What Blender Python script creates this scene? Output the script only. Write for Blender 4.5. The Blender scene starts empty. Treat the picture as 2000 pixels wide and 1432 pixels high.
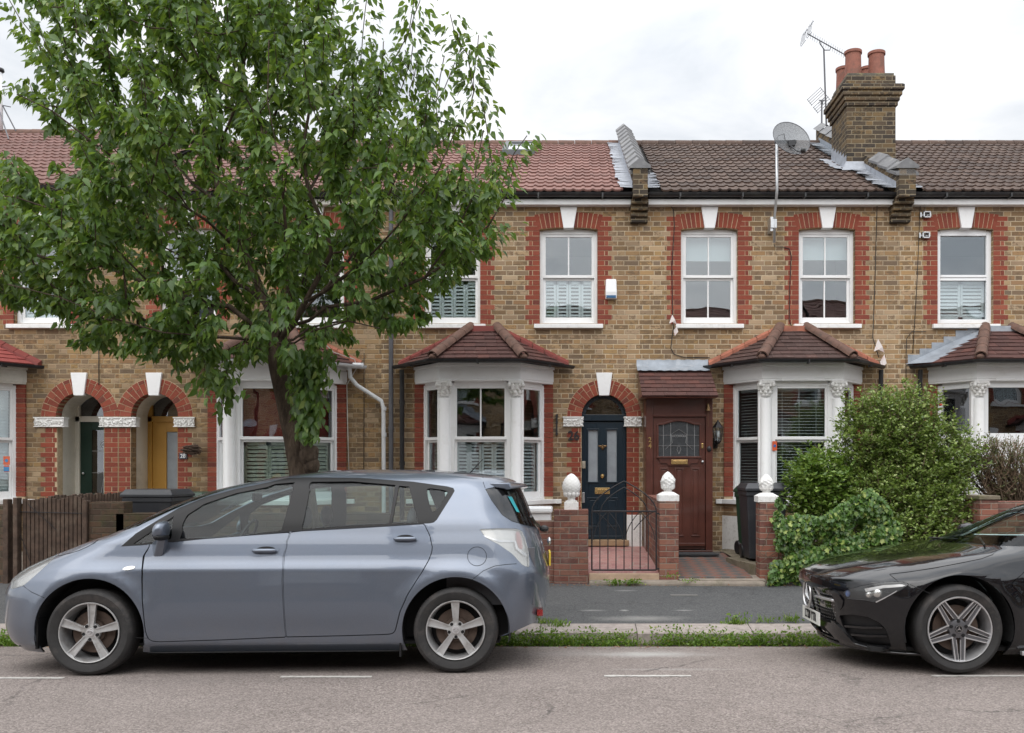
import bpy, bmesh, math, random
import numpy as np
from mathutils import Vector, Matrix, geometry
from math import sin, cos, pi, radians, sqrt, floor
random.seed(7); np.random.seed(7)
SC = bpy.context.scene
COL = SC.collection
F, VX, VY, H = 1764.0, 1120.0, 915.0, 1.58
D = 14.0                                    # distance of the terrace front from the camera (m)
def fx(p): return (p-VX)/126.0              # facade plane: photo measure -> metres
def fz(p): return H+(VY-p)/126.0
def at(px, py, d): return Vector(((px-VX)*d/F, d, H-(py-VY)*d/F))

# ---------------------------------------------------------------- mesh builder
class MB:
    def __init__(s): s.v=[]; s.f=[]; s.mi=[]; s.cur=0
    def add(s, vs, fs):
        b=len(s.v); s.v+= [tuple(v) for v in vs]
        for f in fs: s.f.append([b+i for i in f]); s.mi.append(s.cur)
        return s
    def box(s,x0,x1,y0,y1,z0,z1):
        return s.add([(x0,y0,z0),(x1,y0,z0),(x1,y1,z0),(x0,y1,z0),(x0,y0,z1),(x1,y0,z1),(x1,y1,z1),(x0,y1,z1)],
            [(0,3,2,1),(4,5,6,7),(0,1,5,4),(1,2,6,5),(2,3,7,6),(3,0,4,7)])
    def obox(s,c,ax,ay,az,hx,hy,hz):
        c=Vector(c);ax=Vector(ax).normalized();ay=Vector(ay).normalized();az=Vector(az).normalized();vs=[]
        for k in (-1,1):
            for (i,j) in ((-1,-1),(1,-1),(1,1),(-1,1)): vs.append(c+ax*hx*i+ay*hy*j+az*hz*k)
        return s.add(vs,[(0,3,2,1),(4,5,6,7),(0,1,5,4),(1,2,6,5),(2,3,7,6),(3,0,4,7)])
    def seg(s,P,Q,u0,u1,z0,z1,n0,n1):
        """box along plan segment P->Q; n outward = right-hand side when walking P->Q with +x ... (towards -y)"""
        P=Vector(P[:2]);Q=Vector(Q[:2]);t=(Q-P).normalized();n=Vector((t.y,-t.x))
        a=[P+t*u0+n*n1,P+t*u1+n*n1,P+t*u1+n*n0,P+t*u0+n*n0]
        vs=[(p.x,p.y,z0) for p in a]+[(p.x,p.y,z1) for p in a]
        return s.add(vs,[(0,3,2,1),(4,5,6,7),(0,1,5,4),(1,2,6,5),(2,3,7,6),(3,0,4,7)])
    def prism(s,poly,y0,y1):
        """poly = (x,z) loop counter-clockwise seen from -y, extruded y0(front)..y1"""
        n=len(poly); vs=[(p[0],y0,p[1]) for p in poly]+[(p[0],y1,p[1]) for p in poly]
        fs=[list(range(n)),list(range(2*n-1,n-1,-1))]+[(i,i+n,(i+1)%n+n,(i+1)%n) for i in range(n)]
        return s.add(vs,fs)
    def zprism(s,poly,z0,z1):
        n=len(poly); vs=[(p[0],p[1],z0) for p in poly]+[(p[0],p[1],z1) for p in poly]
        fs=[list(range(n-1,-1,-1)),list(range(n,2*n))]+[(i,(i+1)%n,(i+1)%n+n,i+n) for i in range(n)]
        return s.add(vs,fs)
    def tube(s,pts,r,n=8,cap=True,arc=None,up=None):
        pts=[Vector(p) for p in pts]; m=len(pts)
        rr=r if hasattr(r,'__len__') else [r]*m
        vs=[];ref=Vector(up) if up else None
        for i,p in enumerate(pts):
            t=(pts[min(i+1,m-1)]-pts[max(i-1,0)])
            t=t.normalized() if t.length>1e-9 else Vector((0,0,1))
            if ref is None: ref=Vector((0,0,1)) if abs(t.z)<.9 else Vector((0,1,0))
            a=ref-t*ref.dot(t)
            if a.length<1e-6: a=Vector((1,0,0))-t*t.x
            a.normalize(); b=t.cross(a)
            if not up: ref=a
            for k in range(n):
                ang=2*pi*k/n
                vs.append(p+(a*cos(ang)+b*sin(ang))*rr[i])
        fs=[(i*n+k,i*n+(k+1)%n,(i+1)*n+(k+1)%n,(i+1)*n+k) for i in range(m-1) for k in range(n)]
        if cap: fs+= [list(range(n-1,-1,-1)),[(m-1)*n+k for k in range(n)]]
        return s.add(vs,fs)
    def lathe(s,prof,c=(0,0,0),n=24,axis='z',jit=None):
        """prof = [(r,h)...]"""
        vs=[];c=Vector(c)
        for j,(r,h) in enumerate(prof):
            for k in range(n):
                a=2*pi*k/n; rr=r if jit is None else r*jit(k/n,j)
                if axis=='z': p=(rr*cos(a),rr*sin(a),h)
                elif axis=='y': p=(rr*cos(a),h,rr*sin(a))
                else: p=(h,rr*cos(a),rr*sin(a))
                vs.append(c+Vector(p))
        m=len(prof)
        fs=[(i*n+k,i*n+(k+1)%n,(i+1)*n+(k+1)%n,(i+1)*n+k) for i in range(m-1) for k in range(n)]
        if axis=='y': fs=[f[::-1] for f in fs]
        if prof[0][0]>1e-6: fs.append(list(range(n-1,-1,-1)) if axis!='y' else list(range(n)))
        if prof[-1][0]>1e-6: fs.append([(m-1)*n+k for k in range(n)][::(1 if axis!='y' else -1)])
        return s.add(vs,fs)
    def ball(s,c,rx,ry=None,rz=None,n=8,m=6):
        ry=ry or rx; rz=rz or rx; vs=[];c=Vector(c)
        for j in range(m+1):
            t=pi*j/m
            for k in range(n): vs.append(c+Vector((rx*sin(t)*cos(2*pi*k/n),ry*sin(t)*sin(2*pi*k/n),-rz*cos(t))))
        return s.add(vs,[(i*n+k,i*n+(k+1)%n,(i+1)*n+(k+1)%n,(i+1)*n+k) for i in range(m) for k in range(n)])
    def build(s,name,mats,parent=None,smooth=False,bevel=0,auto=None,orient=False):
        me=bpy.data.meshes.new(name)
        o0=origin(parent)
        vs=[(v[0]-o0[0],v[1]-o0[1],v[2]-o0[2]) for v in s.v] if o0 else s.v
        me.from_pydata(vs,[],s.f)
        if not isinstance(mats,(list,tuple)): mats=[mats]
        for m in mats: me.materials.append(m)
        if len(mats)>1: me.polygons.foreach_set('material_index',s.mi)
        if orient:
            b=bmesh.new(); b.from_mesh(me); bmesh.ops.recalc_face_normals(b,faces=b.faces); b.to_mesh(me); b.free()
        if smooth or auto: me.polygons.foreach_set('use_smooth',[True]*len(me.polygons))
        me.validate(); me.update()
        if auto: me.set_sharp_from_angle(angle=radians(auto))
        o=bpy.data.objects.new(name,me); COL.objects.link(o)
        if parent: o.parent=parent
        if bevel:
            b=o.modifiers.new('bevel','BEVEL'); b.width=bevel; b.segments=2; b.limit_method='ANGLE'; b.angle_limit=radians(40)
        return o
ORG={}
def origin(p):
    while p is not None:
        if p.name in ORG: return ORG[p.name]
        p=p.parent
    return None
def tag(o,label=None,cat=None,group=None,kind=None):
    if label: o['label']=label
    if cat: o['category']=cat
    if group: o['group']=group
    if kind: o['kind']=kind
    return o
def thing(name,label,cat,loc=(0,0,0),group=None,keep=False):
    o=bpy.data.objects.new(name,None); COL.objects.link(o); o.location=loc; o.empty_display_size=.1
    if not keep: ORG[o.name]=tuple(loc)
    return tag(o,label,cat,group)
def kids(o): return [c for c in bpy.data.objects if c.parent==o]
def copy_tree(o,parent=None):
    c=o.copy(); COL.objects.link(c); c.parent=parent
    for ch in kids(o): copy_tree(ch,c)
    return c
def text_mesh(body,size,depth,mat,name,parent,loc,rot=(pi/2,0,0),align='CENTER',bold=0,sx=1):
    cu=bpy.data.curves.new('t','FONT'); cu.body=body; cu.size=size; cu.extrude=depth; cu.offset=bold
    cu.align_x=align; cu.align_y='CENTER'
    ob=bpy.data.objects.new('t',cu); COL.objects.link(ob)
    bpy.context.view_layer.update()
    me=bpy.data.meshes.new_from_object(ob.evaluated_get(bpy.context.evaluated_depsgraph_get()))
    bpy.data.objects.remove(ob); me.name=name
    me.transform(Matrix.Diagonal((sx,1,1,1)))
    me.materials.clear(); me.materials.append(mat)
    o=bpy.data.objects.new(name,me); COL.objects.link(o)
    g=origin(parent); L=Vector(loc)
    if g: L=L-Vector(g)
    me.transform(Matrix.Translation(L)@Matrix.Rotation(rot[2],4,'Z')@Matrix.Rotation(rot[0],4,'X'))
    if parent: o.parent=parent
    return o

# ---------------------------------------------------------------- node helper
class NT:
    def __init__(s,name):
        s.m=bpy.data.materials.new(name); s.m.use_nodes=True; s.t=s.m.node_tree; s.t.nodes.clear()
        s.out=s.t.nodes.new('ShaderNodeOutputMaterial')
    def n(s,typ,props=None,**ins):
        nd=s.t.nodes.new('ShaderNode'+typ)
        for k,v in (props or {}).items(): setattr(nd,k,v)
        for k,v in ins.items():
            k=k.replace('_',' ')
            try: sk=nd.inputs[k]
            except KeyError: sk=nd.inputs[int(k[1:])]
            s.put(sk,v)
        return nd
    def put(s,sk,v):
        if isinstance(v,bpy.types.NodeSocket): s.t.links.new(v,sk)
        elif isinstance(v,(tuple,list)) and len(v)==3 and sk.type=='RGBA': sk.default_value=(*v,1)
        else: sk.default_value=v
    def M(s,op,a,b=None,c=None,clamp=False):
        nd=s.t.nodes.new('ShaderNodeMath'); nd.operation=op; nd.use_clamp=clamp
        for i,v in enumerate((a,b,c)):
            if v is not None: s.put(nd.inputs[i],v)
        return nd.outputs[0]
    def obj(s): return s.n('TexCoord').outputs['Object']
    def pos(s): return s.n('NewGeometry').outputs['Position']
    def island(s): return s.n('NewGeometry').outputs['Random Per Island']
    def noise(s,scale,detail=4,rough=.6,vec=None,out='Fac',dist=0):
        nd=s.n('TexNoise',Scale=scale,Detail=detail,Roughness=rough,Distortion=dist)
        s.put(nd.inputs['Vector'],vec if vec is not None else s.obj())
        return nd.outputs[out]
    def ramp(s,fac,stops,interp='LINEAR'):
        nd=s.t.nodes.new('ShaderNodeValToRGB'); cr=nd.color_ramp; cr.interpolation=interp
        while len(cr.elements)<len(stops): cr.elements.new(.5)
        for e,(p,c) in zip(cr.elements,stops):
            e.position=p; e.color=(*c,1) if len(c)==3 else c
        s.put(nd.inputs[0],fac); return nd.outputs['Color']
    def g(s,fac,a,b):   # remap factor window a..b to 0..1
        return s.n('MapRange',Value=fac,From_Min=a,From_Max=b).outputs[0]
    def mix(s,fac,a,b,mode='MIX'):
        nd=s.t.nodes.new('ShaderNodeMix'); nd.data_type='RGBA'; nd.blend_type=mode
        s.put(nd.inputs[0],fac); s.put(nd.inputs[6],a); s.put(nd.inputs[7],b); return nd.outputs[2]
    def bump(s,h,strength=.5,dist=.01,normal=None):
        nd=s.n('Bump',Strength=strength,Distance=dist,Height=h)
        if normal is not None: s.put(nd.inputs['Normal'],normal)
        return nd.outputs[0]
    def bsdf(s,color,rough=.8,metal=0,normal=None,**kw):
        nd=s.t.nodes.new('ShaderNodeBsdfPrincipled')
        s.put(nd.inputs['Base Color'],color); s.put(nd.inputs['Roughness'],rough); s.put(nd.inputs['Metallic'],metal)
        if normal is not None: s.put(nd.inputs['Normal'],normal)
        for k,v in kw.items(): s.put(nd.inputs[k.replace('_',' ')],v)
        return nd.outputs[0]
    def done(s,shader): s.t.links.new(shader,s.out.inputs['Surface']); return s.m

def sep(t,v):
    n=t.n('SeparateXYZ'); t.put(n.inputs[0],v); return n.outputs
def comb(t,x,y,z=0):
    n=t.n('CombineXYZ'); t.put(n.inputs[0],x); t.put(n.inputs[1],y); t.put(n.inputs[2],z); return n.outputs[0]

def plain(name,col,rough=.6,metal=0,var=.12,scale=6,bump=.0,bscale=60,spec=None,coat=0,dirt=None):
    t=NT(name); nz=t.noise(scale,5,.65)
    c=t.mix(t.g(nz,.3,.7),tuple(x*(1-var) for x in col),tuple(min(1,x*(1+var)) for x in col))
    if dirt: c=t.mix(t.g(t.noise(dirt[1],6,.7),.52,.75),c,dirt[0])
    nrm=t.bump(t.noise(bscale,4,.6),bump,.004) if bump else None
    kw={}
    if spec is not None: kw['Specular_IOR_Level']=spec
    if coat: kw['Coat_Weight']=coat; kw['Coat_Roughness']=.04
    r=t.M('ADD',rough,t.M('MULTIPLY',t.M('SUBTRACT',nz,.5),.15),clamp=True)
    return t.done(t.bsdf(c,r,metal,nrm,**kw))

def brick(name,palette,mortar,ch=.0762,stretch=.23,head=.115,flemish=True,mw=.0055,blotch=.55,dark=(.09,.07,.055),rough_edge=.004,bumpd=.006,stain=None):
    t=NT(name); o=t.obj(); x,y,z=sep(t,o)[0:3]
    wob=t.M('MULTIPLY',t.M('SUBTRACT',t.noise(1.3,2,.5),.5),.012)
    u=t.M('ADD',t.M('ADD',x,y),wob)
    zz=t.M('ADD',z,t.M('MULTIPLY',t.M('SUBTRACT',t.noise(2.1,2,.5),.5),.006))
    r=t.M('FLOOR',t.M('DIVIDE',zz,ch)); fzr=t.M('MULTIPLY',t.M('FRACT',t.M('DIVIDE',zz,ch)),ch)
    L=stretch+head if flemish else stretch
    par=t.M('MODULO',t.M('ABSOLUTE',r),2.0)
    wn0=t.n('TexWhiteNoise',{'noise_dimensions':'1D'}); t.put(wn0.inputs['W'],r)
    off=t.M('ADD',t.M('MULTIPLY',par,L/2),t.M('MULTIPLY',wn0.outputs[0],.022))
    uu=t.M('DIVIDE',t.M('ADD',t.M('ADD',u,100.0),off),L); cell=t.M('FLOOR',uu); fu=t.M('MULTIPLY',t.M('FRACT',uu),L)
    dx=t.M('MINIMUM',fu,t.M('ABSOLUTE',t.M('SUBTRACT',fu,L)))
    if flemish:
        hd=t.M('GREATER_THAN',fu,stretch); dx=t.M('MINIMUM',dx,t.M('ABSOLUTE',t.M('SUBTRACT',fu,stretch)))
        bid=t.M('ADD',t.M('MULTIPLY',cell,2.0),hd)
    else: bid=cell
    dz=t.M('MINIMUM',fzr,t.M('SUBTRACT',ch,fzr))
    d=t.M('MINIMUM',dx,dz)
    fine=t.noise(55,4,.7); d2=t.M('ADD',d,t.M('MULTIPLY',t.M('SUBTRACT',fine,.5),rough_edge*2))
    mask=t.g(d2,mw-.0018,mw+.0018)          # 1 = brick face
    wn=t.n('TexWhiteNoise',{'noise_dimensions':'3D'}); t.put(wn.inputs['Vector'],comb(t,bid,r,3.3))
    col=t.ramp(wn.outputs[0],[(i/(len(palette)-1),c) for i,c in enumerate(palette)])
    wn2=t.n('TexWhiteNoise',{'noise_dimensions':'3D'}); t.put(wn2.inputs['Vector'],comb(t,r,bid,7.1))
    n1=t.noise(22,5,.75,comb(t,t.M('MULTIPLY',u,.6),zz,wn2.outputs[0]))
    thr=t.M('ADD',.40,t.M('MULTIPLY',wn2.outputs[0],.26))
    bl=t.M('MULTIPLY',t.n('MapRange',Value=n1,From_Min=thr,From_Max=t.M('ADD',thr,.1)).outputs[0],blotch)
    col=t.mix(bl,col,dark)
    col=t.mix(t.M('MULTIPLY',t.g(t.noise(140,3,.7),.35,.75),.35),col,tuple(min(1,c*1.5) for c in palette[len(palette)//2]))
    big=t.noise(.55,4,.6)
    mo=t.mix(t.g(t.noise(9,4,.7),.35,.7),mortar,tuple(c*.62 for c in mortar))
    c=t.mix(mask,mo,col)
    c=t.mix(t.M('MULTIPLY',t.g(big,.42,.7),.42),c,dark)
    if stain: c=t.mix(t.M('MULTIPLY',t.g(t.noise(stain[1],6,.75),.5,.68),stain[2]),c,stain[0])
    hgt=t.M('ADD',t.M('MULTIPLY',t.g(d2,mw-.004,mw+.004),1.0),t.M('MULTIPLY',n1,.5))
    return t.done(t.bsdf(c,.92,0,t.bump(hgt,.6,bumpd),Specular_IOR_Level=.25))

MT={}
stock=[(.50,.33,.17),(.20,.125,.07),(.42,.26,.105),(.55,.38,.22),(.15,.115,.09),(.47,.29,.13),(.34,.185,.09),(.58,.42,.26),(.23,.155,.10),(.45,.28,.12)]
MT['stock']=brick('stock_brick',[tuple(a*k for a,k in zip(c,(.80,.83,.90))) for c in stock],(.60,.48,.33),blotch=.78,dark=(.105,.075,.052),mw=.0066,rough_edge=.005)
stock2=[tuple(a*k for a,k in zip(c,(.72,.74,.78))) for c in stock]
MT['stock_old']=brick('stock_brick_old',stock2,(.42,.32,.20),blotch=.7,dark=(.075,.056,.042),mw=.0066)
MT['stock_dark']=brick('sooty_stock_brick',[(.14,.10,.06),(.05,.042,.036),(.20,.13,.06),(.065,.052,.042),(.25,.165,.075),(.04,.036,.032),(.17,.11,.06)],(.28,.23,.155),blotch=.75,mw=.0066,dark=(.03,.026,.023))
MT['redwall']=brick('red_garden_brick',[(.24,.085,.055),(.17,.065,.05),(.30,.12,.08),(.14,.07,.06),(.36,.17,.11),(.22,.07,.05)],(.30,.24,.19),ch=.0762,blotch=.6,dark=(.08,.045,.04),flemish=False,mw=.006,stain=((.28,.2,.17),3,.35))
MT['redjamb']=brick('red_jamb_brick',[(.42,.085,.04),(.35,.07,.035),(.47,.11,.05),(.38,.065,.032),(.44,.13,.07)],(.42,.30,.20),blotch=.25,dark=(.15,.04,.03),flemish=False,stretch=.172,mw=.0035)
MT['darkwall']=brick('old_dark_garden_brick',[(.11,.07,.05),(.07,.05,.04),(.15,.09,.06),(.05,.04,.035),(.17,.09,.055)],(.12,.095,.07),blotch=.6,dark=(.03,.028,.02),flemish=False,stain=((.07,.08,.03),2.5,.5))
def redbrick():
    t=NT('red_rubbed_brick'); i=t.island()
    c=t.ramp(i,[(0,(.175,.046,.032)),(.25,(.27,.066,.040)),(.5,(.215,.052,.034)),(.75,(.31,.10,.062)),(.9,(.24,.06,.04)),(1,(.12,.042,.034))])
    c=t.mix(t.M('MULTIPLY',t.g(t.noise(16,6,.7),.5,.75),.45),c,(.17,.055,.04))
    c=t.mix(t.M('MULTIPLY',t.g(t.noise(70,3,.7),.55,.8),.35),c,(.6,.27,.17))
    return t.done(t.bsdf(c,.9,0,t.bump(t.noise(90,4,.7),.4,.003),Specular_IOR_Level=.25))
MT['red']=redbrick()
MT['mortar']=plain('lime_mortar',(.50,.39,.26),.95,var=.25,scale=20,bump=.4,bscale=150,spec=.2)
MT['white']=plain('white_gloss_paint',(.84,.84,.84),.38,var=.02,scale=3,dirt=((.76,.755,.74),6))
MT['upvc']=plain('white_plastic',(.82,.83,.84),.3,var=.02,scale=3)
MT['cream']=plain('cream_paint',(.70,.67,.60),.5,var=.05,scale=3,dirt=((.5,.47,.41),2))
MT['whitestone']=plain('painted_stone',(.80,.79,.77),.7,var=.06,scale=30,bump=.6,bscale=45,dirt=((.52,.50,.46),18))
MT['sill']=plain('painted_sill',(.80,.80,.79),.55,var=.04,scale=8,dirt=((.66,.65,.62),9))
MT['black']=plain('black_plastic',(.018,.018,.02),.35,var=.2,scale=8,dirt=((.06,.06,.055),5))
MT['grey_pipe']=plain('grey_plastic',(.09,.09,.10),.45,var=.15,scale=5)
MT['white_pipe']=plain('white_pipe_plastic',(.62,.63,.64),.4,var=.06,scale=4,dirt=((.4,.39,.36),6))
MT['lead']=plain('lead_sheet',(.28,.31,.35),.55,metal=.2,var=.25,scale=5,bump=.5,bscale=14,dirt=((.42,.43,.45),4))
MT['leadpaint']=plain('pale_lead',(.34,.36,.40),.6,var=.2,scale=8,bump=.7,bscale=10,dirt=((.22,.23,.26),6))
MT['slate']=plain('slate_coping',(.15,.15,.155),.6,var=.2,scale=9,bump=.3,bscale=40,dirt=((.25,.25,.24),5))
MT['iron']=plain('black_iron',(.03,.028,.03),.5,metal=.3,var=.3,scale=20,bump=.2,bscale=120)
MT['alu']=plain('galvanised_steel',(.55,.56,.57),.35,metal=.8,var=.1,scale=10)
MT['brass']=plain('brass',(.72,.50,.22),.25,metal=.9,var=.1,scale=12)
MT['bronze']=plain('bronze',(.22,.14,.07),.35,metal=.8,var=.2,scale=30)
MT['dark']=plain('dark_interior',(.045,.042,.04),.9,var=.2)
MT['room']=plain('room_plaster',(.26,.25,.24),.9,var=.05)
MT['cable']=plain('black_cable',(.02,.02,.02),.6)
MT['wcable']=plain('white_cable',(.6,.58,.54),.6)
def tiles(name,stops,lich,lamt,rough=.75):
    t=NT(name); c=t.ramp(t.island(),stops)
    c=t.mix(t.M('MULTIPLY',t.g(t.noise(7,6,.75),.42,.7),.55),c,stops[0][1])
    c=t.mix(t.M('MULTIPLY',t.g(t.noise(26,5,.7),.60,.68),lamt),c,lich)
    return t.done(t.bsdf(c,rough,0,t.bump(t.noise(60,4,.7),.35,.004),Specular_IOR_Level=.35))
MT['tile_red']=tiles('red_concrete_tile',[(0,(.15,.075,.062)),(.5,(.235,.120,.10)),(1,(.19,.096,.08))],(.40,.27,.2),.3)
MT['tile_pink']=tiles('weathered_red_tile',[(0,(.13,.068,.056)),(.5,(.20,.105,.088)),(1,(.16,.082,.07))],(.36,.25,.18),.3)
MT['tile_brown']=tiles('brown_concrete_tile',[(0,(.050,.033,.027)),(.5,(.100,.063,.047)),(1,(.074,.047,.036))],(.33,.31,.25),.6)
MT['plain_brown']=tiles('brown_plain_tile',[(0,(.055,.032,.028)),(.35,(.085,.047,.040)),(.7,(.07,.042,.037)),(1,(.115,.06,.05))],(.3,.26,.22),.5)
MT['plain_tile']=tiles('plain_clay_tile',[(0,(.062,.030,.027)),(.35,(.098,.043,.036)),(.7,(.078,.038,.033)),(1,(.14,.055,.043))],(.3,.25,.2),.4)
MT['plain_red']=tiles('red_coated_tile',[(0,(.24,.055,.05)),(1,(.32,.08,.07))],(.35,.2,.15),.3,.6)
MT['terra']=plain('terracotta',(.25,.095,.065),.75,var=.25,scale=9,bump=.4,bscale=60,dirt=((.13,.075,.055),7))
MT['terra_old']=plain('lichened_terracotta',(.135,.075,.056),.85,var=.3,scale=12,bump=.7,bscale=70,dirt=((.07,.055,.045),9))
MT['redflash']=plain('red_flashing_paint',(.20,.042,.035),.6,var=.15,scale=5,bump=.4,bscale=25,dirt=((.18,.05,.045),6))
MT['redmortar']=plain('red_edge_tile',(.33,.12,.075),.8,var=.3,scale=6,bump=.4,bscale=50)
def glass(name,tint=(.86,.9,.9),refl=.16,rough=.0):
    t=NT(name); tr=t.n('BsdfTransparent',Color=tint).outputs[0]
    gl=t.n('BsdfGlossy',Color=(.95,.97,1.0),Roughness=rough)
    wv=t.bump(t.noise(1.6,2,.5,t.pos()),.12,.02); t.put(gl.inputs['Normal'],wv)
    fr=t.n('LayerWeight',Blend=.12).outputs['Fresnel']
    f=t.M('ADD',refl,t.M('MULTIPLY',fr,.8),clamp=True)
    mx=t.n('MixShader'); t.put(mx.inputs[0],f); t.put(mx.inputs[1],tr); t.put(mx.inputs[2],gl.outputs[0])
    return t.done(mx.outputs[0])
MT['glass']=glass('window_glass',(.86,.90,.90),.115)
MT['glass_dark']=glass('dark_window_glass',(.45,.47,.5),.12)
MT['frost']=plain('frosted_glass',(.30,.33,.36),.3,var=.15,scale=5,bump=.3,bscale=200)
SKY_BASE,SKY_ZEN,SKY_BACK,SUN_E,EXPOSURE=.98,2.3,.95,1.3,0.07
MT['glass28']=MT['glass']
MT['redblind']=plain('red_blind_cloth',(.20,.02,.018),.8,var=.1)
# ================================================================= terraced houses
CH=.0762
EAVE=5.63
def arc_top(x0,x1,z,rise,n=8):
    """points from right to left of a segmental head"""
    return [(x1+(x0-x1)*i/n, z+rise*(1-(2*i/n-1)**2)) for i in range(n+1)]
def opening(x0,x1,z0,z1,rise=0):
    return [(x0,z0),(x1,z0)]+(arc_top(x0,x1,z1,rise) if rise else [(x1,z1),(x0,z1)])
def round_opening(cx,r,z0,zs,n=20):
    return [(cx-r,z0),(cx+r,z0)]+[(cx+r*cos(pi*i/n),zs+r*sin(pi*i/n)) for i in range(n+1)]
def wall_sheet(mb,x0,x1,z0,z1,holes,y,deep=.16):
    loops=[[Vector((x,z,0)) for x,z in [(x0,z0),(x1,z0),(x1,z1),(x0,z1)]]]+[[Vector((a,b,0)) for a,b in reversed(h)] for h in holes]
    flat=[p for l in loops for p in l]
    tris=geometry.tessellate_polygon(loops)
    mb.add([(p.x,y,p.y) for p in flat],[t for t in tris])
    for h in holes:
        n=len(h)
        for i in range(n):
            a=h[i];b=h[(i+1)%n]
            mb.add([(a[0],y,a[1]),(b[0],y,b[1]),(b[0],y+deep,b[1]),(a[0],y+deep,a[1])],[(0,1,2,3)])
def quoin_column(mb,mo,xe,side,z0,z1,y,start=0,wl=.222,ws=.165,solid=False):
    """toothed red brick edge next to an opening; side=-1: bricks lie to the left of xe"""
    r0=int(round(z0/CH)); r1=int(round(z1/CH)); k=start
    for r in range(r0,r1):
        za=r*CH+.004; zb=(r+1)*CH-.004; w=wl if (r+start)%2 else ws
        j=.004
        if (r+start)%2: parts=[(0,w)]
        else: parts=[(0,.106),(.115,w)]
        for a,b in parts:
            b+=random.uniform(-.003,.003); jz=random.uniform(-.001,.001)
            X0,X1=(xe+side*a,xe+side*b) if side>0 else (xe+side*b,xe+side*a)
            mb.box(X0+(0 if side>0 else 0),X1,y-.005-random.uniform(0,.003),y+.02,za+jz,zb+jz)
        X0,X1=(xe,xe+side*(w+.006)) if side>0 else (xe+side*(w+.006),xe)
        mo.box(X0,X1,y-.0025,y+.01,r*CH,(r+1)*CH)
def seg_arch(mb,mo,x0,x1,z,rise,y,h=.235,kx=.105):
    cx=(x0+x1)/2; n=12; ex=.06
    def lo(t): X=x0-.03+(x1-x0+.06)*t; return Vector((X, z+rise*(1-(2*t-1)**2)-.0))
    def hi(t): X=x0-ex-.03+(x1-x0+2*ex+.06)*t; return Vector((X, z+h+rise*1.25*(1-(2*t-1)**2)-.01))
    N=14
    for i in range(N):
        g=.06/N*1.0
        t0=(i+.07)/N; t1=(i+.93)/N
        c=(i+.5)/N
        if abs(lo(c).x-cx)<kx*.9: continue
        a,b,c1,d=lo(t0),lo(t1),hi(t1),hi(t0); pr=random.uniform(0,.003)
        mb.prism([(a.x,a.y),(b.x,b.y),(c1.x,c1.y),(d.x,d.y)],y-.006-pr,y+.02)
    pl=[(lo(i/N).x,lo(i/N).y) for i in range(N+1)]+[(hi(i/N).x,hi(i/N).y) for i in range(N,-1,-1)]
    mo.prism(pl,y-.003,y+.01)
def round_arch(mb,mo,cx,zs,r0,r1,y,n=17,gapk=0):
    mid=(r0+r1)/2
    for ring in range(n):
        a0=pi*(ring+.06)/n; a1=pi*(ring+.94)/n
        if abs((a0+a1)/2-pi/2)<.16: continue
        spl=(r0+.5*(r1-r0)+(.0 if ring%2 else .06))
        for (ra,rb) in ((r0,spl-.004),(spl+.004,r1)):
            p=[(cx+ra*cos(a1),zs+ra*sin(a1)),(cx+ra*cos(a0),zs+ra*sin(a0)),(cx+rb*cos(a0),zs+rb*sin(a0)),(cx+rb*cos(a1),zs+rb*sin(a1))]
            mb.prism(p,y-.007-random.uniform(0,.003),y+.16 if ra==r0 else y+.02)
    for i in range(24):
        a0=pi*i/24;a1=pi*(i+1)/24
        mo.prism([(cx+(r0+.003)*cos(a1),zs+(r0+.003)*sin(a1)),(cx+(r0+.003)*cos(a0),zs+(r0+.003)*sin(a0)),(cx+(r1+.006)*cos(a0),zs+(r1+.006)*sin(a0)),(cx+(r1+.006)*cos(a1),zs+(r1+.006)*sin(a1))],y-.003,y+.012)
def keystone(parent,cx,zt,zb,wt,wb,y,proud=.05,mat='white'):
    m=MB(); m.prism([(cx-wb/2,zb),(cx+wb/2,zb),(cx+wt/2,zt),(cx-wt/2,zt)],y-proud,y+.08)
    return m.build('keystone',MT[mat],parent,bevel=.006)
def slats(mb,P,Q,u0,u1,z0,z1,n,w=.05,th=.006,tilt=35,pitch=.05):
    """horizontal louvres between u0..u1 on the plan line P->Q at inward offset n"""
    P=Vector(P[:2]);Q=Vector(Q[:2]);t=(Q-P).normalized();nn=Vector((t.y,-t.x))
    k=int((z1-z0)/pitch); a=-radians(tilt)
    for i in range(k):
        zc=z0+(i+.5)*(z1-z0)/k
        c=P+t*((u0+u1)/2)-nn*n
        ti=a+random.uniform(-.02,.02)
        ay=Vector((nn.x*cos(ti),nn.y*cos(ti),sin(ti))); az=Vector((-nn.x*sin(ti),-nn.y*sin(ti),cos(ti)))
        mb.obox((c.x,c.y,zc),(t.x,t.y,0),ay,az,(u1-u0)/2,w/2,th/2)
def shutter(parent,P,Q,u0,u1,z0,z1,n,panels,mat='upvc',tilt=30,pitch=.052,name='shutter'):
    """louvred shutter panels"""
    mb=MB(); w=(u1-u0)/panels
    for i in range(panels):
        a=u0+i*w+.003; b=u0+(i+1)*w-.003
        for (c,d) in ((a,a+.035),(b-.035,b)): mb.seg(P,Q,c,d,z0,z1,-n-.014,-n+.014)
        mb.seg(P,Q,a,b,z1-.055,z1,-n-.014,-n+.014); mb.seg(P,Q,a,b,z0,z0+.06,-n-.014,-n+.014)
        slats(mb,P,Q,a+.035,b-.035,z0+.06,z1-.055,n,tilt=tilt,pitch=pitch)
    return mb.build(name,MT[mat],parent)
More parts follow.
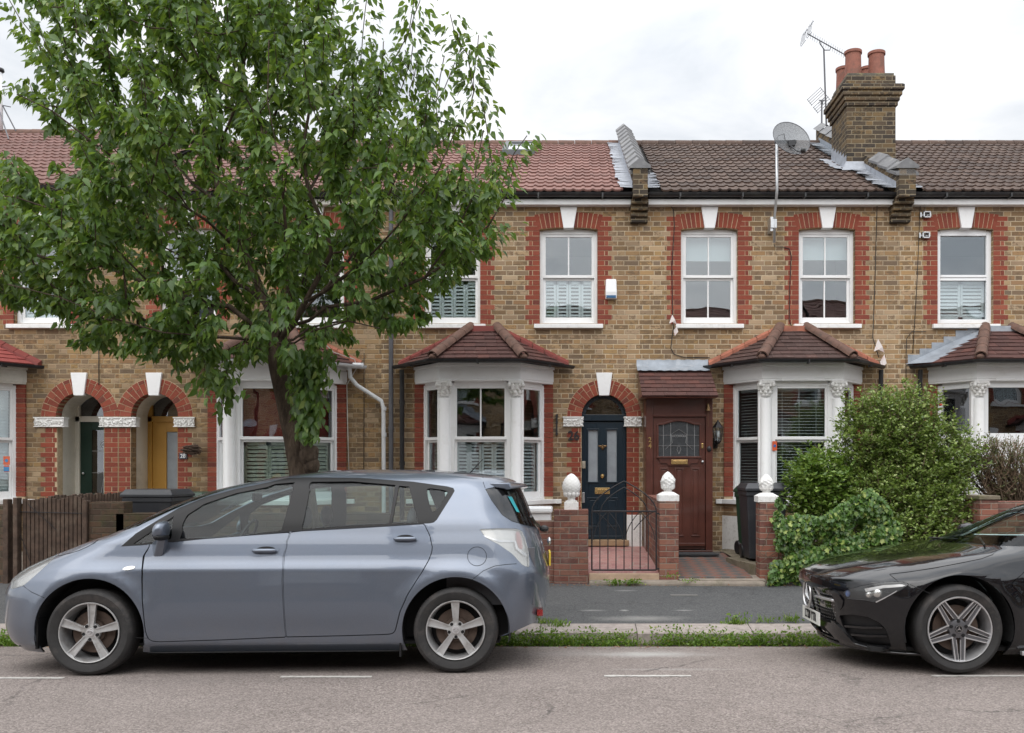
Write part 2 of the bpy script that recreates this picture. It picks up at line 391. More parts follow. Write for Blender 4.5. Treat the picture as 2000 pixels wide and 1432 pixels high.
def sash(parent,P,Q,u0,u1,z0,z1,zm,n,bars=1,mat='white',glassm='glass',box=.05,rail=.04,btm=.085,bars_low=None):
    """two-sash window; P,Q plan line of wall face, n = inward offset of the frame face"""
    mb=MB(); F0=-n-.09
    mb.seg(P,Q,u0,u0+box,z0,z1,F0,-n); mb.seg(P,Q,u1-box,u1,z0,z1,F0,-n)
    mb.seg(P,Q,u0+box,u1-box,z1-.05,z1+.05,F0,-n); mb.seg(P,Q,u0+box,u1-box,z0,z0+.03,F0,-n+.01)
    a,b=u0+box,u1-box
    # upper sash (outer)
    A=-n-.045;B=-n-.012
    mb.seg(P,Q,a,a+rail,zm,z1-.05,A,B); mb.seg(P,Q,b-rail,b,zm,z1-.05,A,B)
    mb.seg(P,Q,a+rail,b-rail,z1-.05-rail,z1-.05,A,B); mb.seg(P,Q,a,b,zm-.02,zm+.025,A-.01,B+.004)
    C=-n-.08;E=-n-.048
    mb.seg(P,Q,a,a+rail,z0+.03,zm-.02,C,E); mb.seg(P,Q,b-rail,b,z0+.03,zm-.02,C,E)
    mb.seg(P,Q,a+rail,b-rail,z0+.03,z0+.03+btm,C,E); mb.seg(P,Q,a+rail,b-rail,zm-.055,zm-.022,C,E)
    for k in range(bars):
        u=a+(b-a)*(k+1)/(bars+1); mb.seg(P,Q,u-.011,u+.011,zm+.025,z1-.05-rail,A+.004,B-.002)
    for k in range(bars if bars_low is None else bars_low):
        u=a+(b-a)*(k+1)/((bars if bars_low is None else bars_low)+1); mb.seg(P,Q,u-.011,u+.011,z0+.03+btm,zm-.055,C+.004,E-.002)
    w=mb.build('window',MT[mat],parent,bevel=.004)
    g=MB(); g.seg(P,Q,a+.01,b-.01,zm,z1-.06,-n-.033,-n-.029); g.build('glass_pane',MT[glassm],w)
    g=MB(); g.seg(P,Q,a+.01,b-.01,z0+.06,zm-.03,-n-.068,-n-.064); g.build('glass_pane',MT[glassm],w)
    return w
def casement(parent,P,Q,u0,u1,z0,z1,n,zm=None,mat='upvc',fr=.075,glassm='glass'):
    mb=MB(); F0=-n-.06;F1=-n
    mb.seg(P,Q,u0,u0+fr,z0,z1,F0,F1); mb.seg(P,Q,u1-fr,u1,z0,z1,F0,F1)
    mb.seg(P,Q,u0+fr,u1-fr,z1-fr,z1+.04,F0,F1); mb.seg(P,Q,u0+fr,u1-fr,z0,z0+fr,F0,F1)
    if zm: mb.seg(P,Q,u0+fr,u1-fr,zm-.045,zm-.004,F0,F1); mb.seg(P,Q,u0+fr,u1-fr,zm+.004,zm+.045,F0,F1+.006)
    w=mb.build('window',MT[mat],parent,bevel=.006)
    if zm:
        g=MB(); g.seg(P,Q,u0+fr-.01,u1-fr+.01,zm+.03,z1-fr+.01,-n-.04,-n-.036); g.build('glass_pane',MT[glassm],w)
        g=MB(); g.seg(P,Q,u0+fr-.01,u1-fr+.01,z0+fr-.01,zm-.03,-n-.04,-n-.036); g.build('glass_pane',MT[glassm],w)
    else:
        g=MB(); g.seg(P,Q,u0+fr-.01,u1-fr+.01,z0+fr-.01,z1-fr+.01,-n-.04,-n-.036); g.build('glass_pane',MT[glassm],w)
    return w
def sill(parent,x0,x1,z0,z1,y,proud=.07):
    m=MB(); m.add([(x0,y-proud,z0),(x1,y-proud,z0),(x1,y+.1,z0),(x0,y+.1,z0),(x0,y-proud,z1-.012),(x1,y-proud,z1-.012),(x1,y+.1,z1),(x0,y+.1,z1)],
        [(0,3,2,1),(4,5,6,7),(0,1,5,4),(1,2,6,5),(2,3,7,6),(3,0,4,7)])
    return m.build('window_sill',MT['sill'],parent,bevel=.006)
def lerp(a,b,t): return a+(b-a)*t
def tiled_plane(mb,bl,br,tr,tl,n,tile=.165,thick=.018,jit=.3):
    bl,br,tr,tl=map(Vector,(bl,br,tr,tl)); nrm=(br-bl).cross(tl-bl).normalized()
    for i in range(n):
        t0=i/n; t1=min(1,(i+1.25)/n)
        L0,R0=lerp(bl,tl,t0),lerp(br,tr,t0); L1,R1=lerp(bl,tl,t1),lerp(br,tr,t1)
        W=(R0-L0).length; u=-(i%2)*.5*tile-random.uniform(0,.02); e=(R0-L0).normalized() if W>.02 else None
        if e is None: continue
        a=(L1-L0).dot(e); b=W+(R1-R0).dot(e)      # upper limits measured along e
        up0=(L1-L0)-e*a
        while u<W:
            w=tile-.003; s0=max(u,0.0); s1=min(u+w,W)
            if s1-s0>.01:
                q0=max(s0,a) if s0<a else s0; q1=min(s1,b)
                q0=min(max(s0,a),b); q1=max(min(s1,b),a)
                r=random.uniform(-.15,.25)*thick*jit*3; dz=random.uniform(-1,1)*.003
                p0=L0+e*s0+nrm*(thick+r)-up0.normalized()*dz; p1=L0+e*s1+nrm*(thick+r)-up0.normalized()*dz
                p2=L0+up0+e*q1+nrm*.002; p3=L0+up0+e*q0+nrm*.002
                mb.add([p0,p1,p2,p3,p0-nrm*thick*1.3,p1-nrm*thick*1.3],[(0,1,2,3),(4,5,1,0),(0,3,4),(1,5,2)])
            u+=tile
def roll_roof(mb,x0,x1,ye,ze,yr,zr,n,period=.148,amp=.018,step=.022,shift=0):
    sl=Vector((0,yr-ye,zr-ze)); nrm=Vector((0,-(zr-ze),yr-ye)).normalized()
    m=int((x1-x0)/period*8); tw=period*2
    prof=lambda x:(amp*max(0,cos(2*pi*x/period))**1.2)
    for i in range(n):
        t0=i/n-.012*0; t1=(i+1.06)/n
        j0=None
        # split in tiles of two rolls for colour variety
        x=x0-(shift if i%2 else 0)
        while x<x1-1e-4:
            a=max(x,x0); b=min(x+tw,x1); x+=tw
            if b-a<.02: continue
            k=16; vs=[];dj=random.uniform(-.003,.004); dl=random.uniform(-.006,.006)
            for q in range(k+1):
                X=a+(b-a)*q/k; h=prof(X+.02*0)
                p=Vector((X,ye,ze))+sl*(t0)+sl.normalized()*dl
                vs.append(p+nrm*(step+h+dj)); vs.append(p+nrm*(h*.85-.006+dj)); 
                p=Vector((X,ye,ze))+sl*(t1); vs.append(p+nrm*(h+.0))
            fs=[]
            for q in range(k):
                A=q*3;B=A+3
                fs+=[(A,B,B+2,A+2),(A+1,B+1,B,A)]
            mb.add(vs,fs)
def half_round(mb,path,r,n=10,start=0,up=(0,0,1)):
    mb.tube(path,r,n=n)
def gutter(parent,path,r=.055,mat='black',name='gutter',fascia=None,ups=True):
    m=MB(); P=[Vector(p) for p in path]
    prof=[(r*cos(a),r*sin(a)) for a in [pi+pi*i/8 for i in range(9)]]; prof+= [(x*.86,z*.86) for x,z in reversed(prof)]
    n=len(prof);vs=[]
    for i,p in enumerate(P):
        t=((P[min(i+1,len(P)-1)]-P[i]).normalized()+(P[i]-P[max(i-1,0)]).normalized()); t.normalize()
        s=Vector((t.y,-t.x,0)); k=1/max(.5,abs((P[min(i+1,len(P)-1)]-P[i]).normalized().dot(t)) if i<len(P)-1 else 1)
        for a,b in prof: vs.append(p+s*a*k+Vector((0,0,b)))
    fs=[(i*n+j,i*n+(j+1)%n,(i+1)*n+(j+1)%n,(i+1)*n+j) for i in range(len(P)-1) for j in range(n)]
    fs+=[list(range(n)),[(len(P)-1)*n+j for j in range(n)]]
    m.add(vs,fs)
    # brackets
    for i in range(len(P)-1):
        L=(P[i+1]-P[i]).length; k=max(1,int(L/.9))
        for q in range(k):
            c=P[i].lerp(P[i+1],(q+.5)/k); m.box(c.x-.012,c.x+.012,c.y-r-.006,c.y+r+.02,c.z-r-.012,c.z-r*.2)
    return m.build(name,MT[mat],parent,orient=True,auto=40)
def pipe(parent,pts,r,mat,name='drainpipe',collars=()):
    m=MB(); m.tube(pts,r,n=12)
    for c in collars: m.tube([Vector(c)+Vector((0,0,-.03)),Vector(c)+Vector((0,0,.03))],r*1.22,n=12)
    return m.build(name,MT[mat],parent,auto=50)
def capital(parent,x,y,z0,z1,w=.105,seed=1,flat=False,x2=None,name='capital'):
    """carved leafy capital / impost"""
    rr=random.Random(seed); m=MB(); h=z1-z0
    if not flat:
        m.lathe([(w*.62,0),(w*.70,.012),(w*.62,.03),(w*.66,h*.35),(w*.8,h*.6),(w*1.0,h*.82)],(x,y,z0),n=16)
        m.box(x-w*1.05,x+w*1.05,y-w*1.05,y+w*.9,z0+h*.84,z1)
        for row,(zz,ro,k) in enumerate(((.28,.72,7),(.5,.86,7),(.72,1.0,6))):
            for i in range(k):
                a=2*pi*(i+.5*(row%2))/k+rr.uniform(-.1,.1)
                c=(x+w*ro*cos(a),y+w*ro*sin(a),z0+h*zz+rr.uniform(-.008,.008))
                m.ball(c,.030+rr.uniform(-.005,.005),.022,.034,n=7,m=5)
                m.ball((c[0]*1,c[1]-.008,c[2]+.028),.017,.016,.014,n=6,m=4)
        for s in (-1,1): m.ball((x+s*w*.95,y-w*.9,z0+h*.74),.03,.028,.036,n=7,m=5)
    else:
        m.box(x,x2,y-.045,y+.1,z0+h*.88,z1); m.box(x+.012,x2-.012,y-.03,y+.1,z0,z0+h*.88); m.box(x,x2,y-.04,y+.1,z0-.0,z0+h*.07)
        k=int((x2-x)/.045)
        for i in range(k*3):
            cx=x+.02+(x2-x-.04)*rr.random(); cz=z0+h*(.12+.7*rr.random())
            a=rr.random()*6.28; m.ball((cx,y-.034,cz),.012+rr.random()*.016,.014,.010+rr.random()*.014,n=6,m=4)
        for i in range(k):
            cx=x+(x2-x)*(i+.5)/k
            pts=[(cx+.018*cos(q*1.2+i)*(1-q*.1),y-.04,z0+h*.45+.03*sin(q*1.2+i)*(1-q*.08)) for q in range(6)]
            m.tube(pts,.006,n=5)
    return m.build(name,MT['whitestone'],parent,auto=60)

def bay(house,cx,st):
    """canted bay window; st = style dict"""
    YF=13.38; A=(cx-1.07,14.0);F1=(cx-.6,YF);F2=(cx+.6,YF);B=(cx+1.07,14.0)
    b=MB(); zf0,zf1=2.88,3.135
    def off(poly,o):   # offset open plan polyline outwards
        r=[];n=len(poly)
        for i in range(n):
            p=Vector(poly[i]); d1=(Vector(poly[i])-Vector(poly[i-1])).normalized() if i>0 else None
            d2=(Vector(poly[i+1])-Vector(poly[i])).normalized() if i<n-1 else None
            n1=Vector((d1.y,-d1.x)) if d1 else None; n2=Vector((d2.y,-d2.x)) if d2 else None
            if d1 is None: m=Vector((n2.x/abs(n2.y) if 0 else 0,0)); m=Vector((o/n2.x if abs(n2.x)>.1 else 0,0)) ; r.append(p+m); continue
            if d2 is None: m=Vector((o/n1.x if abs(n1.x)>.1 else 0,0)); r.append(p+m); continue
            k=(n1+n2).normalized(); r.append(p+k*(o/k.dot(n1)))
        return [(q.x,q.y) for q in r]
    base=[A,F1,F2,B]
    def band(m,o0,o1,z0,z1):
        a=off(base,o1); c=off(base,o0)
        for i in range(3):
            m.add([(a[i][0],a[i][1],z0),(a[i+1][0],a[i+1][1],z0),(c[i+1][0],c[i+1][1],z0),(c[i][0],c[i][1],z0),
                   (a[i][0],a[i][1],z1),(a[i+1][0],a[i+1][1],z1),(c[i+1][0],c[i+1][1],z1),(c[i][0],c[i][1],z1)],
                  [(0,3,2,1),(4,5,6,7),(0,1,5,4),(2,3,7,6)]+([(3,0,4,7)] if i==0 else [])+([(1,2,6,5)] if i==2 else []))
    band(b,-.16,.0,zf0,zf1); band(b,-.1,.02,zf1-.035,zf1+.012); band(b,-.1,.008,zf0+.03,zf1-.055)
    # shallow raised cut to the fascia foot
    for (P,Q,u0,u1) in ((F1,F2,.28,.92),):
        b.seg(P,Q,u0,u1,zf0-.002,zf0+.03,-.1,.016)
    bayo=b.build('bay_window',MT[st.get('paint','white')],house,bevel=.006)
    # base wall, sill
    w=MB(); zs0,zs1=1.035,1.105
    zb=st.get('zb',.1)
    a=base; 
    for i in range(3):
        P,Q=Vector(a[i]),Vector(a[i+1])
        w.add([(P.x,P.y,zb),(Q.x,Q.y,zb),(Q.x,Q.y,zs0),(P.x,P.y,zs0)],[(0,1,2,3)])
    w.build('bay_base_wall',MT[st.get('brick','stock')],bayo)
    if st.get('plinth'):
        w=MB(); band(w,0.0,.02,zb,st['plinth']); w.build('plinth',MT['whitestone'],bayo)
    w=MB(); band(w,-.2,.075,zs0,zs1)
    ex=off(base,.0); w.box(cx-1.2,cx-1.07,13.93,14.05,zs0,zs1); w.box(cx+1.07,cx+1.2,13.93,14.05,zs0,zs1)
    w.build('bay_sill',MT['sill'],bayo,bevel=.008)
    w=MB(); w.add([(p[0],p[1],zf0+.01) for p in base],[(0,1,2,3)]); w.build('soffit',MT['white'],bayo)
    # brick jambs
    for s in (-1,1):
        jm=MB(); mo=MB()
        x0,x1=sorted((cx+s*1.07,cx+s*.915))
        r=int(zs1/CH)+1; k=0
        while r*CH<zf0-.01:
            zt=min((r+1)*CH-.004,zf0-.004)
            jm.box(x0,x1,13.965-random.uniform(0,.003),14.1,r*CH+.004,zt); r+=1
        mo.box(x0+.003,x1-.003,13.972,14.1,zs1,zf0)
        jo=jm.build('red_jamb',MT['red'],bayo); mo.build('mortar_bed',MT['mortar'],jo)
    # columns
    for s,(X,Y) in ((-1,F1),(1,F2)):
        m=MB(); cxx=X-s*.065; cy=Y+.075; R=.088
        zc=2.655
        # shaft: chamfered pier with engaged round column
        m.lathe([(R*1.25,0),(R*1.25,.05),(R*1.05,.07),(R*1.12,.09),(R,.11),(R*.95,zc-zs1-.03)],(cxx,cy,zs1),n=20)
        m.zprism([(cxx-.11,cy+.01),(cxx+.11,cy+.01),(cxx+.10,cy+.10),(cxx-.10,cy+.10)],zs1,zf0)
        m.build('column',MT['white'],bayo,auto=30)
        capital(bayo,cxx,cy,zc,zf0,w=.105,seed=int(abs(cx)*10)+s)
    # windows
    wb=st.get('win','sash'); z0,z1,zm=zs1,2.86,st.get('zm',2.03)
    P,Q=F1,F2; L=1.2
    kids_=[]
    sideL=((Vector(F1)-Vector(A)).length)
    for (P,Q,u0,u1,role) in ((A,F1,.10,sideL-.02,'s'),(F1,F2,.155,1.045,'c'),(F2,B,.02,sideL-.10,'s')):
        if wb=='sash': win=sash(bayo,P,Q,u0,u1,z0,z1,zm,.09,bars=1 if role=='c' and st.get('bar',1) else 0,bars_low=0,box=.055,rail=.035,btm=.09,mat=st.get('wmat','white'),glassm=st.get('glass','glass'))
        else:
            zb2=st.get('cz0',z0)
            if role=='s': win=casement(bayo,P,Q,u0,u1,zb2,z1,.08,glassm='glass_dark')
            else: win=casement(bayo,P,Q,u0-.02,u1+.02,zb2,z1,.08,glassm='glass_dark')
        a,c=u0+.08,u1-.08
        if st.get('shut')=='half':
            shutter(bayo,P,Q,a-.01,c+.01,z0+.1,zm-.03,.23,4 if role=='c' else 1,tilt=st.get('tilt',30),mat=st.get('shmat','upvc'))
        elif st.get('shut')=='halfbig':
            shutter(bayo,P,Q,a-.01,c+.01,z0+.1,zm-.05,.23,2 if role=='c' else 1,mat='shut_green',tilt=62,pitch=.058)
        elif st.get('shut')=='blind':
            m=MB(); slats(m,P,Q,a,c,z0+.12,z1-.1,.21,w=.03,th=.003,tilt=12,pitch=.045); m.seg(P,Q,a,c,z1-.11,z1-.06,-.24,-.19)
            if role=='c':
                for q in (.15,.5,.85): m.seg(P,Q,a+(c-a)*q-.003,a+(c-a)*q+.003,z0+.12,z1-.1,-.235,-.228)
            m.build('venetian_blind',MT['upvc'],bayo)
        elif st.get('shut')=='closed':
            m=MB(); slats(m,P,Q,a,c,z0+.05,z1-.08,.2,w=.06,th=.004,tilt=70,pitch=.05); m.build('venetian_blind',MT['upvc'],bayo)
    # roof
    ze=3.175; za=3.735; yo=.0
    E0=(cx-1.315,13.99,ze);E1=(cx-.66,13.12,ze);E2=(cx+.66,13.12,ze);E3=(cx+1.315,13.99,ze);T1=(cx-.2,13.995,za);T2=(cx+.2,13.995,za)
    r=MB()
    r.add([E0,E1,T1],[(0,1,2)]); r.add([E1,E2,T2,T1],[(0,1,2,3)]); r.add([E2,E3,T2],[(0,1,2)])
    r.add([E0,E1,E2,E3],[(3,2,1,0)])
    r.cur=1
    n=8
    tiled_plane(r,E0,E1,T1,T1,n); tiled_plane(r,E1,E2,T2,T1,n); tiled_plane(r,E2,E3,T2,T2,n)
    ro=r.build('bay_roof',[MT['dark'],MT[st.get('roof','plain_tile')]],bayo)
    # the top strip and wall fillets
    for (a,c) in ((E0,T1),(T2,E3)):
        m=MB(); a=Vector(a);c=Vector(c); 
        if st.get('verge')!='lead':
            m.add([a+Vector((0,-.01,.03)),c+Vector((0,-.01,.03)),c+Vector((0,-.01,.10)),a+Vector((0,-.01,.10)),
               a+Vector((.0,-.12,.035)),c+Vector((0,-.10,.0))],[(0,1,2,3),(4,5,2,3)])
            s=1 if a.x<c.x else -1
            m=MB(); k=6
            for i in range(k):
                p=a.lerp(c,i/k+.004); q=a.lerp(c,(i+1)/k-.004); j=random.uniform(-.004,.004)
                out=Vector((0,-.10,-.025)) if st.get('verge','fillet')=='fillet' else Vector((0,-.085,-.02))
                m.add([p+Vector((0,0,.075+j)),q+Vector((0,0,.075+j)),q+out+Vector((0,0,.05+j)),p+out+Vector((0,0,.05+j)),
                       p+Vector((0,0,0)),q+Vector((0,0,0)),q+out+Vector((0,0,-.0)),p+out+Vector((0,0,-.0))],
                      [(0,3,2,1),(3,7,6,2),(0,4,7,3),(1,2,6,5)])
            m.build('verge_strip',MT[st.get('vmat','redflash')],ro,orient=True)
        else:
            s=1 if a.x<c.x else -1
            m=MB(); m.add([a+Vector((-.12*s,-.006,.02)),c+Vector((0,-.006,.04)),c+Vector((0,-.2,.03-.12)),a+Vector((.2*s,-.26,.02))],[(0,1,2,3)])
            k=6
            for i in range(k):
                p=a.lerp(c,i/k); q=a.lerp(c,(i+1)/k); m.box(min(p.x,q.x)-.08,max(p.x,q.x),13.99,14.01,p.z,q.z+.075)
            m.build('lead_flashing',MT['lead'],ro)
    m=MB(); m.box(cx-.24,cx+.24,13.9,14.0,za-.06,za+.04); m.build('ridge_strip',MT[st.get('vmat','redflash')] if st.get('verge')!='lead' else MT['lead'],ro)
    for (e,t_) in ((E1,T1),(E2,T2)):
        e=Vector(e);t_=Vector(t_); d=(t_-e)
        p=[e+d*k/6+Vector((0,0,.03+.006*sin(k*2.1))) for k in range(0,7)]
        m=MB(); ar=[]
        for k in range(4):
            a_=e+d*(k/4)+Vector((0,-.01,.032)); c_=e+d*((k+1.04)/4)+Vector((0,-.01,.036))
            # open half-round hip tile
            t0=(c_-a_).normalized(); sd=t0.cross(Vector((0,0,1))).normalized(); upv=sd.cross(t0)
            nn=9; R=.083; vs=[]
            for (pp,rr_) in ((a_,R*1.04),(c_,R*.95)):
                for q in range(nn+1):
                    an=pi*q/nn; vs.append(pp+sd*cos(an)*rr_+upv*sin(an)*rr_)
            for (pp,rr_) in ((a_,R*.84),(c_,R*.8)):
                for q in range(nn+1):
                    an=pi*q/nn; vs.append(pp+sd*cos(an)*rr_+upv*sin(an)*rr_)
            N=nn+1; fs=[]
            for q in range(nn):
                fs+=[(q,q+1,N+q+1,N+q),(2*N+q+1,2*N+q,3*N+q,3*N+q+1),(q+1,q,2*N+q,2*N+q+1)]
            m.add(vs,fs)
        m.ball(e+Vector((0,-.0,.03)),.06,.05,.045,n=8,m=5)
        m.build('hip_tile',MT[st.get('hip','terra_old')],ro,auto=50)
    ov=.05
    gp=[(cx-1.37,13.93,ze-.015),(cx-.70,13.06,ze-.015),(cx+.70,13.06,ze-.015),(cx+1.37,13.93,ze-.015)]
    gutter(bayo,gp,r=.05,mat=st.get('gut','black'))
    return bayo

def house(name,label,x0,x1,st):
    EAVE=globals()['EAVE']
    px0,px1=x0,x1; X0,X1=fx(x0),fx(x1)
    h=thing('terraced_house',label,'house',((X0+X1)/2,14.0,0.0),group='brick terraced houses in the row')
    y=14.0; 
    red=MB(); mo=MB(); holes=[]
    wins=st.get('wins',[])
    zt=fz(449); zbm=fz(632); 
    for w in wins:
        a,b=fx(w['x0']),fx(w['x1']); holes.append(opening(a,b,zbm,zt,.03))
    for dcx,r in st.get('doors',[]): holes.append(round_opening(fx(dcx),r/126.,st.get('zdoor',.3),fz(814)))
    for bx in st.get('bays',[]): holes.append(opening(bx-.915,bx+.915,1.1,2.9))
    holes+=st.get('holes',[])
    m=MB(); wall_sheet(m,X0,X1,-.1,EAVE+.05+st.get('ez',0),holes,y,.17)
    # rear part of the shell, so light does not leak
    m.build('wall',MT[st.get('brick','stock')],h)
    m=MB(); m.box(X0,X1,y+3.4,y+3.6,-.1,EAVE); m.build('rear_wall',MT[st.get('brick','stock')],h)
    r=MB(); r.cur=0
    for (zz0,zz1) in ((.3,3.3),(3.45,EAVE)):
        vs=[(X0+.03,y+.25,zz0),(X1-.03,y+.25,zz0),(X1-.03,y+3.3,zz0),(X0+.03,y+3.3,zz0),(X0+.03,y+.25,zz1),(X1-.03,y+.25,zz1),(X1-.03,y+3.3,zz1),(X0+.03,y+3.3,zz1)]
        r.add(vs,[(0,1,2,3),(7,6,5,4),(1,5,6,2),(2,6,7,3),(3,7,4,0)])
    r.build('room',MT['room'],h)
    # upper windows
    for w in wins:
        a,b=fx(w['x0']),fx(w['x1']); 
        if w.get('kind','sash')=='sash':
            wo=sash(h,(X0,y),(X1,y),a-X0,b-X0,zbm+.0,zt,fz(w.get('zm',538)),.09,bars=w.get('bars',1),bars_low=w.get('low',1))
        else: wo=casement(h,(X0,y),(X1,y),a-X0,b-X0,zbm,zt,.07,zm=fz(541))
        sill(wo,a-.085,b+.085,fz(642),fz(632.5),y)
        keystone(wo,(a+b)/2,EAVE-.005,fz(447),.265,.155,y)
        rq=MB(); mq=MB(); seg_arch(rq,mq,a,b,zt+.006,.032,y); ao=rq.build('brick_arch',MT['red'],wo); mq.build('mortar_bed',MT['mortar'],ao) if 0 else None
        mo.v; mo.add(mq.v,mq.f)
        rq=MB()
        quoin_column(rq,mo,a,-1,fz(632),fz(424),y,w.get('st',0)); rq.build('red_quoin',MT['red'],wo); rq=MB(); quoin_column(rq,mo,b,1,fz(632),fz(424),y,w.get('st',0)); rq.build('red_quoin',MT['red'],wo)
        if w.get('shut'):
            zz1=fz(w.get('zm',538))-.05
            shutter(wo,(X0,y),(X1,y),a-X0+.06,b-X0-.06,zbm+.07,zz1,.195,w['shut'],tilt=w.get('tilt',30),pitch=.055)
        if w.get('blind'):
            q=MB(); q.box(a+.04,b-.04,y+.26,y+.27,fz(w['blind']),zt); q.build('roller_blind',MT['cream'] if 0 else MT['blind'],wo)
    # arches over doors
    for dcx,r in st.get('doors',[]):
        c=fx(dcx); rq=MB(); round_arch(rq,mo,c,fz(814),r/126.,(r+28.5)/126.,y); ao=rq.build('door_arch',MT['red'],h)
        keystone(ao,c,fz(728.5),fz(773),.252,.155,y,.04)
    mo.build('mortar_bed',MT['mortar'],h)
    for bx in st.get('bays',[]): bay(h,bx,st['bay'])
    # eaves
    EAVE=globals()['EAVE']+st.get('ez',0)
    m=MB(); m.box(X0+st.get('pl',0.0),X1-st.get('pr',0.0),13.86,14.0,EAVE,EAVE+.085); m.build('fascia_board',MT[st.get('fasc','white')],h,bevel=.004)
    gutter(h,[(X0+st.get('pl',0),13.79,EAVE+.155),(X1-st.get('pr',0),13.79,EAVE+.155)],r=.06)
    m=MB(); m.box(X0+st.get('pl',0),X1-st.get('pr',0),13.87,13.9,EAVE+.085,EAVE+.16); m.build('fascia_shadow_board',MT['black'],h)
    ye,ze=13.72,EAVE+.165+st.get('dz',0)*0; yr,zr=18.1,ze+2.28+st.get('dz',0)
    m=MB(); rx0,rx1=X0+st.get('rl',0),X1-st.get('rr',0)
    m.add([(X0,ye+.05,ze-.03),(X1,ye+.05,ze-.03),(X1,yr,zr-.04),(X0,yr,zr-.04)],[(0,1,2,3)])
    m.add([(X0,yr+4.4,ze),(X1,yr+4.4,ze),(X1,yr,zr-.04),(X0,yr,zr-.04)],[(3,2,1,0)])
    m.cur=1; roll_roof(m,rx0,rx1,ye,ze,yr,zr,16,shift=st.get('shift',.0))
    ro=m.build('roof',[MT['dark'],MT[st['tile']]],h,auto=50)
    m=MB(); k=int((X1-X0)/.32)
    for i in range(k):
        a=X0+(X1-X0)*i/k; b=X0+(X1-X0)*(i+1)/k-.006
        m.tube([(a,yr,zr-.03),(b,yr,zr-.03)],[.11,.105],n=14)
    m.build('ridge_tile',MT[st.get('ridge','terra_old')],ro,auto=50)
    return h
def blindmat():
    t=NT('roller_blind'); return t.done(t.bsdf((.62,.66,.68),.8))
MT['blind']=blindmat()
MT['shut_green']=plain('sage_shutter_paint',(.60,.62,.50),.45,var=.03)
W=lambda a,b,**k: dict(x0=a,x1=b,**k)
BC={30:fx(-83)*0-9.55,28:-4.587,26:-1.385,24:3.40,22:6.575}
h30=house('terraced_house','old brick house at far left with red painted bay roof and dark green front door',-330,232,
  dict(brick='stock_old',wins=[W(-212,-104,low=0),W(27,135,low=0,shut=2,tilt=66)],doors=[(156,47)],bays=[-9.55],
  bay=dict(shut='closed',roof='plain_red',vmat='redflash',brick='stock_old',paint='cream',hip='redflash',wmat='white',bar=0),tile='tile_pink',ez=.10,dz=.12,fasc='cream',zdoor=.3))
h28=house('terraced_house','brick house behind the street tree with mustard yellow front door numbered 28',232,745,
  dict(brick='stock_old',wins=[W(312,422,low=0),W(562,672,low=0)],doors=[(302,46)],bays=[BC[28]],
  bay=dict(shut='halfbig',roof='plain_tile',vmat='redmortar',verge='edge',brick='stock_old',gut='white_pipe',win='sash',bar=0,wmat='upvc',glass='glass28'),tile='tile_pink',fasc='cream'))
h26=house('terraced_house','brick house with navy blue arched front door numbered 26 and red edged bay roof',745,1250,
  dict(wins=[W(828,938,low=0,shut=4,tilt=48),W(1054,1167,low=0,shut=4,tilt=48)],doors=[(1180,44)],bays=[BC[26]],
  bay=dict(shut='half',roof='plain_tile',vmat='redflash',tilt=40),tile='tile_red',pr=.1,rr=.28))
h24=house('terraced_house','brick house with brown tile-canopied porch numbered 24 and dark tiled bay roof',1250,1757,
  dict(wins=[W(1330,1441,blind=503),W(1560,1670,blind=501)],bays=[BC[24]],holes=[opening(fx(1266),fx(1388),.3,fz(800))],
  bay=dict(shut='blind',bar=0,roof='plain_brown',vmat='redmortar',verge='edge',plinth=.85),tile='tile_brown',ridge='tile_brown',pl=.12,pr=.1,rl=.3,rr=.35))
h22=house('terraced_house','brick house at far right with lead edged bay roof and modern white casement windows',1757,2270,
  dict(wins=[W(1831,1940,kind='case',shut=2,tilt=60),W(2060,2170,kind='case')],bays=[BC[22]],
  bay=dict(shut=None,win='case',cz0=2.03,roof='plain_tile',vmat='terra_old',verge='lead',hip='terra_old'),tile='tile_brown',pl=.13,rl=.25,ridge='tile_brown'))
# infill under the raised casements of the right bay
m=MB(); 
for (P,Q) in (((BC[22]-1.0,13.93),(BC[22]-.62,13.44)),((BC[22]-.62,13.44),(BC[22]+.62,13.44)),((BC[22]+.62,13.44),(BC[22]+1.0,13.93))):
    L=(Vector(Q)-Vector(P)).length; m.seg(P,Q,0,L,1.105,2.03,-.08,0)
m.build('bay_apron',MT['white'],h22)

def jamb_bricks(parent,x0,x1,z0,z1,full=True,y=14.0,tooth=0,side=1,ret=None):
    m=MB(); mo=MB(); r=int(round(z0/CH))
    while (r+1)*CH<=z1+.01:
        w=x1-x0; za,zb=r*CH+.004,(r+1)*CH-.004
        if tooth: w=w if r%2 else w-.075
        a,b=(x0,x0+w) if side>0 else (x1-w,x1)
        L=.222; s=a+(0 if r%2 else -.115)
        while s<b-.02:
            p,q=max(s,a),min(s+L,b)
            if q-p>.025: m.box(p,q-.007,y-.006-random.uniform(0,.003),y+.16,za,zb)
            s+=L+.007
        mo.box(a,b,y-.0028,y+.15,r*CH,(r+1)*CH); r+=1
    o=m.build('red_jamb',MT['red'],parent); mo.build('mortar_bed',MT['mortar'],o); return o
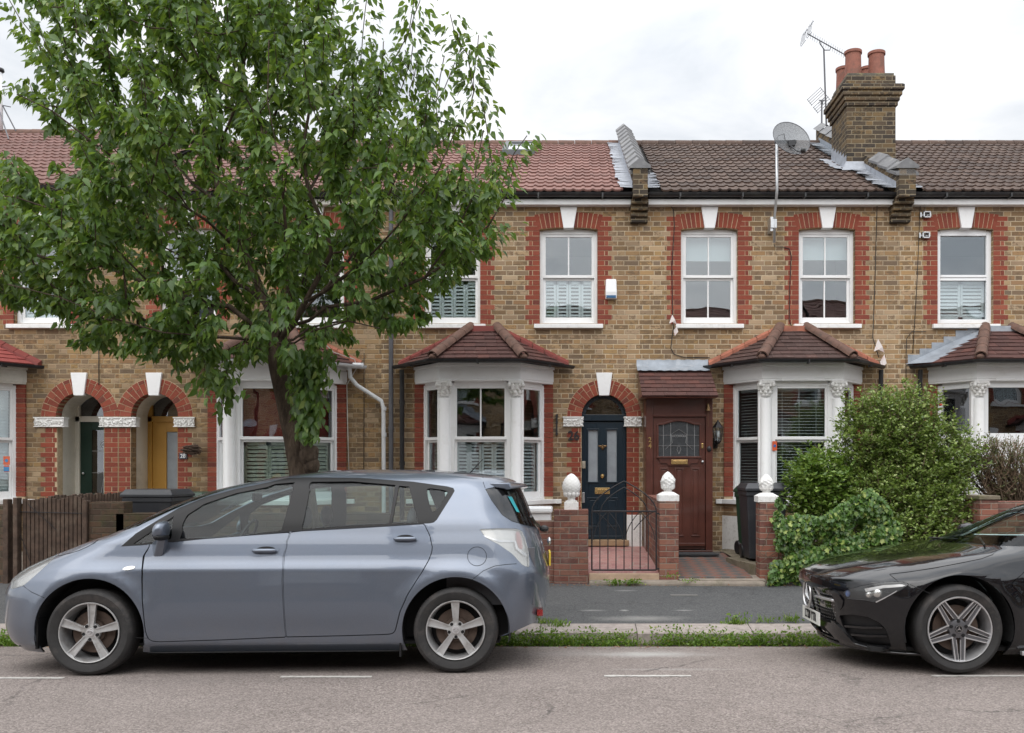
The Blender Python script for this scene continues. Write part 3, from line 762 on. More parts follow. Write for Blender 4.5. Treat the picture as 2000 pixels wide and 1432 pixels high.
# red jambs & carved imposts at the doors
jamb_bricks(h26,fx(1107),fx(1135.5),.75,fz(833),tooth=1,side=-1)
jamb_bricks(h26,fx(1224),fx(1255)-.05,.86,fz(833))
capital(h26,fx(1099),14,fz(833),fz(814),flat=True,x2=fx(1140),seed=5,name='impost')
capital(h26,fx(1218),14,fz(833),fz(814),flat=True,x2=fx(1254),seed=6,name='impost')
m=MB(); m.box(fx(1224),fx(1254),13.97,14.05,.30,.86); m.build('plinth',MT['whitestone'],h26,bevel=.006)
jamb_bricks(h30,fx(80),fx(112),.3,fz(836),tooth=1,side=-1)
jamb_bricks(h30,fx(205),fx(231),.3,fz(836))
jamb_bricks(h28,fx(233),fx(255.5),.3,fz(836))
jamb_bricks(h28,fx(348),fx(377),.3,fz(836),tooth=1,side=1)
capital(h30,fx(68),14,fz(834),fz(815),flat=True,x2=fx(128),seed=7,name='impost')
capital(h28,fx(195),14,fz(834),fz(815),flat=True,x2=fx(268),seed=8,name='impost')
capital(h28,fx(340),14,fz(834),fz(815),flat=True,x2=fx(382),seed=9,name='impost')

# ---------------- party wall parapets and chimney
def parapet(h,xc,w=.22,full=True,corb=True,yf=13.62,yb=18.3,seed=1,mat='stock_dark',kz=.30):
    ze,slope=EAVE+.165,2.28/4.38
    m=MB()
    z=lambda yy: ze+(yy-13.72)*slope
    # kneeler + corbels at the eaves
    for (a,b,c,y0) in ((fz(438),fz(428),.0,13.90),(fz(428),fz(418),.0,13.86),(fz(418),fz(408),.0,13.80),(fz(408),fz(398),.0,13.74)):
        m.box(xc-w/2-.02,xc+w/2+.02,y0,14.05,a+.006,b-.004)
    m.box(xc-w/2,xc+w/2,13.62,14.05,fz(398),z(13.7)+.38)
    if full:
        vs=[(xc-w/2,14.05,EAVE),(xc+w/2,14.05,EAVE),(xc-w/2,yb,z(yb)-.1),(xc+w/2,yb,z(yb)-.1),
            (xc-w/2,13.95,z(13.95)+kz),(xc+w/2,13.95,z(13.95)+kz),(xc-w/2,yb,z(yb)+kz),(xc+w/2,yb,z(yb)+kz)]
        m.add(vs,[(0,4,6,2),(1,3,7,5),(0,1,5,4),(2,6,7,3),(4,5,7,6),(0,2,3,1)])
    po=m.build('party_wall',MT[mat],h)
    c=MB(); cw=w/2+.045
    def cop(ya,yb_,n):
        for i in range(n):
            a=ya+(yb_-ya)*i/n; b=ya+(yb_-ya)*(i+1.03)/n; za=z(a)+kz+.03; zb=z(b)+kz+.015; lift=.018
            c.add([(xc-cw,a,za-.05+lift),(xc,a,za+.075+lift),(xc+cw,a,za-.05+lift),(xc-cw,b,zb-.05),(xc,b,zb+.075),(xc+cw,b,zb-.05),
                   (xc-cw,a,za-.09+lift),(xc+cw,a,za-.09+lift),(xc-cw,b,zb-.09),(xc+cw,b,zb-.09)],
                  [(0,1,4,3),(1,2,5,4),(0,6,1),(6,7,1),(7,2,1),(0,3,8,6),(2,7,9,5),(3,4,5,9,8)])
    if full: cop(13.7,yb,12 if full is True else full)
    else: cop(13.62,14.9,3)
    c.add([(xc-cw,13.60,z(13.7)+.36),(xc,13.60,z(13.7)+.48),(xc+cw,13.60,z(13.7)+.36),(xc-cw,14.0,z(13.7)+.42),(xc,14.0,z(13.7)+.54),(xc+cw,14.0,z(13.7)+.42),
           (xc-cw,13.60,z(13.7)+.32),(xc+cw,13.60,z(13.7)+.32)],[(0,1,4,3),(1,2,5,4),(0,6,7,2,1),(6,0,3),(2,7,5)])
    c.build('coping',MT['slate'],po,orient=True)
    return po,z
po,zf_=parapet(h26,fx(1250)-.02)
def flashing(h,x,side,y0,y1,z,width=.26,steps=10,seed=0,mat='leadpaint'):
    rr=random.Random(seed); m=MB(); n=steps*3
    up=.14
    for i in range(n):
        a=y0+(y1-y0)*i/n; b=y0+(y1-y0)*(i+1)/n
        wa=width*(.85+.3*rr.random()); wb=wa
        m.add([(x,a,z(a)+up),(x,b,z(b)+up),(x,b,z(b)+.045),(x,a,z(a)+.045),(x+side*wa,a,z(a)+.05+rr.uniform(0,.015)),(x+side*wb,b,z(b)+.05)],[(0,1,2,3),(3,2,5,4)])
    return m.build('lead_flashing',MT[mat],h)
flashing(h26,fx(1250)-.135,-1,13.75,18.1,zf_,.2,seed=3)
flashing(h26,fx(1250)+.095,1,13.75,14.9,zf_,.2,seed=4)
# right party wall with the chimney stack
xc=5.04
po2,z2=parapet(h24,xc,w=.25,full=False)
m=MB()
vs=[(xc-.125,14.0,EAVE),(xc+.125,14.0,EAVE),(xc-.125,15.35,z2(15.35)),(xc+.125,15.35,z2(15.35)),(xc-.125,14.0,z2(14.0)+.28),(xc+.125,14.0,z2(14.)+.28),(xc-.125,15.35,z2(15.35)+.28),(xc+.125,15.35,z2(15.35)+.28)]
m.add(vs,[(0,4,6,2),(1,3,7,5),(0,1,5,4),(4,5,7,6)])
vs=[(xc-.125,16.1,6.5),(xc+.125,16.1,6.5),(xc-.125,18.3,z2(18.3)-.1),(xc+.125,18.3,z2(18.3)-.1),(xc-.125,16.1,z2(16.1)+.3),(xc+.125,16.1,z2(16.1)+.3),(xc-.125,18.3,z2(18.3)+.3),(xc+.125,18.3,z2(18.3)+.3)]
m.add(vs,[(0,4,6,2),(1,3,7,5),(2,6,7,3),(4,5,7,6)])
pw=m.build('party_wall',MT['stock_dark'],h24)
m=MB()
for i in range(5):
    a=16.15+(18.35-16.15)*i/5; b=a+.46; cw=.17
    m.add([(xc-cw,a,z2(a)+.27+.02),(xc,a,z2(a)+.42),(xc+cw,a,z2(a)+.29),(xc-cw,b,z2(b)+.27),(xc,b,z2(b)+.40),(xc+cw,b,z2(b)+.27)],[(0,1,4,3),(1,2,5,4)])
m.build('coping',MT['slate'],pw)
flashing(h24,xc-.128,-1,13.75,15.35,z2,.24,seed=5)
flashing(h24,xc-.128,-1,16.2,18.1,z2,.22,seed=6,mat='lead')
flashing(h22,xc+.128,1,13.75,15.0,z2,.16,seed=7)
chy0,chy1,chx0,chx1=15.3,16.2,4.63,5.46
m=MB(); m.box(chx0,chx1,chy0,chy1,6.3,fz(0)*0+7.95)
def ring(e,z0,z1): m.box(chx0-e,chx1+e,chy0-e,chy1+e,z0,z1)
ring(.03,7.72,7.80); ring(.055,7.80,7.88); ring(.085,7.88,7.965); ring(.115,7.965,8.05); ring(.0,8.05,8.24)
cho=m.build('chimney',MT['stock_dark'],h24,bevel=.006)
m=MB(); m.box(chx0-.10,chx1+.10,chy0-.10,chy1+.10,8.05,8.065); m.box(chx0+.02,chx1-.02,chy0+.02,chy1-.02,8.24,8.29); m.build('flaunching',plain('sooty_mortar',(.11,.10,.08),.95,var=.4,bump=.8,bscale=30,dirt=((.28,.23,.12),8)),cho,bevel=.01)
for (x_,y_,h_) in ((4.80,15.50,.46),(5.20,15.50,.44),(4.80,16.02,.40),(5.21,16.02,.40)):
    m=MB(); m.lathe([(.142,0),(.134,h_*.5),(.130,h_-.05),(.148,h_-.045),(.148,h_),(.115,h_),(.11,h_-.3)],(x_,y_,8.27),n=24); m.build('chimney_pot',MT['terra'],cho,auto=40)
m=MB(); m.add([(chx0-.13,chy0-.16,z2(chy0-.16)+.05),(chx1-.3,chy0-.16,z2(chy0-.16)+.05),(chx1-.3,chy0-.012,z2(chy0)+.16),(chx0-.012,chy0-.012,z2(chy0)+.16)],[(0,1,2,3)])
for i in range(6):
    a=chy0+.9*i/6;b=a+.15
    m.add([(chx0-.006,a,z2(b)+.20),(chx0-.006,b,z2(b)+.20),(chx0-.006,b,z2(b)+.03),(chx0-.006,a,z2(a)+.03),(chx0-.2-.03*(i%2),b,z2(b)+.05),(chx0-.2-.03*(i%2),a,z2(a)+.05)],[(0,1,2,3),(3,2,4,5)])
m.build('lead_apron',MT['leadpaint'],cho)
# skylight on the roof of 26
m=MB(); zz=lambda yy: EAVE+.165+(yy-13.72)*2.28/4.38
sx0,sx1=(1000-1120)*17.2/F,(1046-1120)*17.2/F-.0; sx0=(984-1120)*17.2/F; y0,y1=16.75,17.75
def slab(mb,x0,x1,ya,yb,h0,h1):
    mb.add([(x0,ya,zz(ya)+h0),(x1,ya,zz(ya)+h0),(x1,yb,zz(yb)+h0),(x0,yb,zz(yb)+h0),(x0,ya,zz(ya)+h1),(x1,ya,zz(ya)+h1),(x1,yb,zz(yb)+h1),(x0,yb,zz(yb)+h1)],[(0,3,2,1),(4,5,6,7),(0,1,5,4),(1,2,6,5),(2,3,7,6),(3,0,4,7)])
sx1=(1046-1120)*17.2/F
slab(m,sx0,sx1,y0,y0+.09,.02,.12);slab(m,sx0,sx1,y1-.08,y1,.02,.12);slab(m,sx0,sx0+.08,y0+.09,y1-.08,.02,.12);slab(m,sx1-.08,sx1,y0+.09,y1-.08,.02,.12)
so=m.build('skylight',plain('skylight_frame',(.07,.075,.08),.4,metal=.4),h26)
m=MB(); slab(m,sx0+.08,sx1-.08,y0+.09,y1-.08,.06,.075); m.build('skylight_glass',plain('skylight_glass',(.55,.57,.60),.05,var=.02,coat=1),so)
m=MB(); slab(m,sx0+.10,sx0+.13,y0+.1,y1-.1,.078,.09);slab(m,sx1-.13,sx1-.10,y0+.1,y1-.1,.078,.09); m.build('skylight_bar',MT['upvc'],so)

# ---------------- doors
MT['navy']=plain('navy_door_paint',(.006,.019,.032),.3,var=.1,scale=4,coat=.2)
MT['maroon']=plain('brown_door_varnish',(.088,.027,.018),.33,var=.25,scale=3,bump=.15,bscale=30,coat=.3)
MT['mustard']=plain('mustard_door_paint',(.50,.27,.055),.45,var=.06,scale=3)
MT['green_door']=plain('dark_green_door_paint',(.012,.035,.025),.35,var=.15,scale=3)
def panel(m,x0,x1,z0,z1,y,w=.022,raised=True):
    """moulded panel on a door face at y"""
    for (a,b,c,d) in ((x0,x1,z0,z0+w),(x0,x1,z1-w,z1),(x0,x0+w,z0+w,z1-w),(x1-w,x1,z0+w,z1-w)): m.box(a,b,y-.012,y+.005,c,d)
    if raised: m.box(x0+w+.02,x1-w-.02,y-.008,y+.005,z0+w+.02,z1-w-.02)
# 26: navy door in arch, slightly recessed
y=14.13; X=lambda p,d=14.13:(p-VX)*d/F; Z=lambda p,d=14.13:H+(VY-p)*d/F
dx0,dx1=X(1136),X(1223); 
m=MB(); m.box(dx0,X(1141.5),y-.01,y+.08,Z(1053),Z(812)); m.box(X(1217.5),dx1,y-.01,y+.08,Z(1053),Z(812)); m.box(dx0,dx1,y-.02,y+.08,Z(822),Z(810))
cx=fx(1180); rr=.345; n=20
for i in range(n):
    a0=pi*i/n;a1=pi*(i+1)/n
    m.prism([(cx+(rr-.055)*cos(a1),fz(814)+(rr-.055)*sin(a1)),(cx+(rr-.055)*cos(a0),fz(814)+(rr-.055)*sin(a0)),(cx+(rr+.03)*cos(a0),fz(814)+(rr+.03)*sin(a0)),(cx+(rr+.03)*cos(a1),fz(814)+(rr+.03)*sin(a1))],y-.01,y+.08)
do=m.build('door_frame',MT['navy'],h26,bevel=.004)
m=MB(); m.prism([(cx+.32*cos(pi*i/20),fz(814)+.32*sin(pi*i/20)) for i in range(21)],y+.03,y+.036); m.build('fanlight',MT['glass_dark'],do)
m=MB(); zb,ztp=Z(1053),Z(824)
# door leaf with two glazed slots
a0,a1,b0,b1=X(1149),X(1167.5),X(1185.5),X(1204.5); g0,g1=Z(941),Z(840)
m.box(X(1141.5),a0,y+.012,y+.055,zb,ztp);m.box(a1,b0,y+.012,y+.055,zb,ztp);m.box(b1,X(1217.5),y+.012,y+.055,zb,ztp)
for (p,q) in ((a0,a1),(b0,b1)): m.box(p,q,y+.012,y+.055,zb,g0); m.box(p,q,y+.012,y+.055,g1,ztp)
for (p,q) in ((a0,a1),(b0,b1)):
    for (c,d,e,f) in ((p-.022,q+.022,g0-.022,g0),(p-.022,q+.022,g1,g1+.022),(p-.022,p,g0,g1),(q,q+.022,g0,g1)): m.box(c,d,y-.004,y+.02,e,f)
panel(m,X(1149)-.02,X(1168)+.02,Z(1030),Z(972),y+.012); panel(m,X(1186)-.02,X(1204.5)+.02,Z(1030),Z(972),y+.012)
m.box(X(1141.5),X(1217.5),y-.012,y+.02,zb,zb+.05)
dl=m.build('front_door',MT['navy'],h26,bevel=.003)
m=MB(); m.box(a0,a1,y+.03,y+.036,g0,g1); m.box(b0,b1,y+.03,y+.036,g0,g1); m.build('frosted_glass',MT['frost'],dl)
m=MB(); m.lathe([(.0,-.055),(.022,-.052),(.033,-.038),(.03,-.02),(.014,-.012),(.014,0),(.03,.004)],(X(1176.5),y+.012,Z(930)),n=18,axis='y'); m.build('door_knob',MT['brass'],dl,auto=40)
m=MB(); m.box(X(1162),X(1191),y-.002,y+.02,Z(965),Z(953)); m.box(X(1166),X(1186),y-.010,y,Z(962.5),Z(955.5)); m.build('letter_box',MT['brass'],dl,bevel=.002)
m=MB(); bx,bz=X(1177),Z(875) # bee shaped knocker
m.ball((bx,y-.008,bz),.022,.014,.034); m.ball((bx,y-.012,bz+.038),.015,.012,.014)
for s in (-1,1): m.add([(bx+s*.01,y-.012,bz+.022),(bx+s*.065,y-.018,bz+.048),(bx+s*.062,y-.018,bz+.022),(bx+s*.02,y-.012,bz)],[(0,1,2,3) if s<0 else (3,2,1,0)]); m.ball((bx+s*.038,y-.012,bz+.028),.032,.006,.013)
m.build('door_knocker',MT['bronze'],dl,auto=50)
m=MB(); m.box(X(1136.5),X(1143.5),y-.03,y,Z(915),Z(901)); m.lathe([(.013,-.006),(.013,0)],(X(1140),y-.03,Z(906)),n=12,axis='y'); m.build('door_lock',plain('worn_brass',(.5,.46,.38),.4,metal=.7),dl,bevel=.003)
m=MB(); m.box(X(1137),X(1142),y-.025,y,Z(982),Z(962)); m.build('door_handle',MT['alu'],dl,bevel=.003)
text_mesh('26',.20,.006,MT['iron'],'house_number',h26,(fx(1120.5),13.985,fz(852)),bold=.004,sx=.9)
m=MB(); m.box(dx0-.03,dx1+.03,13.9,14.2,Z(1064),Z(1053.5)); m.build('doorstep',plain('tan_stone',(.33,.22,.13),.85,var=.2,bump=.4),h26,bevel=.006)
# boot-scraper like wall ornament (wall hook) left of door 26
m=MB(); hx=fx(1087.5); m.box(hx-.012,hx+.012,13.96,13.985,fz(850),fz(809)); 
for zz_ in (812,825,848): m.box(hx-.018,hx+.018,13.955,13.99,fz(zz_+2),fz(zz_-2))
m.tube([(hx,13.96,fz(810)),(hx-.01,13.9,fz(811)),(hx-.01,13.88,fz(818))],.006,n=6); m.build('wall_hook',MT['iron'],h26)

# 28 & 30: recessed porches
def recess(h,cx,r,depth,name,wallm,zb=.30):
    m=MB(); zs=fz(814); R=r/126.; n=20; y0=14.16; y1=14+depth
    prof=[(cx-R-.0,zb)]+[(cx+R*cos(pi-pi*i/n),zs+R*sin(pi-pi*i/n)) for i in range(n+1)]+[(cx+R,zb)]
    for i in range(len(prof)-1):
        a,b=prof[i],prof[i+1]; m.add([(a[0],y0,a[1]),(a[0],y1,a[1]),(b[0],y1,b[1]),(b[0],y0,b[1])],[(0,1,2,3)])
    m.add([(cx-R,14,zb),(cx+R,14,zb),(cx+R,y1,zb),(cx-R,y1,zb)],[(0,1,2,3)])
    return m.build('porch_recess',MT[wallm],h,auto=50)
for (h,cx_p,r,mm,glz) in ((h30,156,47,'green_door',0),(h28,302,46,'mustard',1)):
    cx=fx(cx_p); dep=.62; recess(h,cx,r,dep,'porch_recess','cream'); y=14+dep-.02; R=r/126.
    m=MB(); zs=fz(814)
    fr='cream' if glz==0 else 'mustard'
    m.box(cx-R,cx-R+.07,y-.06,y+.02,.3,zs+.42); m.box(cx+R-.07,cx+R,y-.06,y+.02,.3,zs+.42); m.box(cx-R,cx+R,y-.06,y+.02,2.33,2.42)
    fo=m.build('door_frame',MT[fr],h,bevel=.004)
    m=MB(); m.box(cx-R+.05,cx+R-.05,y-.01,y,2.42,zs+.45); m.build('fanlight',MT['glass_dark'],fo)
    m=MB(); x0,x1=cx-R+.07,cx+R-.07; yy=y-.03
    if glz:
        s0,s1=cx-.07,cx+.11; q0,q1=.98,2.17
        m.box(x0,s0,yy,yy+.04,.3,2.33);m.box(s1,x1,yy,yy+.04,.3,2.33);m.box(s0,s1,yy,yy+.04,.3,q0);m.box(s0,s1,yy,yy+.04,q1,2.33)
        panel(m,s0-.02,s1+.02,q0-.02,q1+.02,yy,.02,False)
        dl=m.build('front_door',MT['mustard'],h,bevel=.004)
        g=MB(); g.box(s0,s1,yy+.015,yy+.02,q0,q1); g.build('frosted_glass',MT['frost'],dl)
        g=MB(); g.tube([(cx+.22,yy-.005,1.72),(cx+.22,yy-.05,1.66),(cx+.22,yy-.05,1.56),(cx+.22,yy-.005,1.5)],.014,n=8); g.box(cx+.19,cx+.25,yy-.012,yy,1.48,1.78); g.build('door_knocker',MT['alu'],dl)
        g=MB(); g.ball((cx+.22,yy-.04,1.12),.035); g.build('door_knob',MT['alu'],dl,smooth=True)
    else:
        s0,s1=cx-.12,cx+.26; q0,q1=1.18,2.2
        m.box(x0,s0,yy,yy+.04,.3,2.33);m.box(s1,x1,yy,yy+.04,.3,2.33);m.box(s0,s1,yy,yy+.04,.3,q0);m.box(s0,s1,yy,yy+.04,q1,2.33)
        dl=m.build('front_door',MT['green_door'],h,bevel=.004)
        g=MB(); g.box(s0,s1,yy+.015,yy+.02,q0,q1); g.build('leaded_glass',MT['glass_dark'],dl)
        g=MB(); L=lambda pts: g.tube([(a,yy+.01,b) for a,b in pts],.005,n=5)
        L([(s0,q0+.33),(s1,q0+.33)]);L([(s0,q0+.68),(s1,q0+.68)]);L([((s0+s1)/2,q0),((s0+s1)/2,q1-.25)])
        L([((s0+s1)/2+.06*cos(a),q1-.24+.07*sin(a)) for a in [i*.6 for i in range(12)]]);L([((s0+s1)/2+.03*cos(a),q1-.24+.035*sin(a)) for a in [i*.8 for i in range(9)]])
        L([((s0+s1)/2,q0+.6),((s0+s1)/2+.12,q0+.66),(s1,q0+.74)]);L([((s0+s1)/2-.04,q0),((s0+s1)/2,q0+.25),((s0+s1)/2+.04,q0)])
        g.build('lead_came',MT['alu'],dl)
        g=MB(); g.ball((x0+.06,yy-.03,1.5),.02); g.build('door_lock',MT['alu'],dl,smooth=True); g=MB(); g.ball((x0+.05,yy-.03,1.05),.025); g.build('door_knob',MT['alu'],dl,smooth=True)
# 28 plaque
m=MB(); m.box(fx(351),fx(366.5),13.975,13.99,fz(896.5),fz(885.5)); pq=m.build('number_plaque',plain('navy_enamel',(.012,.015,.04),.3),h28,bevel=.003)
m=MB(); 
for (a,b,c,d) in ((351,366.5,896.5,895.6),(351,366.5,886.4,885.5),(351,351.9,895.6,886.4),(365.6,366.5,895.6,886.4)): m.box(fx(a)+.003,fx(b)-.003,13.972,13.975,fz(c)+.003,fz(d)-.003)
m.build('plaque_border',MT['upvc'],pq)
text_mesh('28',.085,.003,MT['upvc'],'plaque_digits',pq,(fx(358.8),13.971,fz(891)),bold=.001)

# 24: enclosed porch
def P3(px,d): return (px-VX)*d/F
yp=13.40
x0,x1=P3(1262,yp),P3(1392,yp); zt_=H+(VY-772)*yp/F; zb_=H-(1075-VY)*yp/F
Zp=lambda p:H+(VY-p)*yp/F; Xp=lambda p:P3(p,yp)
m=MB(); m.box(x0,x0+.04,yp+.03,14.0,zb_,zt_-.005); m.box(x1-.04,x1,yp+.03,14.0,zb_,zt_-.005)
m.box(Xp(1262),Xp(1275.5),yp,yp+.08,zb_,zt_); m.box(Xp(1378.5),Xp(1392),yp,yp+.08,zb_,zt_); m.box(Xp(1275.5),Xp(1378.5),yp+.005,yp+.08,Zp(812),zt_)
m.box(Xp(1275.5),Xp(1378.5),yp-.012,yp+.06,Zp(814),Zp(809)); m.box(x0,x1,yp-.01,yp+.08,zb_-.04,zb_+.0)
po_=m.build('porch',MT['maroon'],h24,bevel=.005)
m=MB(); zc=lambda p:Zp(p); a,b=Xp(1286.5),Xp(1366.5); g0,g1=Zp(891),Zp(830); yy=yp+.03
l,r_=Xp(1276.5),Xp(1377.5)
n=12; top=[(a+(b-a)*i/n, g1+.055*sin(pi*min(1,max(0,(i/n-.12)/.76)))) for i in range(n+1)]
loops_out=[(l,zb_+.02),(r_,zb_+.02),(r_,Zp(814)),(l,Zp(814))]
wall_sheet(m,l,r_,zb_+.02,Zp(814),[[(a,g0),(b,g0)]+top[::-1]],yy,.03)
m.box(a-.03,b+.03,yy-.035,yy+.01,Zp(895),Zp(891.5))
for i in range(n):
    p,q=top[i],top[i+1]; m.prism([(p[0],p[1]),(q[0],q[1]),(q[0],q[1]+.028),(p[0],p[1]+.028)],yy-.018,yy)
m.box(a-.025,a,yy-.018,yy,g0,g1+.01);m.box(b,b+.025,yy-.018,yy,g0,g1+.01)
m.prism([(a,Zp(895)),(a+.03,Zp(905)),(a+.12,Zp(905)),(a+.15,Zp(910)),(b-.15,Zp(910)),(b-.12,Zp(905)),(b-.03,Zp(905)),(b,Zp(895))],yy-.02,yy-.001)
for (p,q) in ((1288,1306),(1318,1336),(1350,1367)):
    panel(m,Xp(p),Xp(q),Zp(1048),Zp(914),yy,.02,True)
m.box(l+.06,r_-.0,yy-.03,yy,Zp(1067),Zp(1061))
dl=m.build('front_door',MT['maroon'],po_,bevel=.003)
g=MB(); g.prism([(a,g0),(b,g0)]+top[::-1],yy+.012,yy+.016); g.build('leaded_glass',plain('obscured_glass',(.045,.05,.055),.25,var=.5,scale=60,bump=.6,bscale=90,coat=.3),dl)
g=MB(); L=lambda pts: g.tube([(p,yy+.006,q) for p,q in pts],.0035,n=5)
cxm=(a+b)/2; hh=g1-g0
for q in (.33,.67): L([(a,g0+hh*q),(b,g0+hh*q)])
for q in (.12,.3,.7,.88): L([(a+(b-a)*q,g0),(a+(b-a)*q,g1+.03)])
L([(cxm-.2,g0+.1),(cxm-.1,g0+.2),(cxm-.12,g0+.32),(cxm,g0+.40),(cxm+.12,g0+.32),(cxm+.1,g0+.2),(cxm+.2,g0+.1)])
for k in range(6): L([(cxm+(k-2.5)*.035+.015*cos(t_),g0+.30+.015*sin(t_)) for t_ in [i*.9 for i in range(8)]])
L([(cxm,g0+.03),(cxm-.03,g0+.1),(cxm,g0+.17),(cxm+.03,g0+.1),(cxm,g0+.03)]); g.build('lead_came',MT['alu'],dl)
g=MB(); g.box(Xp(1311),Xp(1343),yy-.035,yy-.02,Zp(907),Zp(898)); g.box(Xp(1315),Xp(1339),yy-.042,yy-.034,Zp(905),Zp(900)); g.build('letter_box',MT['brass'],dl,bevel=.002)
g=MB(); g.box(Xp(1370),Xp(1374),yy-.025,yy,Zp(876),Zp(866)); g.build('door_handle',MT['brass'],dl,bevel=.004)
g=MB(); g.ball((Xp(1372.5),yy-.02,Zp(902)),.022); g.build('door_knob',MT['alu'],dl,smooth=True)
text_mesh('2',.105,.003,MT['brass'],'house_number',po_,(Xp(1269.3),yp-.004,Zp(859.5)),bold=.002)
text_mesh('4',.105,.003,MT['brass'],'house_number',po_,(Xp(1269.3),yp-.004,Zp(871.5)),bold=.002)
# small bell and knob on the frame
g=MB(); bx_=Xp(1382); g.tube([(bx_,yp-.03,Zp(789)),(bx_,yp-.03,Zp(792))],.02,n=8); g.lathe([(.02,0),(.022,-.02),(.03,-.05),(.045,-.09)],(bx_,yp-.05,Zp(791)),n=14); g.tube([(bx_,yp-.05,Zp(800)),(bx_,yp-.05,Zp(834))],.003,n=5); g.build('door_bell',MT['bronze'],po_,auto=50)
g=MB(); g.ball((Xp(1385),yp-.01,Zp(877)),.035,.02,.045); g.build('entry_buzzer',MT['black'],po_,smooth=True)
# canopy
m=MB(); dlo=13.12; dhi=13.95
E0=Vector((P3(1254,dlo),dlo,H+(VY-774)*dlo/F));E1=Vector((P3(1403,dlo),dlo,E0.z));T0=Vector((P3(1248,dhi),dhi,H+(VY-722)*dhi/F));T1=Vector((P3(1397,dhi),dhi,T0.z))
T0.x=E0.x;T1.x=E1.x
m.add([E0+Vector((0,0,-.02)),E1+Vector((0,0,-.02)),T1+Vector((0,0,-.02)),T0+Vector((0,0,-.02))],[(0,1,2,3)])
m.add([E0,T0,Vector((E0.x,dhi,E0.z)),],[(0,1,2)]); m.add([E1,T1,Vector((E1.x,dhi,E1.z)),],[(2,1,0)])
m.add([E0+Vector((0,0,-.02)),E1+Vector((0,0,-.02)),Vector((E1.x,dhi,E1.z)),Vector((E0.x,dhi,E0.z))],[(3,2,1,0)])
m.box(E0.x+.03,E1.x-.03,yp-.05,yp+.08,zt_-.0,E0.z+.12)
m.cur=1; tiled_plane(m,E0,E1,T1,T0,7); m.build('canopy_roof',[MT['maroon'],MT['plain_tile']],po_)
m=MB(); n=24; rows=[]
for i in range(n+1):
    X_=T0.x-.02+(T1.x-T0.x+.0)*i/n; w_=.006*sin(i*1.9)
    rows+= [(X_,13.985,fz(703)+w_),(X_,13.97+w_,fz(714)),(X_,13.80+w_,T0.z-.06+.03+w_)]
m.add(rows,[(i*3+j,i*3+3+j,i*3+4+j,i*3+1+j) for i in range(n) for j in range(2)]); m.build('lead_flashing',MT['lead'],po_,smooth=True)

# 22/24/28 drainpipes etc
pipe(h26,[(fx(787),13.9,3.1),(fx(787),13.92,2.95),(fx(787),13.93,.3)],.036,'black',collars=[(fx(787),13.93,2.6),(fx(787),13.93,1.66)])
pipe(h28,[(fx(765.5)-.0,13.93,EAVE+.1),(fx(765.5),13.93,.3)],.036,'grey_pipe',collars=[(fx(765.5),13.93,3.95),(fx(765.5),13.93,2.2)])
pipe(h28,[(fx(689),13.8,3.13),(fx(689),13.84,2.98),(fx(700),13.9,2.86),(fx(747),13.92,2.62),(fx(751),13.92,2.5),(fx(752),13.92,.3)],.032,'white_pipe',collars=[(fx(752),13.92,2.5),(fx(752),13.92,2.1)])
m=MB(); m.tube([(fx(680),13.86,3.16),(fx(714),13.86,3.155)],.045,n=12); m.build('gutter',MT['white_pipe'],h28,smooth=True)
pipe(h24,[(fx(1716),13.88,3.1),(fx(1716),13.9,2.9),(fx(1716),13.92,.3)],.036,'black')
pipe(h22,[(fx(1792),13.88,3.1),(fx(1792),13.9,2.9),(fx(1792),13.92,.3)],.036,'black')
def cable(name,label,pts,r=.006,mat='cable',cat='cable'):
    m=MB(); m.tube(pts,r,n=6); o=m.build(name,MT[mat],None,smooth=True); return tag(o,label,cat)
cable('cable','black cable hanging down the wall above the pair of arched porches at left',[(fx(193),13.985,fz(665)),(fx(194),13.985,fz(700)),(fx(194),13.985,fz(752))])
cable('cable','black seam cable on the wall left of the white drainpipe',[(fx(711.5),13.985,fz(690)),(fx(711.5),13.985,fz(800)),(fx(711),13.985,fz(930))],.005)
cable('cable','white twin cable running down beside the red jamb of the bay behind the tree',[(fx(660),13.3,fz(668)),(fx(661),13.2,fz(685)),(fx(672),13.4,fz(698)),(fx(697),13.85,fz(704)),(fx(700),13.9,fz(720)),(fx(679),13.95,fz(752)),(fx(680),13.96,fz(820)),(fx(683),13.96,fz(930))],.007,'wcable')
cable('cable','black cable looping from the dish pole down past the sash window',[(fx(1511),13.97,fz(478)),(fx(1512),13.95,fz(484)),(fx(1528),13.98,fz(483)),(fx(1541),13.985,fz(486)),(fx(1545),13.985,fz(500)),(fx(1542),13.985,fz(560)),(fx(1541),13.985,fz(625)),(fx(1545),13.985,fz(636)),(fx(1552),13.985,fz(641)),(fx(1530),13.985,fz(645)),(fx(1480),13.985,fz(664)),(fx(1440),13.985,fz(677)),(fx(1392),13.985,fz(702))])
cable('cable','black cable on the wall left of the upper left sash window of the porch house',[(fx(1308),13.985,fz(400)),(fx(1315),13.985,fz(410)),(fx(1317),13.985,fz(440)),(fx(1312),13.985,fz(520)),(fx(1313),13.985,fz(600)),(fx(1315),13.985,fz(640)),(fx(1310),13.985,fz(680)),(fx(1316),13.985,fz(692)),(fx(1335),13.985,fz(698)),(fx(1386),13.985,fz(699))])
cable('cable','black cable dropping from the gutter to the white flag at the bay roof end',[(fx(1711),13.75,fz(378)),(fx(1711),13.95,fz(400)),(fx(1708),13.985,fz(560)),(fx(1704),13.985,fz(660)),(fx(1712),13.9,fz(700))])
cable('cable','thin black cable crossing the wall just left of the grey wall brackets',[(fx(1795),13.75,fz(374)),(fx(1795),13.95,fz(400)),(fx(1790),13.985,fz(560)),(fx(1782),13.985,fz(690))],.005)
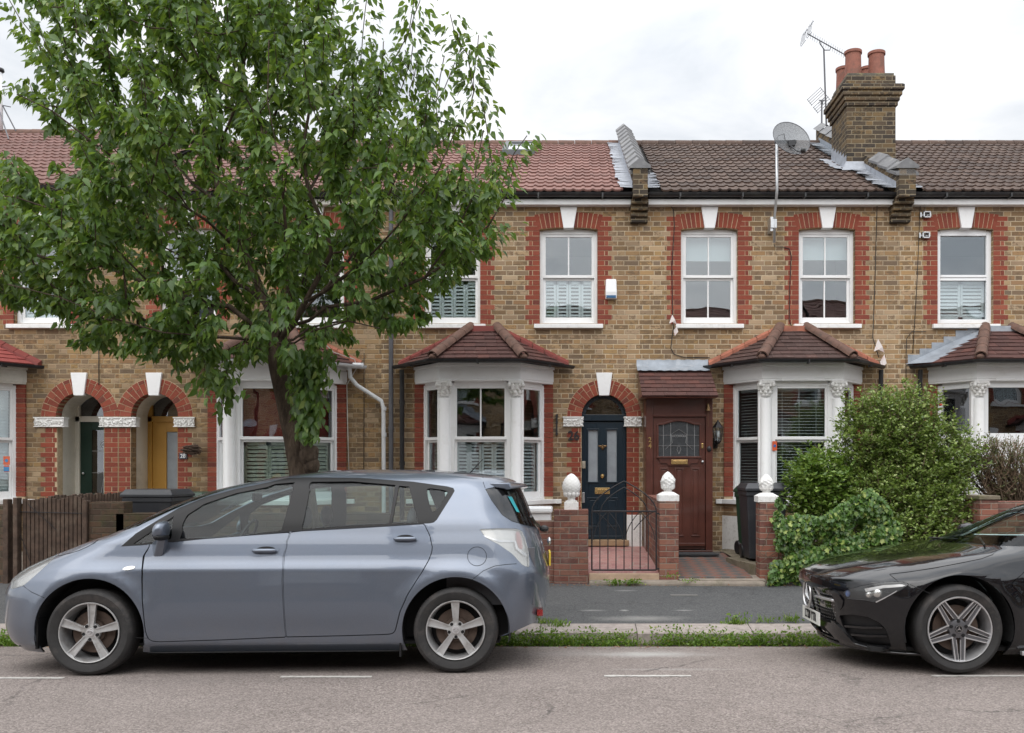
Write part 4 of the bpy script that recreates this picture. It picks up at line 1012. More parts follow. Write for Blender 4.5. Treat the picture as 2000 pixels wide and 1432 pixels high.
cable('cable','black cable looping beside the lead edge of the far right bay roof',[(fx(1808),13.985,fz(648)),(fx(1780),13.985,fz(648)),(fx(1770),13.985,fz(662)),(fx(1769),13.985,fz(700)),(fx(1769),13.985,fz(745))],.005)
# ================================================================= ground
def asphalt(name,base,agg,light,bump=.5,patch=None,crack=None):
    t=NT(name); p=t.pos()
    v=t.n('TexVoronoi',{'feature':'F1'},Scale=95.0); t.put(v.inputs['Vector'],p)
    wn=sep(t,v.outputs['Color'])[0]
    c=t.ramp(wn,[(0,tuple(x*.6 for x in base)),(.35,base),(.7,agg),(1,light)])
    c=t.mix(t.M('MULTIPLY',t.g(t.noise(1.1,5,.65,p),.35,.7),.30),c,tuple(x*.62 for x in base))
    c=t.mix(t.M('MULTIPLY',t.g(t.noise(.35,3,.6,p),.4,.65),.22),c,light)
    if patch:
        for (x,y,r1,r2,a,colr) in patch:
            px_,py_,_=sep(t,p)[0:3]
            dx=t.M('DIVIDE',t.M('SUBTRACT',px_,x),r1); dy=t.M('DIVIDE',t.M('SUBTRACT',py_,y),r2)
            d=t.M('SQRT',t.M('ADD',t.M('MULTIPLY',dx,dx),t.M('MULTIPLY',dy,dy)))
            d=t.M('ADD',d,t.M('MULTIPLY',t.M('SUBTRACT',t.noise(5,6,.75,p),.5),1.3))
            c=t.mix(t.M('MULTIPLY',t.M('SUBTRACT',1,t.g(d,.15,1.05)),a),c,colr)
    if crack:
        wv=t.n('VectorMath',{'operation':'ADD'}); t.put(wv.inputs[0],p); sc=t.n('VectorMath',{'operation':'SCALE'}); t.put(sc.inputs[0],t.noise(1.7,5,.65,p,'Color')); sc.inputs['Scale'].default_value=.55; t.put(wv.inputs[1],sc.outputs[0])
        ce=t.n('TexVoronoi',{'feature':'DISTANCE_TO_EDGE'},Scale=crack[0]); t.put(ce.inputs['Vector'],wv.outputs[0])
        cm=t.M('MULTIPLY',t.M('SUBTRACT',1,t.g(ce.outputs['Distance'],.002,.009)),t.M('MULTIPLY',t.g(t.noise(.8,3,.6,p),.42,.6),crack[1])); c=t.mix(cm,c,(.02,.02,.02))
        c=t.mix(t.M('MULTIPLY',t.g(t.noise(3.1,7,.8,p),.56,.72),.35),c,light)
        c=t.mix(t.M('MULTIPLY',t.g(t.noise(2.3,6,.75,t.n('Mapping',Vector=p,Location=(5,3,0)).outputs[0]),.60,.74),.45),c,tuple(x*.45 for x in base))
    h=t.M('ADD',t.M('MULTIPLY',v.outputs['Distance'],-1.0),t.M('MULTIPLY',t.noise(30,3,.6,p),.4))
    return t.done(t.bsdf(c,.9,0,t.bump(h,bump,.006),Specular_IOR_Level=.3))
chalk=(.42,.41,.39)
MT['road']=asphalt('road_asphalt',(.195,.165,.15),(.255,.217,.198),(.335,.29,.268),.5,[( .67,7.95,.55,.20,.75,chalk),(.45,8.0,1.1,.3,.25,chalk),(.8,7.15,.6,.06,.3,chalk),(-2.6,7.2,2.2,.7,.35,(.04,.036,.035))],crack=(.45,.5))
MT['pave']=asphalt('pavement_asphalt',(.078,.08,.082),(.095,.096,.097),(.13,.128,.125),.3,[( .68,9.35,.55,.16,.45,(.35,.34,.32)),(.62,10.9,.15,.05,.3,chalk),(.55,9.75,.06,.05,.6,chalk),(1.2,9.75,.12,.04,.5,chalk),(.2,9.75,.18,.05,.4,chalk)],crack=(.6,.4))
MT['kerb']=plain('granite_kerb',(.33,.285,.26),.85,var=.2,scale=14,bump=.6,bscale=60,dirt=((.17,.15,.13),5))
MT['soil']=plain('gutter_soil',(.06,.045,.03),.95,var=.4,scale=20,bump=.9,bscale=40)
MT['concrete']=plain('old_concrete',(.26,.22,.18),.9,var=.2,scale=6,bump=.7,bscale=35,dirt=((.12,.11,.07),4))
MT['mosspath']=plain('mossy_edging',(.17,.14,.10),.95,var=.3,scale=9,bump=.9,bscale=30,dirt=((.09,.10,.03),6))
def sheet(name,x0,x1,prof,mat,nx=1,kind='structure'):
    m=MB(); xs=[x0+(x1-x0)*i/nx for i in range(nx+1)]; n=len(prof)
    m.add([(x,y,z) for x in xs for (y,z) in prof],[(i*n+j,(i+1)*n+j,(i+1)*n+j+1,i*n+j+1) for i in range(nx) for j in range(n-1)])
    o=m.build(name,mat,None,smooth=False); o['kind']=kind; return o
sheet('ground',-250,250,[(-250,-.35),(250,-.35)],plain('ground_earth',(.12,.11,.09),.95))
sheet('road',-60,60,[(1.2,-.10),(2.6,-.03),(3.6,.0),(5.4,.01),(6.2,.008),(6.94,0),(7.7,-.04),(8.2,-.075),(8.5,-.098)],MT['road'])
sheet('road_edge',-60,60,[(8.5,-.099),(8.52,-.125),(8.86,-.13)],MT['soil'])
# kerb stones
for a,b,nm in ((8.8,9.1,'kerb'),):
    m=MB(); x=-14.0; rr=random.Random(3)
    while x<14:
        L=rr.uniform(.85,1.3); j=rr.uniform(-.006,.006); k=rr.uniform(-.01,.01)
        m.add([(x+.004,a+k,-.2),(x+L-.004,a+k,-.2),(x+L-.004,a+k+.012,-.03+j),(x+.004,a+k+.012,-.03+j),(x+.004,a+k+.03,-.014+j),(x+L-.004,a+k+.03,-.014+j),(x+.004,b,.017),(x+L-.004,b,.017)],
              [(0,1,2,3),(3,2,5,4),(4,5,7,6),(0,3,4,6),(1,7,5,2)]); x+=L
    o=m.build(nm,MT['kerb']); o['kind']='structure'
sheet('pavement',-60,60,[(9.1,.016),(9.6,.04),(10.6,.09),(11.45,.135)],MT['pave'])
sheet('pavement_far',-60,60,[(-2.0,.05),(1.1,-.01)],MT['pave']); sheet('kerb_far',-60,60,[(.95,-.008),(1.2,-.012),(1.215,-.2)],MT['kerb'])
bpy.data.objects['pavement_far'].name='pavement'; bpy.data.objects['kerb_far'].name='kerb'
sheet('front_garden_ground',-60,60,[(11.45,.06),(11.6,.18),(14.05,.30)],MT['concrete'])
sheet('front_garden_ground',-60,60,[(-5.0,.12),(-2.0,.05)],MT['concrete'])
# bay markings
for (a,b,yl) in ((-70,125,6.79),(548,726,6.83),(1180,1350,6.86),(1820,2020,6.86)):
    xa,xb=(a-VX)*yl/F,(b-VX)*yl/F; m=MB(); n=30; rr=random.Random(a)
    top=[];bot=[]
    for i in range(n+1):
        x=xa+(xb-xa)*i/n; top.append((x,yl+.026+rr.uniform(-.006,.004),.0055)); bot.append((x,yl-.026+rr.uniform(-.004,.006),.0055))
    m.add(top+bot,[(n+1+i,n+2+i,i+1,i) for i in range(n)])
    o=m.build('road_marking',plain('worn_road_paint',(.46,.44,.41),.85,var=.12,scale=20,dirt=((.22,.19,.17),16))); o['kind']='structure'
# ---------------- garden walls
def lab(o,l,c,g=None): return tag(o,l,c,g)
def brickbox(name,label,boxes,mat='redwall',cat='wall',cope=None,parts=None,jit=.0):
    m=MB()
    for b in boxes: m.box(*b)
    o=m.build(name,MT[mat],None,bevel=.005); tag(o,label,cat); return o
dw=11.4; XW=lambda p,d=dw:(p-VX)*d/F; ZW=lambda p,d=dw:H+(VY-p)*d/F
zb=.0
brickbox('garden_wall','low red brick garden wall with square gate pier left of the iron gate',
  [(XW(1048),XW(1082),dw,dw+.23,zb,ZW(1018)),(XW(1082),XW(1149),dw-.04,dw+.30,zb,ZW(996)),(-2.2,XW(1048),dw,dw+.23,zb,ZW(1018))])
pz=brickbox('gate_pier','narrow brick gate pier with a dividing wall running back between the two front doors',
  [(XW(1288),XW(1325.5),dw,dw+.28,.08,ZW(979))],mat='redwall')
m=MB(); xl,xr=XW(1289),XW(1323)-.05; 
vs=[(xl,dw+.28,.1),(xr,dw+.28,.1),(xl,13.95,.2),(xr,13.95,.2),(xl,dw+.28,ZW(977)),(xr,dw+.28,ZW(977)),(xl,13.95,1.19),(xr,13.95,1.19)]
m.add(vs,[(0,4,6,2),(1,3,7,5),(4,5,7,6),(0,1,5,4)]); m.build('divider_wall',MT['redwall'],pz)
pr=brickbox('gate_pier','ivy edged brick pier with white finial beside the black wheelie bin',[(XW(1484),XW(1520),dw,dw+.25,.05,ZW(980))])
# concrete thresholds
m=MB(); d0=11.25; m.zprism([(XW(1150,11.3),d0),(XW(1300,11.3),d0-.03),(XW(1312,11.3),d0-.03),(XW(1492,11.3),d0-.08),(XW(1492,11.3),dw+.3),(XW(1325),dw+.5),(XW(1150,11.3),dw+.2)],.05,.175); o=m.build('front_step',MT['concrete'],None,bevel=.03); tag(o,None,None); o['kind']='structure'
m=MB(); m.box(XW(1150),XW(1288),dw+.0,dw+.2,.15,ZW(1120)); o=m.build('front_step',plain('sandstone_step',(.42,.30,.21),.85,var=.2,scale=5,bump=.4,dirt=((.25,.18,.13),6)),None,bevel=.012); o['kind']='structure'
def paving(name,c1,c2,cm,nx,ny,x0,x1,y0,y1,z0,z1):
    pass
def slab_path(name,x0,x1,y0,z0,y1,z1,mat):
    m=MB(); m.add([(x0,y0,z0),(x1,y0,z0),(x1,y1,z1),(x0,y1,z1),(x0,y0,z0-.15),(x1,y0,z0-.15)],[(0,1,2,3),(4,5,1,0)]); o=m.build(name,mat); o['kind']='structure'; return o
t=NT('pink_slate_paving'); o_=t.pos(); v=t.n('TexVoronoi',{'feature':'DISTANCE_TO_EDGE'},Scale=3.2); t.put(v.inputs['Vector'],o_); v2=t.n('TexVoronoi',{'feature':'F1'},Scale=3.2); t.put(v2.inputs['Vector'],o_)
c=t.ramp(sep(t,v2.outputs['Color'])[0],[(0,(.30,.13,.12)),(.5,(.40,.19,.17)),(1,(.26,.11,.11))]); c=t.mix(t.g(t.noise(18,6,.75,o_,dist=1.5),.45,.65),c,(.48,.30,.27)); c=t.mix(t.M('SUBTRACT',1,t.g(v.outputs['Distance'],.01,.03)),c,(.36,.27,.23))
MT['pinkpave']=t.done(t.bsdf(c,.75,0,t.bump(t.noise(20,5,.7,o_),.5,.01)))
slab_path('garden_path',XW(1146),XW(1291),dw+.02,ZW(1120),14.0,.375,MT['pinkpave'])
t=NT('chequer_path_tiles'); x,y,z=sep(t,t.pos())[0:3]
u=t.M('MULTIPLY',t.M('ADD',x,y),5.2); w=t.M('MULTIPLY',t.M('SUBTRACT',x,y),5.2)
ch=t.M('MODULO',t.M('ABSOLUTE',t.M('ADD',t.M('FLOOR',u),t.M('FLOOR',w))),2.0)
fu=t.M('ABSOLUTE',t.M('SUBTRACT',t.M('FRACT',u),.5)); fw=t.M('ABSOLUTE',t.M('SUBTRACT',t.M('FRACT',w),.5)); ed=t.M('MAXIMUM',fu,fw)
c=t.mix(ch,(.17,.075,.055),(.075,.072,.072)); c=t.mix(t.g(ed,.475,.485),c,(.16,.14,.12)); c=t.mix(t.M('MULTIPLY',t.g(t.noise(6,6,.75,t.pos()),.4,.7),.45),c,(.20,.15,.12))
MT['chequer']=t.done(t.bsdf(c,.75,0,t.bump(t.noise(40,4,.7,t.pos()),.2,.004)))
slab_path('garden_path',XW(1325)+.002,XW(1470),dw+.0,.205,13.4,.33,MT['chequer'])
slab_path('garden_path',XW(1325)+.002,XW(1492),dw-.14,.185,dw+.26,.205,MT['concrete'])
# curved mossy edging to the bin stand
m=MB(); p=[at(1418,1085,12.6),at(1445,1105,12.1),at(1480,1122,11.62),at(1500,1124,11.55)]
for i in range(3):
    a,b=p[i],p[i+1]; m.add([(a.x,a.y,.12),(b.x,b.y,.12),(b.x,b.y,.33),(a.x,a.y,.34),(b.x+.1,b.y+.2,.33),(a.x+.16,a.y+.12,.34)],[(0,1,2,3),(3,2,4,5)])
m.add([(p[0].x+.1,12.7,.335),(p[1].x+.1,12.2,.335),(p[3].x,11.6,.33),(3.4,11.6,.33),(3.4,13.9,.34),(p[0].x+.1,13.9,.34)],[(0,1,2,3,4,5)])
o=m.build('bin_stand',MT['mosspath']); o['kind']='structure'
# door mat
m=MB(); m.zprism([(XW(1325,13.0),13.0),(XW(1405,13.0),13.0),(XW(1393,13.3),13.36),(XW(1325,13.3),13.36)],.325,.345); o=m.build('door_mat',plain('rubber_mat',(.04,.042,.045),.8,bump=.5,bscale=200)); tag(o,'dark rubber mat on the tiled path in front of the brown door','mat')

# finials
def cap(m,x,y,z,w,h):
    m.box(x-w/2,x+w/2,y-w/2,y+w/2,z,z+h*.65); m.add([(x-w/2,y-w/2,z+h*.65),(x+w/2,y-w/2,z+h*.65),(x+w/2,y+w/2,z+h*.65),(x-w/2,y+w/2,z+h*.65),(x-w*.25,y-w*.25,z+h),(x+w*.25,y-w*.25,z+h),(x+w*.25,y+w*.25,z+h),(x-w*.25,y+w*.25,z+h)],[(0,1,5,4),(1,2,6,5),(2,3,7,6),(3,0,4,7),(4,5,6,7)])
def pine(px,ztop_px,zb_px,width,label,big):
    y=dw+.13; x=XW(px); z0=ZW(zb_px); z1=ZW(ztop_px); h=z1-z0
    m=MB()
    if big:
        m.box(x-.09,x+.09,y-.09,y+.09,z0,z0+.09); m.box(x-.075,x+.075,y-.075,y+.075,z0+.09,z0+.11)
        m.lathe([(.06,.11),(.045,.13),(.05,.15),(.085,.175),(.1,.2)],(x,y,z0),n=20)
        # leafy cup
        for k in range(10):
            a=2*pi*k/10; m.ball((x+.078*cos(a),y+.078*sin(a),z0+.20),.03,.03,.042,n=7,m=5)
    else:
        cap(m,x,y,z0,.26,.115); m.lathe([(.07,.10),(.05,.125),(.06,.15),(.09,.165)],(x,y,z0),n=16)
        for k in range(8):
            a=2*pi*k/8; m.ball((x+.06*cos(a),y+.06*sin(a),z0+.19),.032,.032,.05,n=7,m=5)
    o=m.build('finial',MT['whitestone'],None,auto=50); tag(o,label,'finial','white stone finials on the gate piers')
    m=MB(); zb0=z0+(.185 if big else .15); hh=z1-zb0; R=(.112 if big else .088)
    prof=[];N=36; M_=26
    vs=[]
    for j in range(M_+1):
        tt=j/M_
        r=R*(sin(pi*min(1,.18+tt*.82))**.62) if big else R*(sin(pi*min(1,.15+tt*.85))**.75)
        if j==M_: r=.002
        for k in range(N):
            u=k/N; 
            q=(9 if big else 6)
            a=(u*q+tt*q*.75)%1; b=(u*q-tt*q*.75)%1
            d=max(abs(a-.5),abs(b-.5)); rr_=r*(1+.10*(1-2*d))-(0 if big else .0)
            if not big: rr_*=1+.09*sin(u*2*pi*5+tt*9)*sin(tt*20+u*12)
            vs.append((x+rr_*cos(2*pi*u),y+rr_*sin(2*pi*u),zb0+hh*tt))
    m.add(vs,[(i*N+k,i*N+(k+1)%N,(i+1)*N+(k+1)%N,(i+1)*N+k) for i in range(M_) for k in range(N)])
    m.build('pineapple',MT['whitestone'],o,auto=35)
pine(1116,925,996,.3,'large white pineapple finial on the red brick pier left of the gate',True)
pine(1306.5,921,979,.2,'weathered white bud finial on the middle pier between the two doors',False)
pine(1501,926,981,.2,'chipped white bud finial on the ivy edged pier by the wheelie bin',False)

# gate
G=thing('garden_gate','black wrought iron garden gate with pointed arch top and straight bars','gate',(XW(1218),dw-.0,0))
yg=dw+.02; a,b=XW(1156),XW(1282); zt,zl=ZW(999),ZW(1114)
m=MB(); m.tube([(a,yg,zl),(a,yg,zt+.0)],.011,n=6); m.tube([(b,yg,zl),(b,yg,zt)],.011,n=6); m.tube([(a,yg,zt),(b,yg,zt)],.011,n=6); m.tube([(a,yg,zl),(b,yg,zl)],.011,n=6); m.build('gate_frame',MT['iron'],G)
k=9
for i in range(1,k-1):
    x=a+(b-a)*i/(k-1); m=MB(); m.tube([(x,yg,zl),(x,yg,zt)],.0075,n=6); m.build('gate_bar',MT['iron'],G)
m=MB(); cx=(a+b)/2
def gothic(w,z0,h,r=.0075,cx=cx):
    L=[];R_=[]
    for i in range(13):
        t_=i/12; xx=w*(1-t_**1.9) ; L.append((cx-xx,yg,z0+h*t_)); R_.append((cx+xx,yg,z0+h*t_))
    m.tube(L,r,n=6); m.tube(R_,r,n=6)
hw=(b-a)/2
gothic(hw,zt,ZW(940)-zt,.009); gothic(hw*.72,zt,ZW(952)-zt)
for s in (-1,1):
    m.tube([(cx+s*hw*(1-t_),yg,zt-(.0+.42*t_**1.6)) for t_ in [i/10 for i in range(8)]],.006,n=6)
    gothic(hw*.45,zt-.36,.36,.006,cx+s*hw*.5)
m.build('gate_arch',MT['iron'],G)
m=MB(); m.box(XW(1149),XW(1158),yg-.02,yg+.02,ZW(1034),ZW(1028)); m.build('gate_latch',MT['iron'],G)
m=MB(); m.box(b,XW(1290),yg-.012,yg+.012,ZW(1113),ZW(1110)); m.box(b,XW(1290),yg-.012,yg+.012,ZW(1005),ZW(1002)); m.build('gate_hinge',MT['iron'],G)
# meter box / white lid behind wall
m=MB(); d=13.0; m.box(at(1018,0,d).x,at(1079,0,d).x,13.0,13.35,at(0,1003,d).z,at(0,990,d).z); m.box(at(1022,0,d).x,at(1076,0,d).x,13.05,13.35,.3,at(0,1003,d).z)
o=m.build('meter_box',MT['upvc'],None,bevel=.03); tag(o,'white plastic meter box below the bay sill, just behind the brick pier','box')
# left: fence, old walls
FN=thing('picket_fence','weathered dark split-log garden fence at far left behind the blue car','fence',(-7,12,0))
m=MB(); rr=random.Random(5)
P=[at(26,970,11.4),at(30,970,11.4)]
x=XW(18); i=0
pA,pB=Vector((XW(40),11.45)),Vector((XW(165),11.45)); n=15
for i in range(n):
    c=pA.lerp(pB,(i+.5)/n); w=.023; top=ZW(973+2*sin(i)+rr.uniform(-2,3)+(-3)*i/n); m.box(c.x-w,c.x+w,c.y-.02,c.y+.02,.05,top)
pA,pB=at(100,968,11.7),at(238,962,13.6); n=22
for i in range(n):
    c=pA.lerp(pB,(i+.5)/n); w=.024; d=c.y; top=H+(VY-(968-7*i/n+rr.uniform(-1.5,2)))*d/F; m.box(c.x-w,c.x+w,d-.02,d+.02,.05,top)
MT['oldwood']=plain('old_fence_wood',(.085,.055,.04),.9,var=.45,scale=9,bump=.9,bscale=50,dirt=((.16,.12,.09),5))
m.build('fence_panel',MT['oldwood'],FN,bevel=.006)
for (p,w,t_) in ((14,10,975),(33,9,972),(168,9,978)): m=MB(); m.box(XW(p)-w/154.7/2,XW(p)+w/154.7/2,11.36,11.46,.05,ZW(t_)); m.build('fence_post',MT['oldwood'],FN,bevel=.008)
m=MB(); m.tube([(XW(38),11.41,ZW(1000)),(XW(160),11.41,ZW(1003))],.006,n=5); m.tube([(XW(55),11.4,ZW(985)),(XW(110),11.4,ZW(1035))],.004,n=5); m.tube([(XW(40),11.4,ZW(1045)),(XW(60),11.4,ZW(1100))],.004,n=5);m.build('wire',MT['iron'],FN)
brickbox('garden_wall','old dark mossy brick garden wall behind the blue car, right of the fence',[(XW(173),XW(242),dw,dw+.23,0,ZW(981)),(XW(226),XW(760),dw,dw+.23,0,ZW(1003)),(-12,XW(8),dw,dw+.23,0,ZW(988))],mat='darkwall')
# right: walls behind ivy and beyond
w=brickbox('garden_wall','red brick garden wall overgrown with ivy behind the black car',[(XW(1521),XW(1945),dw+.02,dw+.23,0,ZW(1076))])
w=brickbox('garden_wall','brick pier and wall stub between the big shrub and the brown hedge',[(at(1897,0,11.6).x,at(1932,0,11.6).x,11.35,11.8,0,at(0,976,11.4).z),(at(1932,0,11.6).x,at(2100,0,11.6).x,11.45,11.7,0,at(0,980,11.4).z)])
m=MB(); m.box(at(1897,0,11.6).x-.02,at(1932,0,11.6).x+.02,11.33,11.82,at(0,976,11.4).z,at(0,968,11.4).z); m.build('coping',MT['mosspath'],w,bevel=.01)

# ---------------- wheelie bins
def bin_(name,label,c,w,dp,h,mat,lid,rot=0,lidang=0,zb=.34):
    b=thing(name,label,'wheelie bin',(c[0],c[1],zb),'wheelie bins in the front gardens')
    # local construct then rotate around z
    def fin(m,nm,mt,par,bev=.012):
        cs,sn=cos(rot),sin(rot)
        m.v=[(c[0]+(x-c[0])*cs-(y-c[1])*sn,c[1]+(x-c[0])*sn+(y-c[1])*cs,z) for x,y,z in m.v]
        return m.build(nm,mt,par,bevel=bev)
    x,y=c; hb=h*.90
    m=MB(); a=.80
    b0=[(x-w/2*a,y-dp/2*a),(x+w/2*a,y-dp/2*a),(x+w/2*a,y+dp/2*a),(x-w/2*a,y+dp/2*a)]; b1=[(x-w/2*.96,y-dp/2*.96),(x+w/2*.96,y-dp/2*.96),(x+w/2*.96,y+dp/2*.96),(x-w/2*.96,y+dp/2*.96)]
    m.add([(p[0],p[1],zb+.03) for p in b0]+[(p[0],p[1],zb+hb) for p in b1],[(3,2,1,0),(0,1,5,4),(1,2,6,5),(2,3,7,6),(3,0,4,7)])
    m.box(x-w/2,x+w/2,y-dp/2,y+dp/2,zb+hb-.07,zb+hb)
    body=fin(m,'bin_body',mat,b)
    m=MB(); L=[(x-w/2*1.05,y-dp/2*1.08),(x+w/2*1.05,y-dp/2*1.08),(x+w/2*1.05,y+dp/2*1.02),(x-w/2*1.05,y+dp/2*1.02)]
    z0=zb+hb+.002; z1=zb+hb+.035; z2=zb+h
    m.add([(p[0],p[1],z0) for p in L]+[(p[0],p[1],z1) for p in L]+[(x+(p[0]-x)*.86,y+(p[1]-y)*.84,z2) for p in L],[(3,2,1,0),(0,1,5,4),(1,2,6,5),(2,3,7,6),(3,0,4,7),(4,5,9,8),(5,6,10,9),(6,7,11,10),(7,4,8,11),(8,9,10,11)])
    m.tube([(x-w*.42,y+dp*.56,z0+.02),(x+w*.42,y+dp*.56,z0+.02)],.016,n=8)
    fin(m,'bin_lid',lid,b)
    for s in (-1,1):
        m=MB(); m.lathe([(.09,-.025),(.1,-.015),(.1,.015),(.09,.025)],(x+s*w*.4,y+dp*.44,zb+.1),n=20,axis='x'); fin(m,'bin_wheel',MT['black'],b,0)
    return b
MT['binblack']=plain('charcoal_bin_plastic',(.028,.03,.036),.42,var=.15,scale=5,bump=.15,bscale=120,dirt=((.06,.06,.06),3))
MT['bingreen']=plain('green_bin_plastic',(.02,.055,.03),.45,var=.15,scale=5,dirt=((.05,.07,.05),3))
dB=12.0
c=at(1498,0,dB)
b1=bin_('wheelie_bin','charcoal wheelie bin with closed lid behind the ivy edged pier',(c.x,dB+.3),.56,.62,at(0,944,dB).z-.34,MT['binblack'],MT['binblack'])
c=at(1468,0,12.6); b2=bin_('wheelie_bin','dark green wheelie bin with white number on its side, half hidden behind the charcoal one',(c.x+.16,12.85),.5,.62,at(0,950,12.5).z-.34,MT['bingreen'],MT['bingreen'],rot=.25)
m=MB(); q=at(1450,985,11.98); m.box(q.x-.0,q.x+.035,12.40,12.415,.9,1.0)
c=at(296,0,12.2)
b3=bin_('wheelie_bin','charcoal wheelie bin with a bulging lid behind the old dark wall',(c.x,12.4),.72,.55,at(0,956,12.15).z-.25,MT['binblack'],MT['binblack'],zb=.25,rot=-.12)
c=at(372,0,12.9)
b4=bin_('wheelie_bin','green lidded wheelie bin standing behind the silver blue car roofline',(c.x,13.0),.5,.55,at(0,962,12.7).z-.25,MT['bingreen'],MT['bingreen'],zb=.25)
m=MB(); q=at(1453,0,12.0); m.box(q.x-.01,q.x+.045,11.975,11.995,at(0,990,12).z,at(0,978,12).z)

# ---------------- things on the facade
m=MB(); xa,xb=fx(1182.5),fx(1204); za,zb_=fz(585),fz(547)
m.add([(xa+.01,13.93,zb_),(xb-.01,13.93,zb_),(xb+.004,13.91,fz(572)),(xa-.004,13.91,fz(572)),(xb-.0,13.92,za),(xa+.004,13.92,za),(xa,14,zb_),(xb,14,zb_),(xb,14,za),(xa,14,za)],[(0,3,2,1),(3,5,4,2),(0,1,7,6),(1,2,4,8,7),(5,9,8,4),(0,6,9,5,3)])
ab=m.build('alarm_box',MT['upvc'],None,bevel=.008,orient=True); tag(ab,'white burglar alarm box with blue base strip on the upper brick wall','alarm box')
m=MB(); m.box(xa+.012,xb-.012,13.905,13.94,fz(584),fz(579)); m.build('strobe_strip',plain('blue_plastic',(.02,.10,.22),.3),ab)
# coach lantern
L=thing('wall_lantern','black coach lantern on the wall right of the brown door','lantern',(fx(1399),13.9,fz(850)))
x=fx(1399); y=13.84; m=MB(); m.lathe([(.0,.20),(.012,.19),(.02,.165),(.03,.16),(.055,.12),(.085,.085),(.09,.075),(.0,.078)],(x,y,fz(846)),n=6); m.lathe([(.0,-.17),(.03,-.165),(.045,-.145),(.055,-.135),(.05,-.12),(.0,-.12)],(x,y,fz(846)),n=6)
for k in range(6):
    a=2*pi*k/6; m.tube([(x+.08*cos(a),y+.08*sin(a),fz(846)+.08),(x+.05*cos(a),y+.05*sin(a),fz(846)-.13)],.006,n=5)
m.tube([(x,y,fz(846)-.16),(x-.01,y+.0,fz(868)),(x-.02,13.93,fz(874)),(x-.02,13.96,fz(866))],.014,n=8); m.box(x-.05,x+.01,13.95,14,fz(876),fz(855)); m.build('lantern_frame',MT['iron'],L,auto=30)
m=MB(); m.lathe([(.046,-.12),(.075,.075)],(x,y,fz(846)),n=6); m.build('lantern_glass',MT['glass'],L)
m=MB(); m.ball((x,y,fz(846)-.02),.025,.025,.05); m.build('bulb',MT['upvc'],L,smooth=True)
# white bulkhead left of lantern handled by number; grey wall brackets
for q,(px,py) in enumerate(((1807,421),(1805,461))):
    T_=thing('wall_bracket',('upper','lower')[q]+' of two grey metal cable brackets on the wall by the far right window','bracket',(fx(px),13.9,fz(py)),'grey metal wall brackets'); m=MB(); X_,Z_=fx(px),fz(py)
    m.box(X_-.085,X_+.085,13.97,14,Z_-.012,Z_+.012); m.box(X_-.05,X_+.06,13.93,13.98,Z_+.03,Z_+.05); m.box(X_-.05,X_+.06,13.93,13.98,Z_-.05,Z_-.03); m.box(X_-.05,X_-.03,13.93,13.98,Z_-.05,Z_+.05); m.box(X_+.045,X_+.065,13.93,13.98,Z_-.045,Z_+.045); m.box(X_-.09,X_-.065,13.96,14,Z_-.04,Z_+.04); m.build('bracket_frame',MT['alu'],T_,bevel=.004)
    m=MB(); m.tube([(X_-.02,13.94,Z_-.02),(X_,13.93,Z_+.015),(X_+.03,13.94,Z_+.01)],.009,n=6); m.build('clip',MT['black'],T_)
# satellite dish on pole
S=thing('satellite_dish','grey mesh satellite dish on a tall bent steel pole in front of the dark roof','satellite dish',(fx(1511),13.9,fz(440)))
dp=13.55; A=lambda px,py,d=dp: at(px,py,d)
m=MB(); m.tube([A(1512,474,13.8),A(1513,420,13.8),A(1516.5,385,13.66),A(1517.5,372,13.62),A(1517,268,13.62)],.021,n=10); m.build('pole',MT['alu'],S,smooth=True)
m=MB(); m.box(A(1502,0,13.9).x,A(1510,0,13.9).x,13.8,14.0,A(0,455,13.9).z,A(0,427,13.9).z); m.box(A(1502,0,13.9).x,A(1514,0,13.9).x,13.78,13.8,A(0,449,13.9).z,A(0,432,13.9).z); m.build('wall_plate',MT['alu'],S,bevel=.004)
c=A(1541,278,13.52); R=.30; vs=[];NN=28
nrm=Vector((.25,.83,-.30)).normalized()*-1   # looks away to the south sky over the street
nrm=Vector((.22,-.90,.38)).normalized(); ax=Vector((0,0,1)).cross(nrm).normalized(); ay=nrm.cross(ax)
for j in range(7):
    r=R*j/6
    for k in range(NN):
        a=2*pi*k/NN; vs.append(c+ax*r*cos(a)*.98+ay*r*sin(a)*1.0+nrm*(.09*(j/6)**2))
m=MB(); m.add(vs,[(j*NN+k,j*NN+(k+1)%NN,(j+1)*NN+(k+1)%NN,(j+1)*NN+k) for j in range(6) for k in range(NN)])
t=NT('perforated_dish'); tr=t.n('BsdfTransparent',Color=(.9,.9,.9)).outputs[0]; vv=t.n('TexVoronoi',Scale=110.0); t.put(vv.inputs['Vector'],t.obj())
mx=t.n('MixShader'); t.put(mx.inputs[0],t.M('ADD',.52,t.M('MULTIPLY',t.M('GREATER_THAN',vv.outputs['Distance'],.45),.25))); t.put(mx.inputs[1],tr); t.put(mx.inputs[2],t.bsdf((.12,.125,.13),.5,.3)); t.done(mx.outputs[0])
m.build('dish',t.m,S,smooth=True)
m=MB(); rim=[c+ax*R*cos(2*pi*k/28)*.98+ay*R*sin(2*pi*k/28)+nrm*.09 for k in range(29)]; m.tube(rim,.006,n=5); m.build('dish_rim',MT['grey_pipe'],S)
m=MB(); q=A(1517,270,13.6); m.obox(c+Vector((-.05,.02,.01)),(1,0,0),(0,1,0),(0,0,1),.16,.03,.018); m.obox(c+Vector((.03,-.03,-.03)),(1,0,.1),(0,1,0),(0,0,1),.05,.04,.04); m.tube([c+Vector((0,-.03,-.05)),c-Vector((-.06,.25,.22)),c-Vector((-.10,.42,.30))],.012,n=6); m.ball(c-Vector((-.10,.44,.28)),.04,.06,.04)
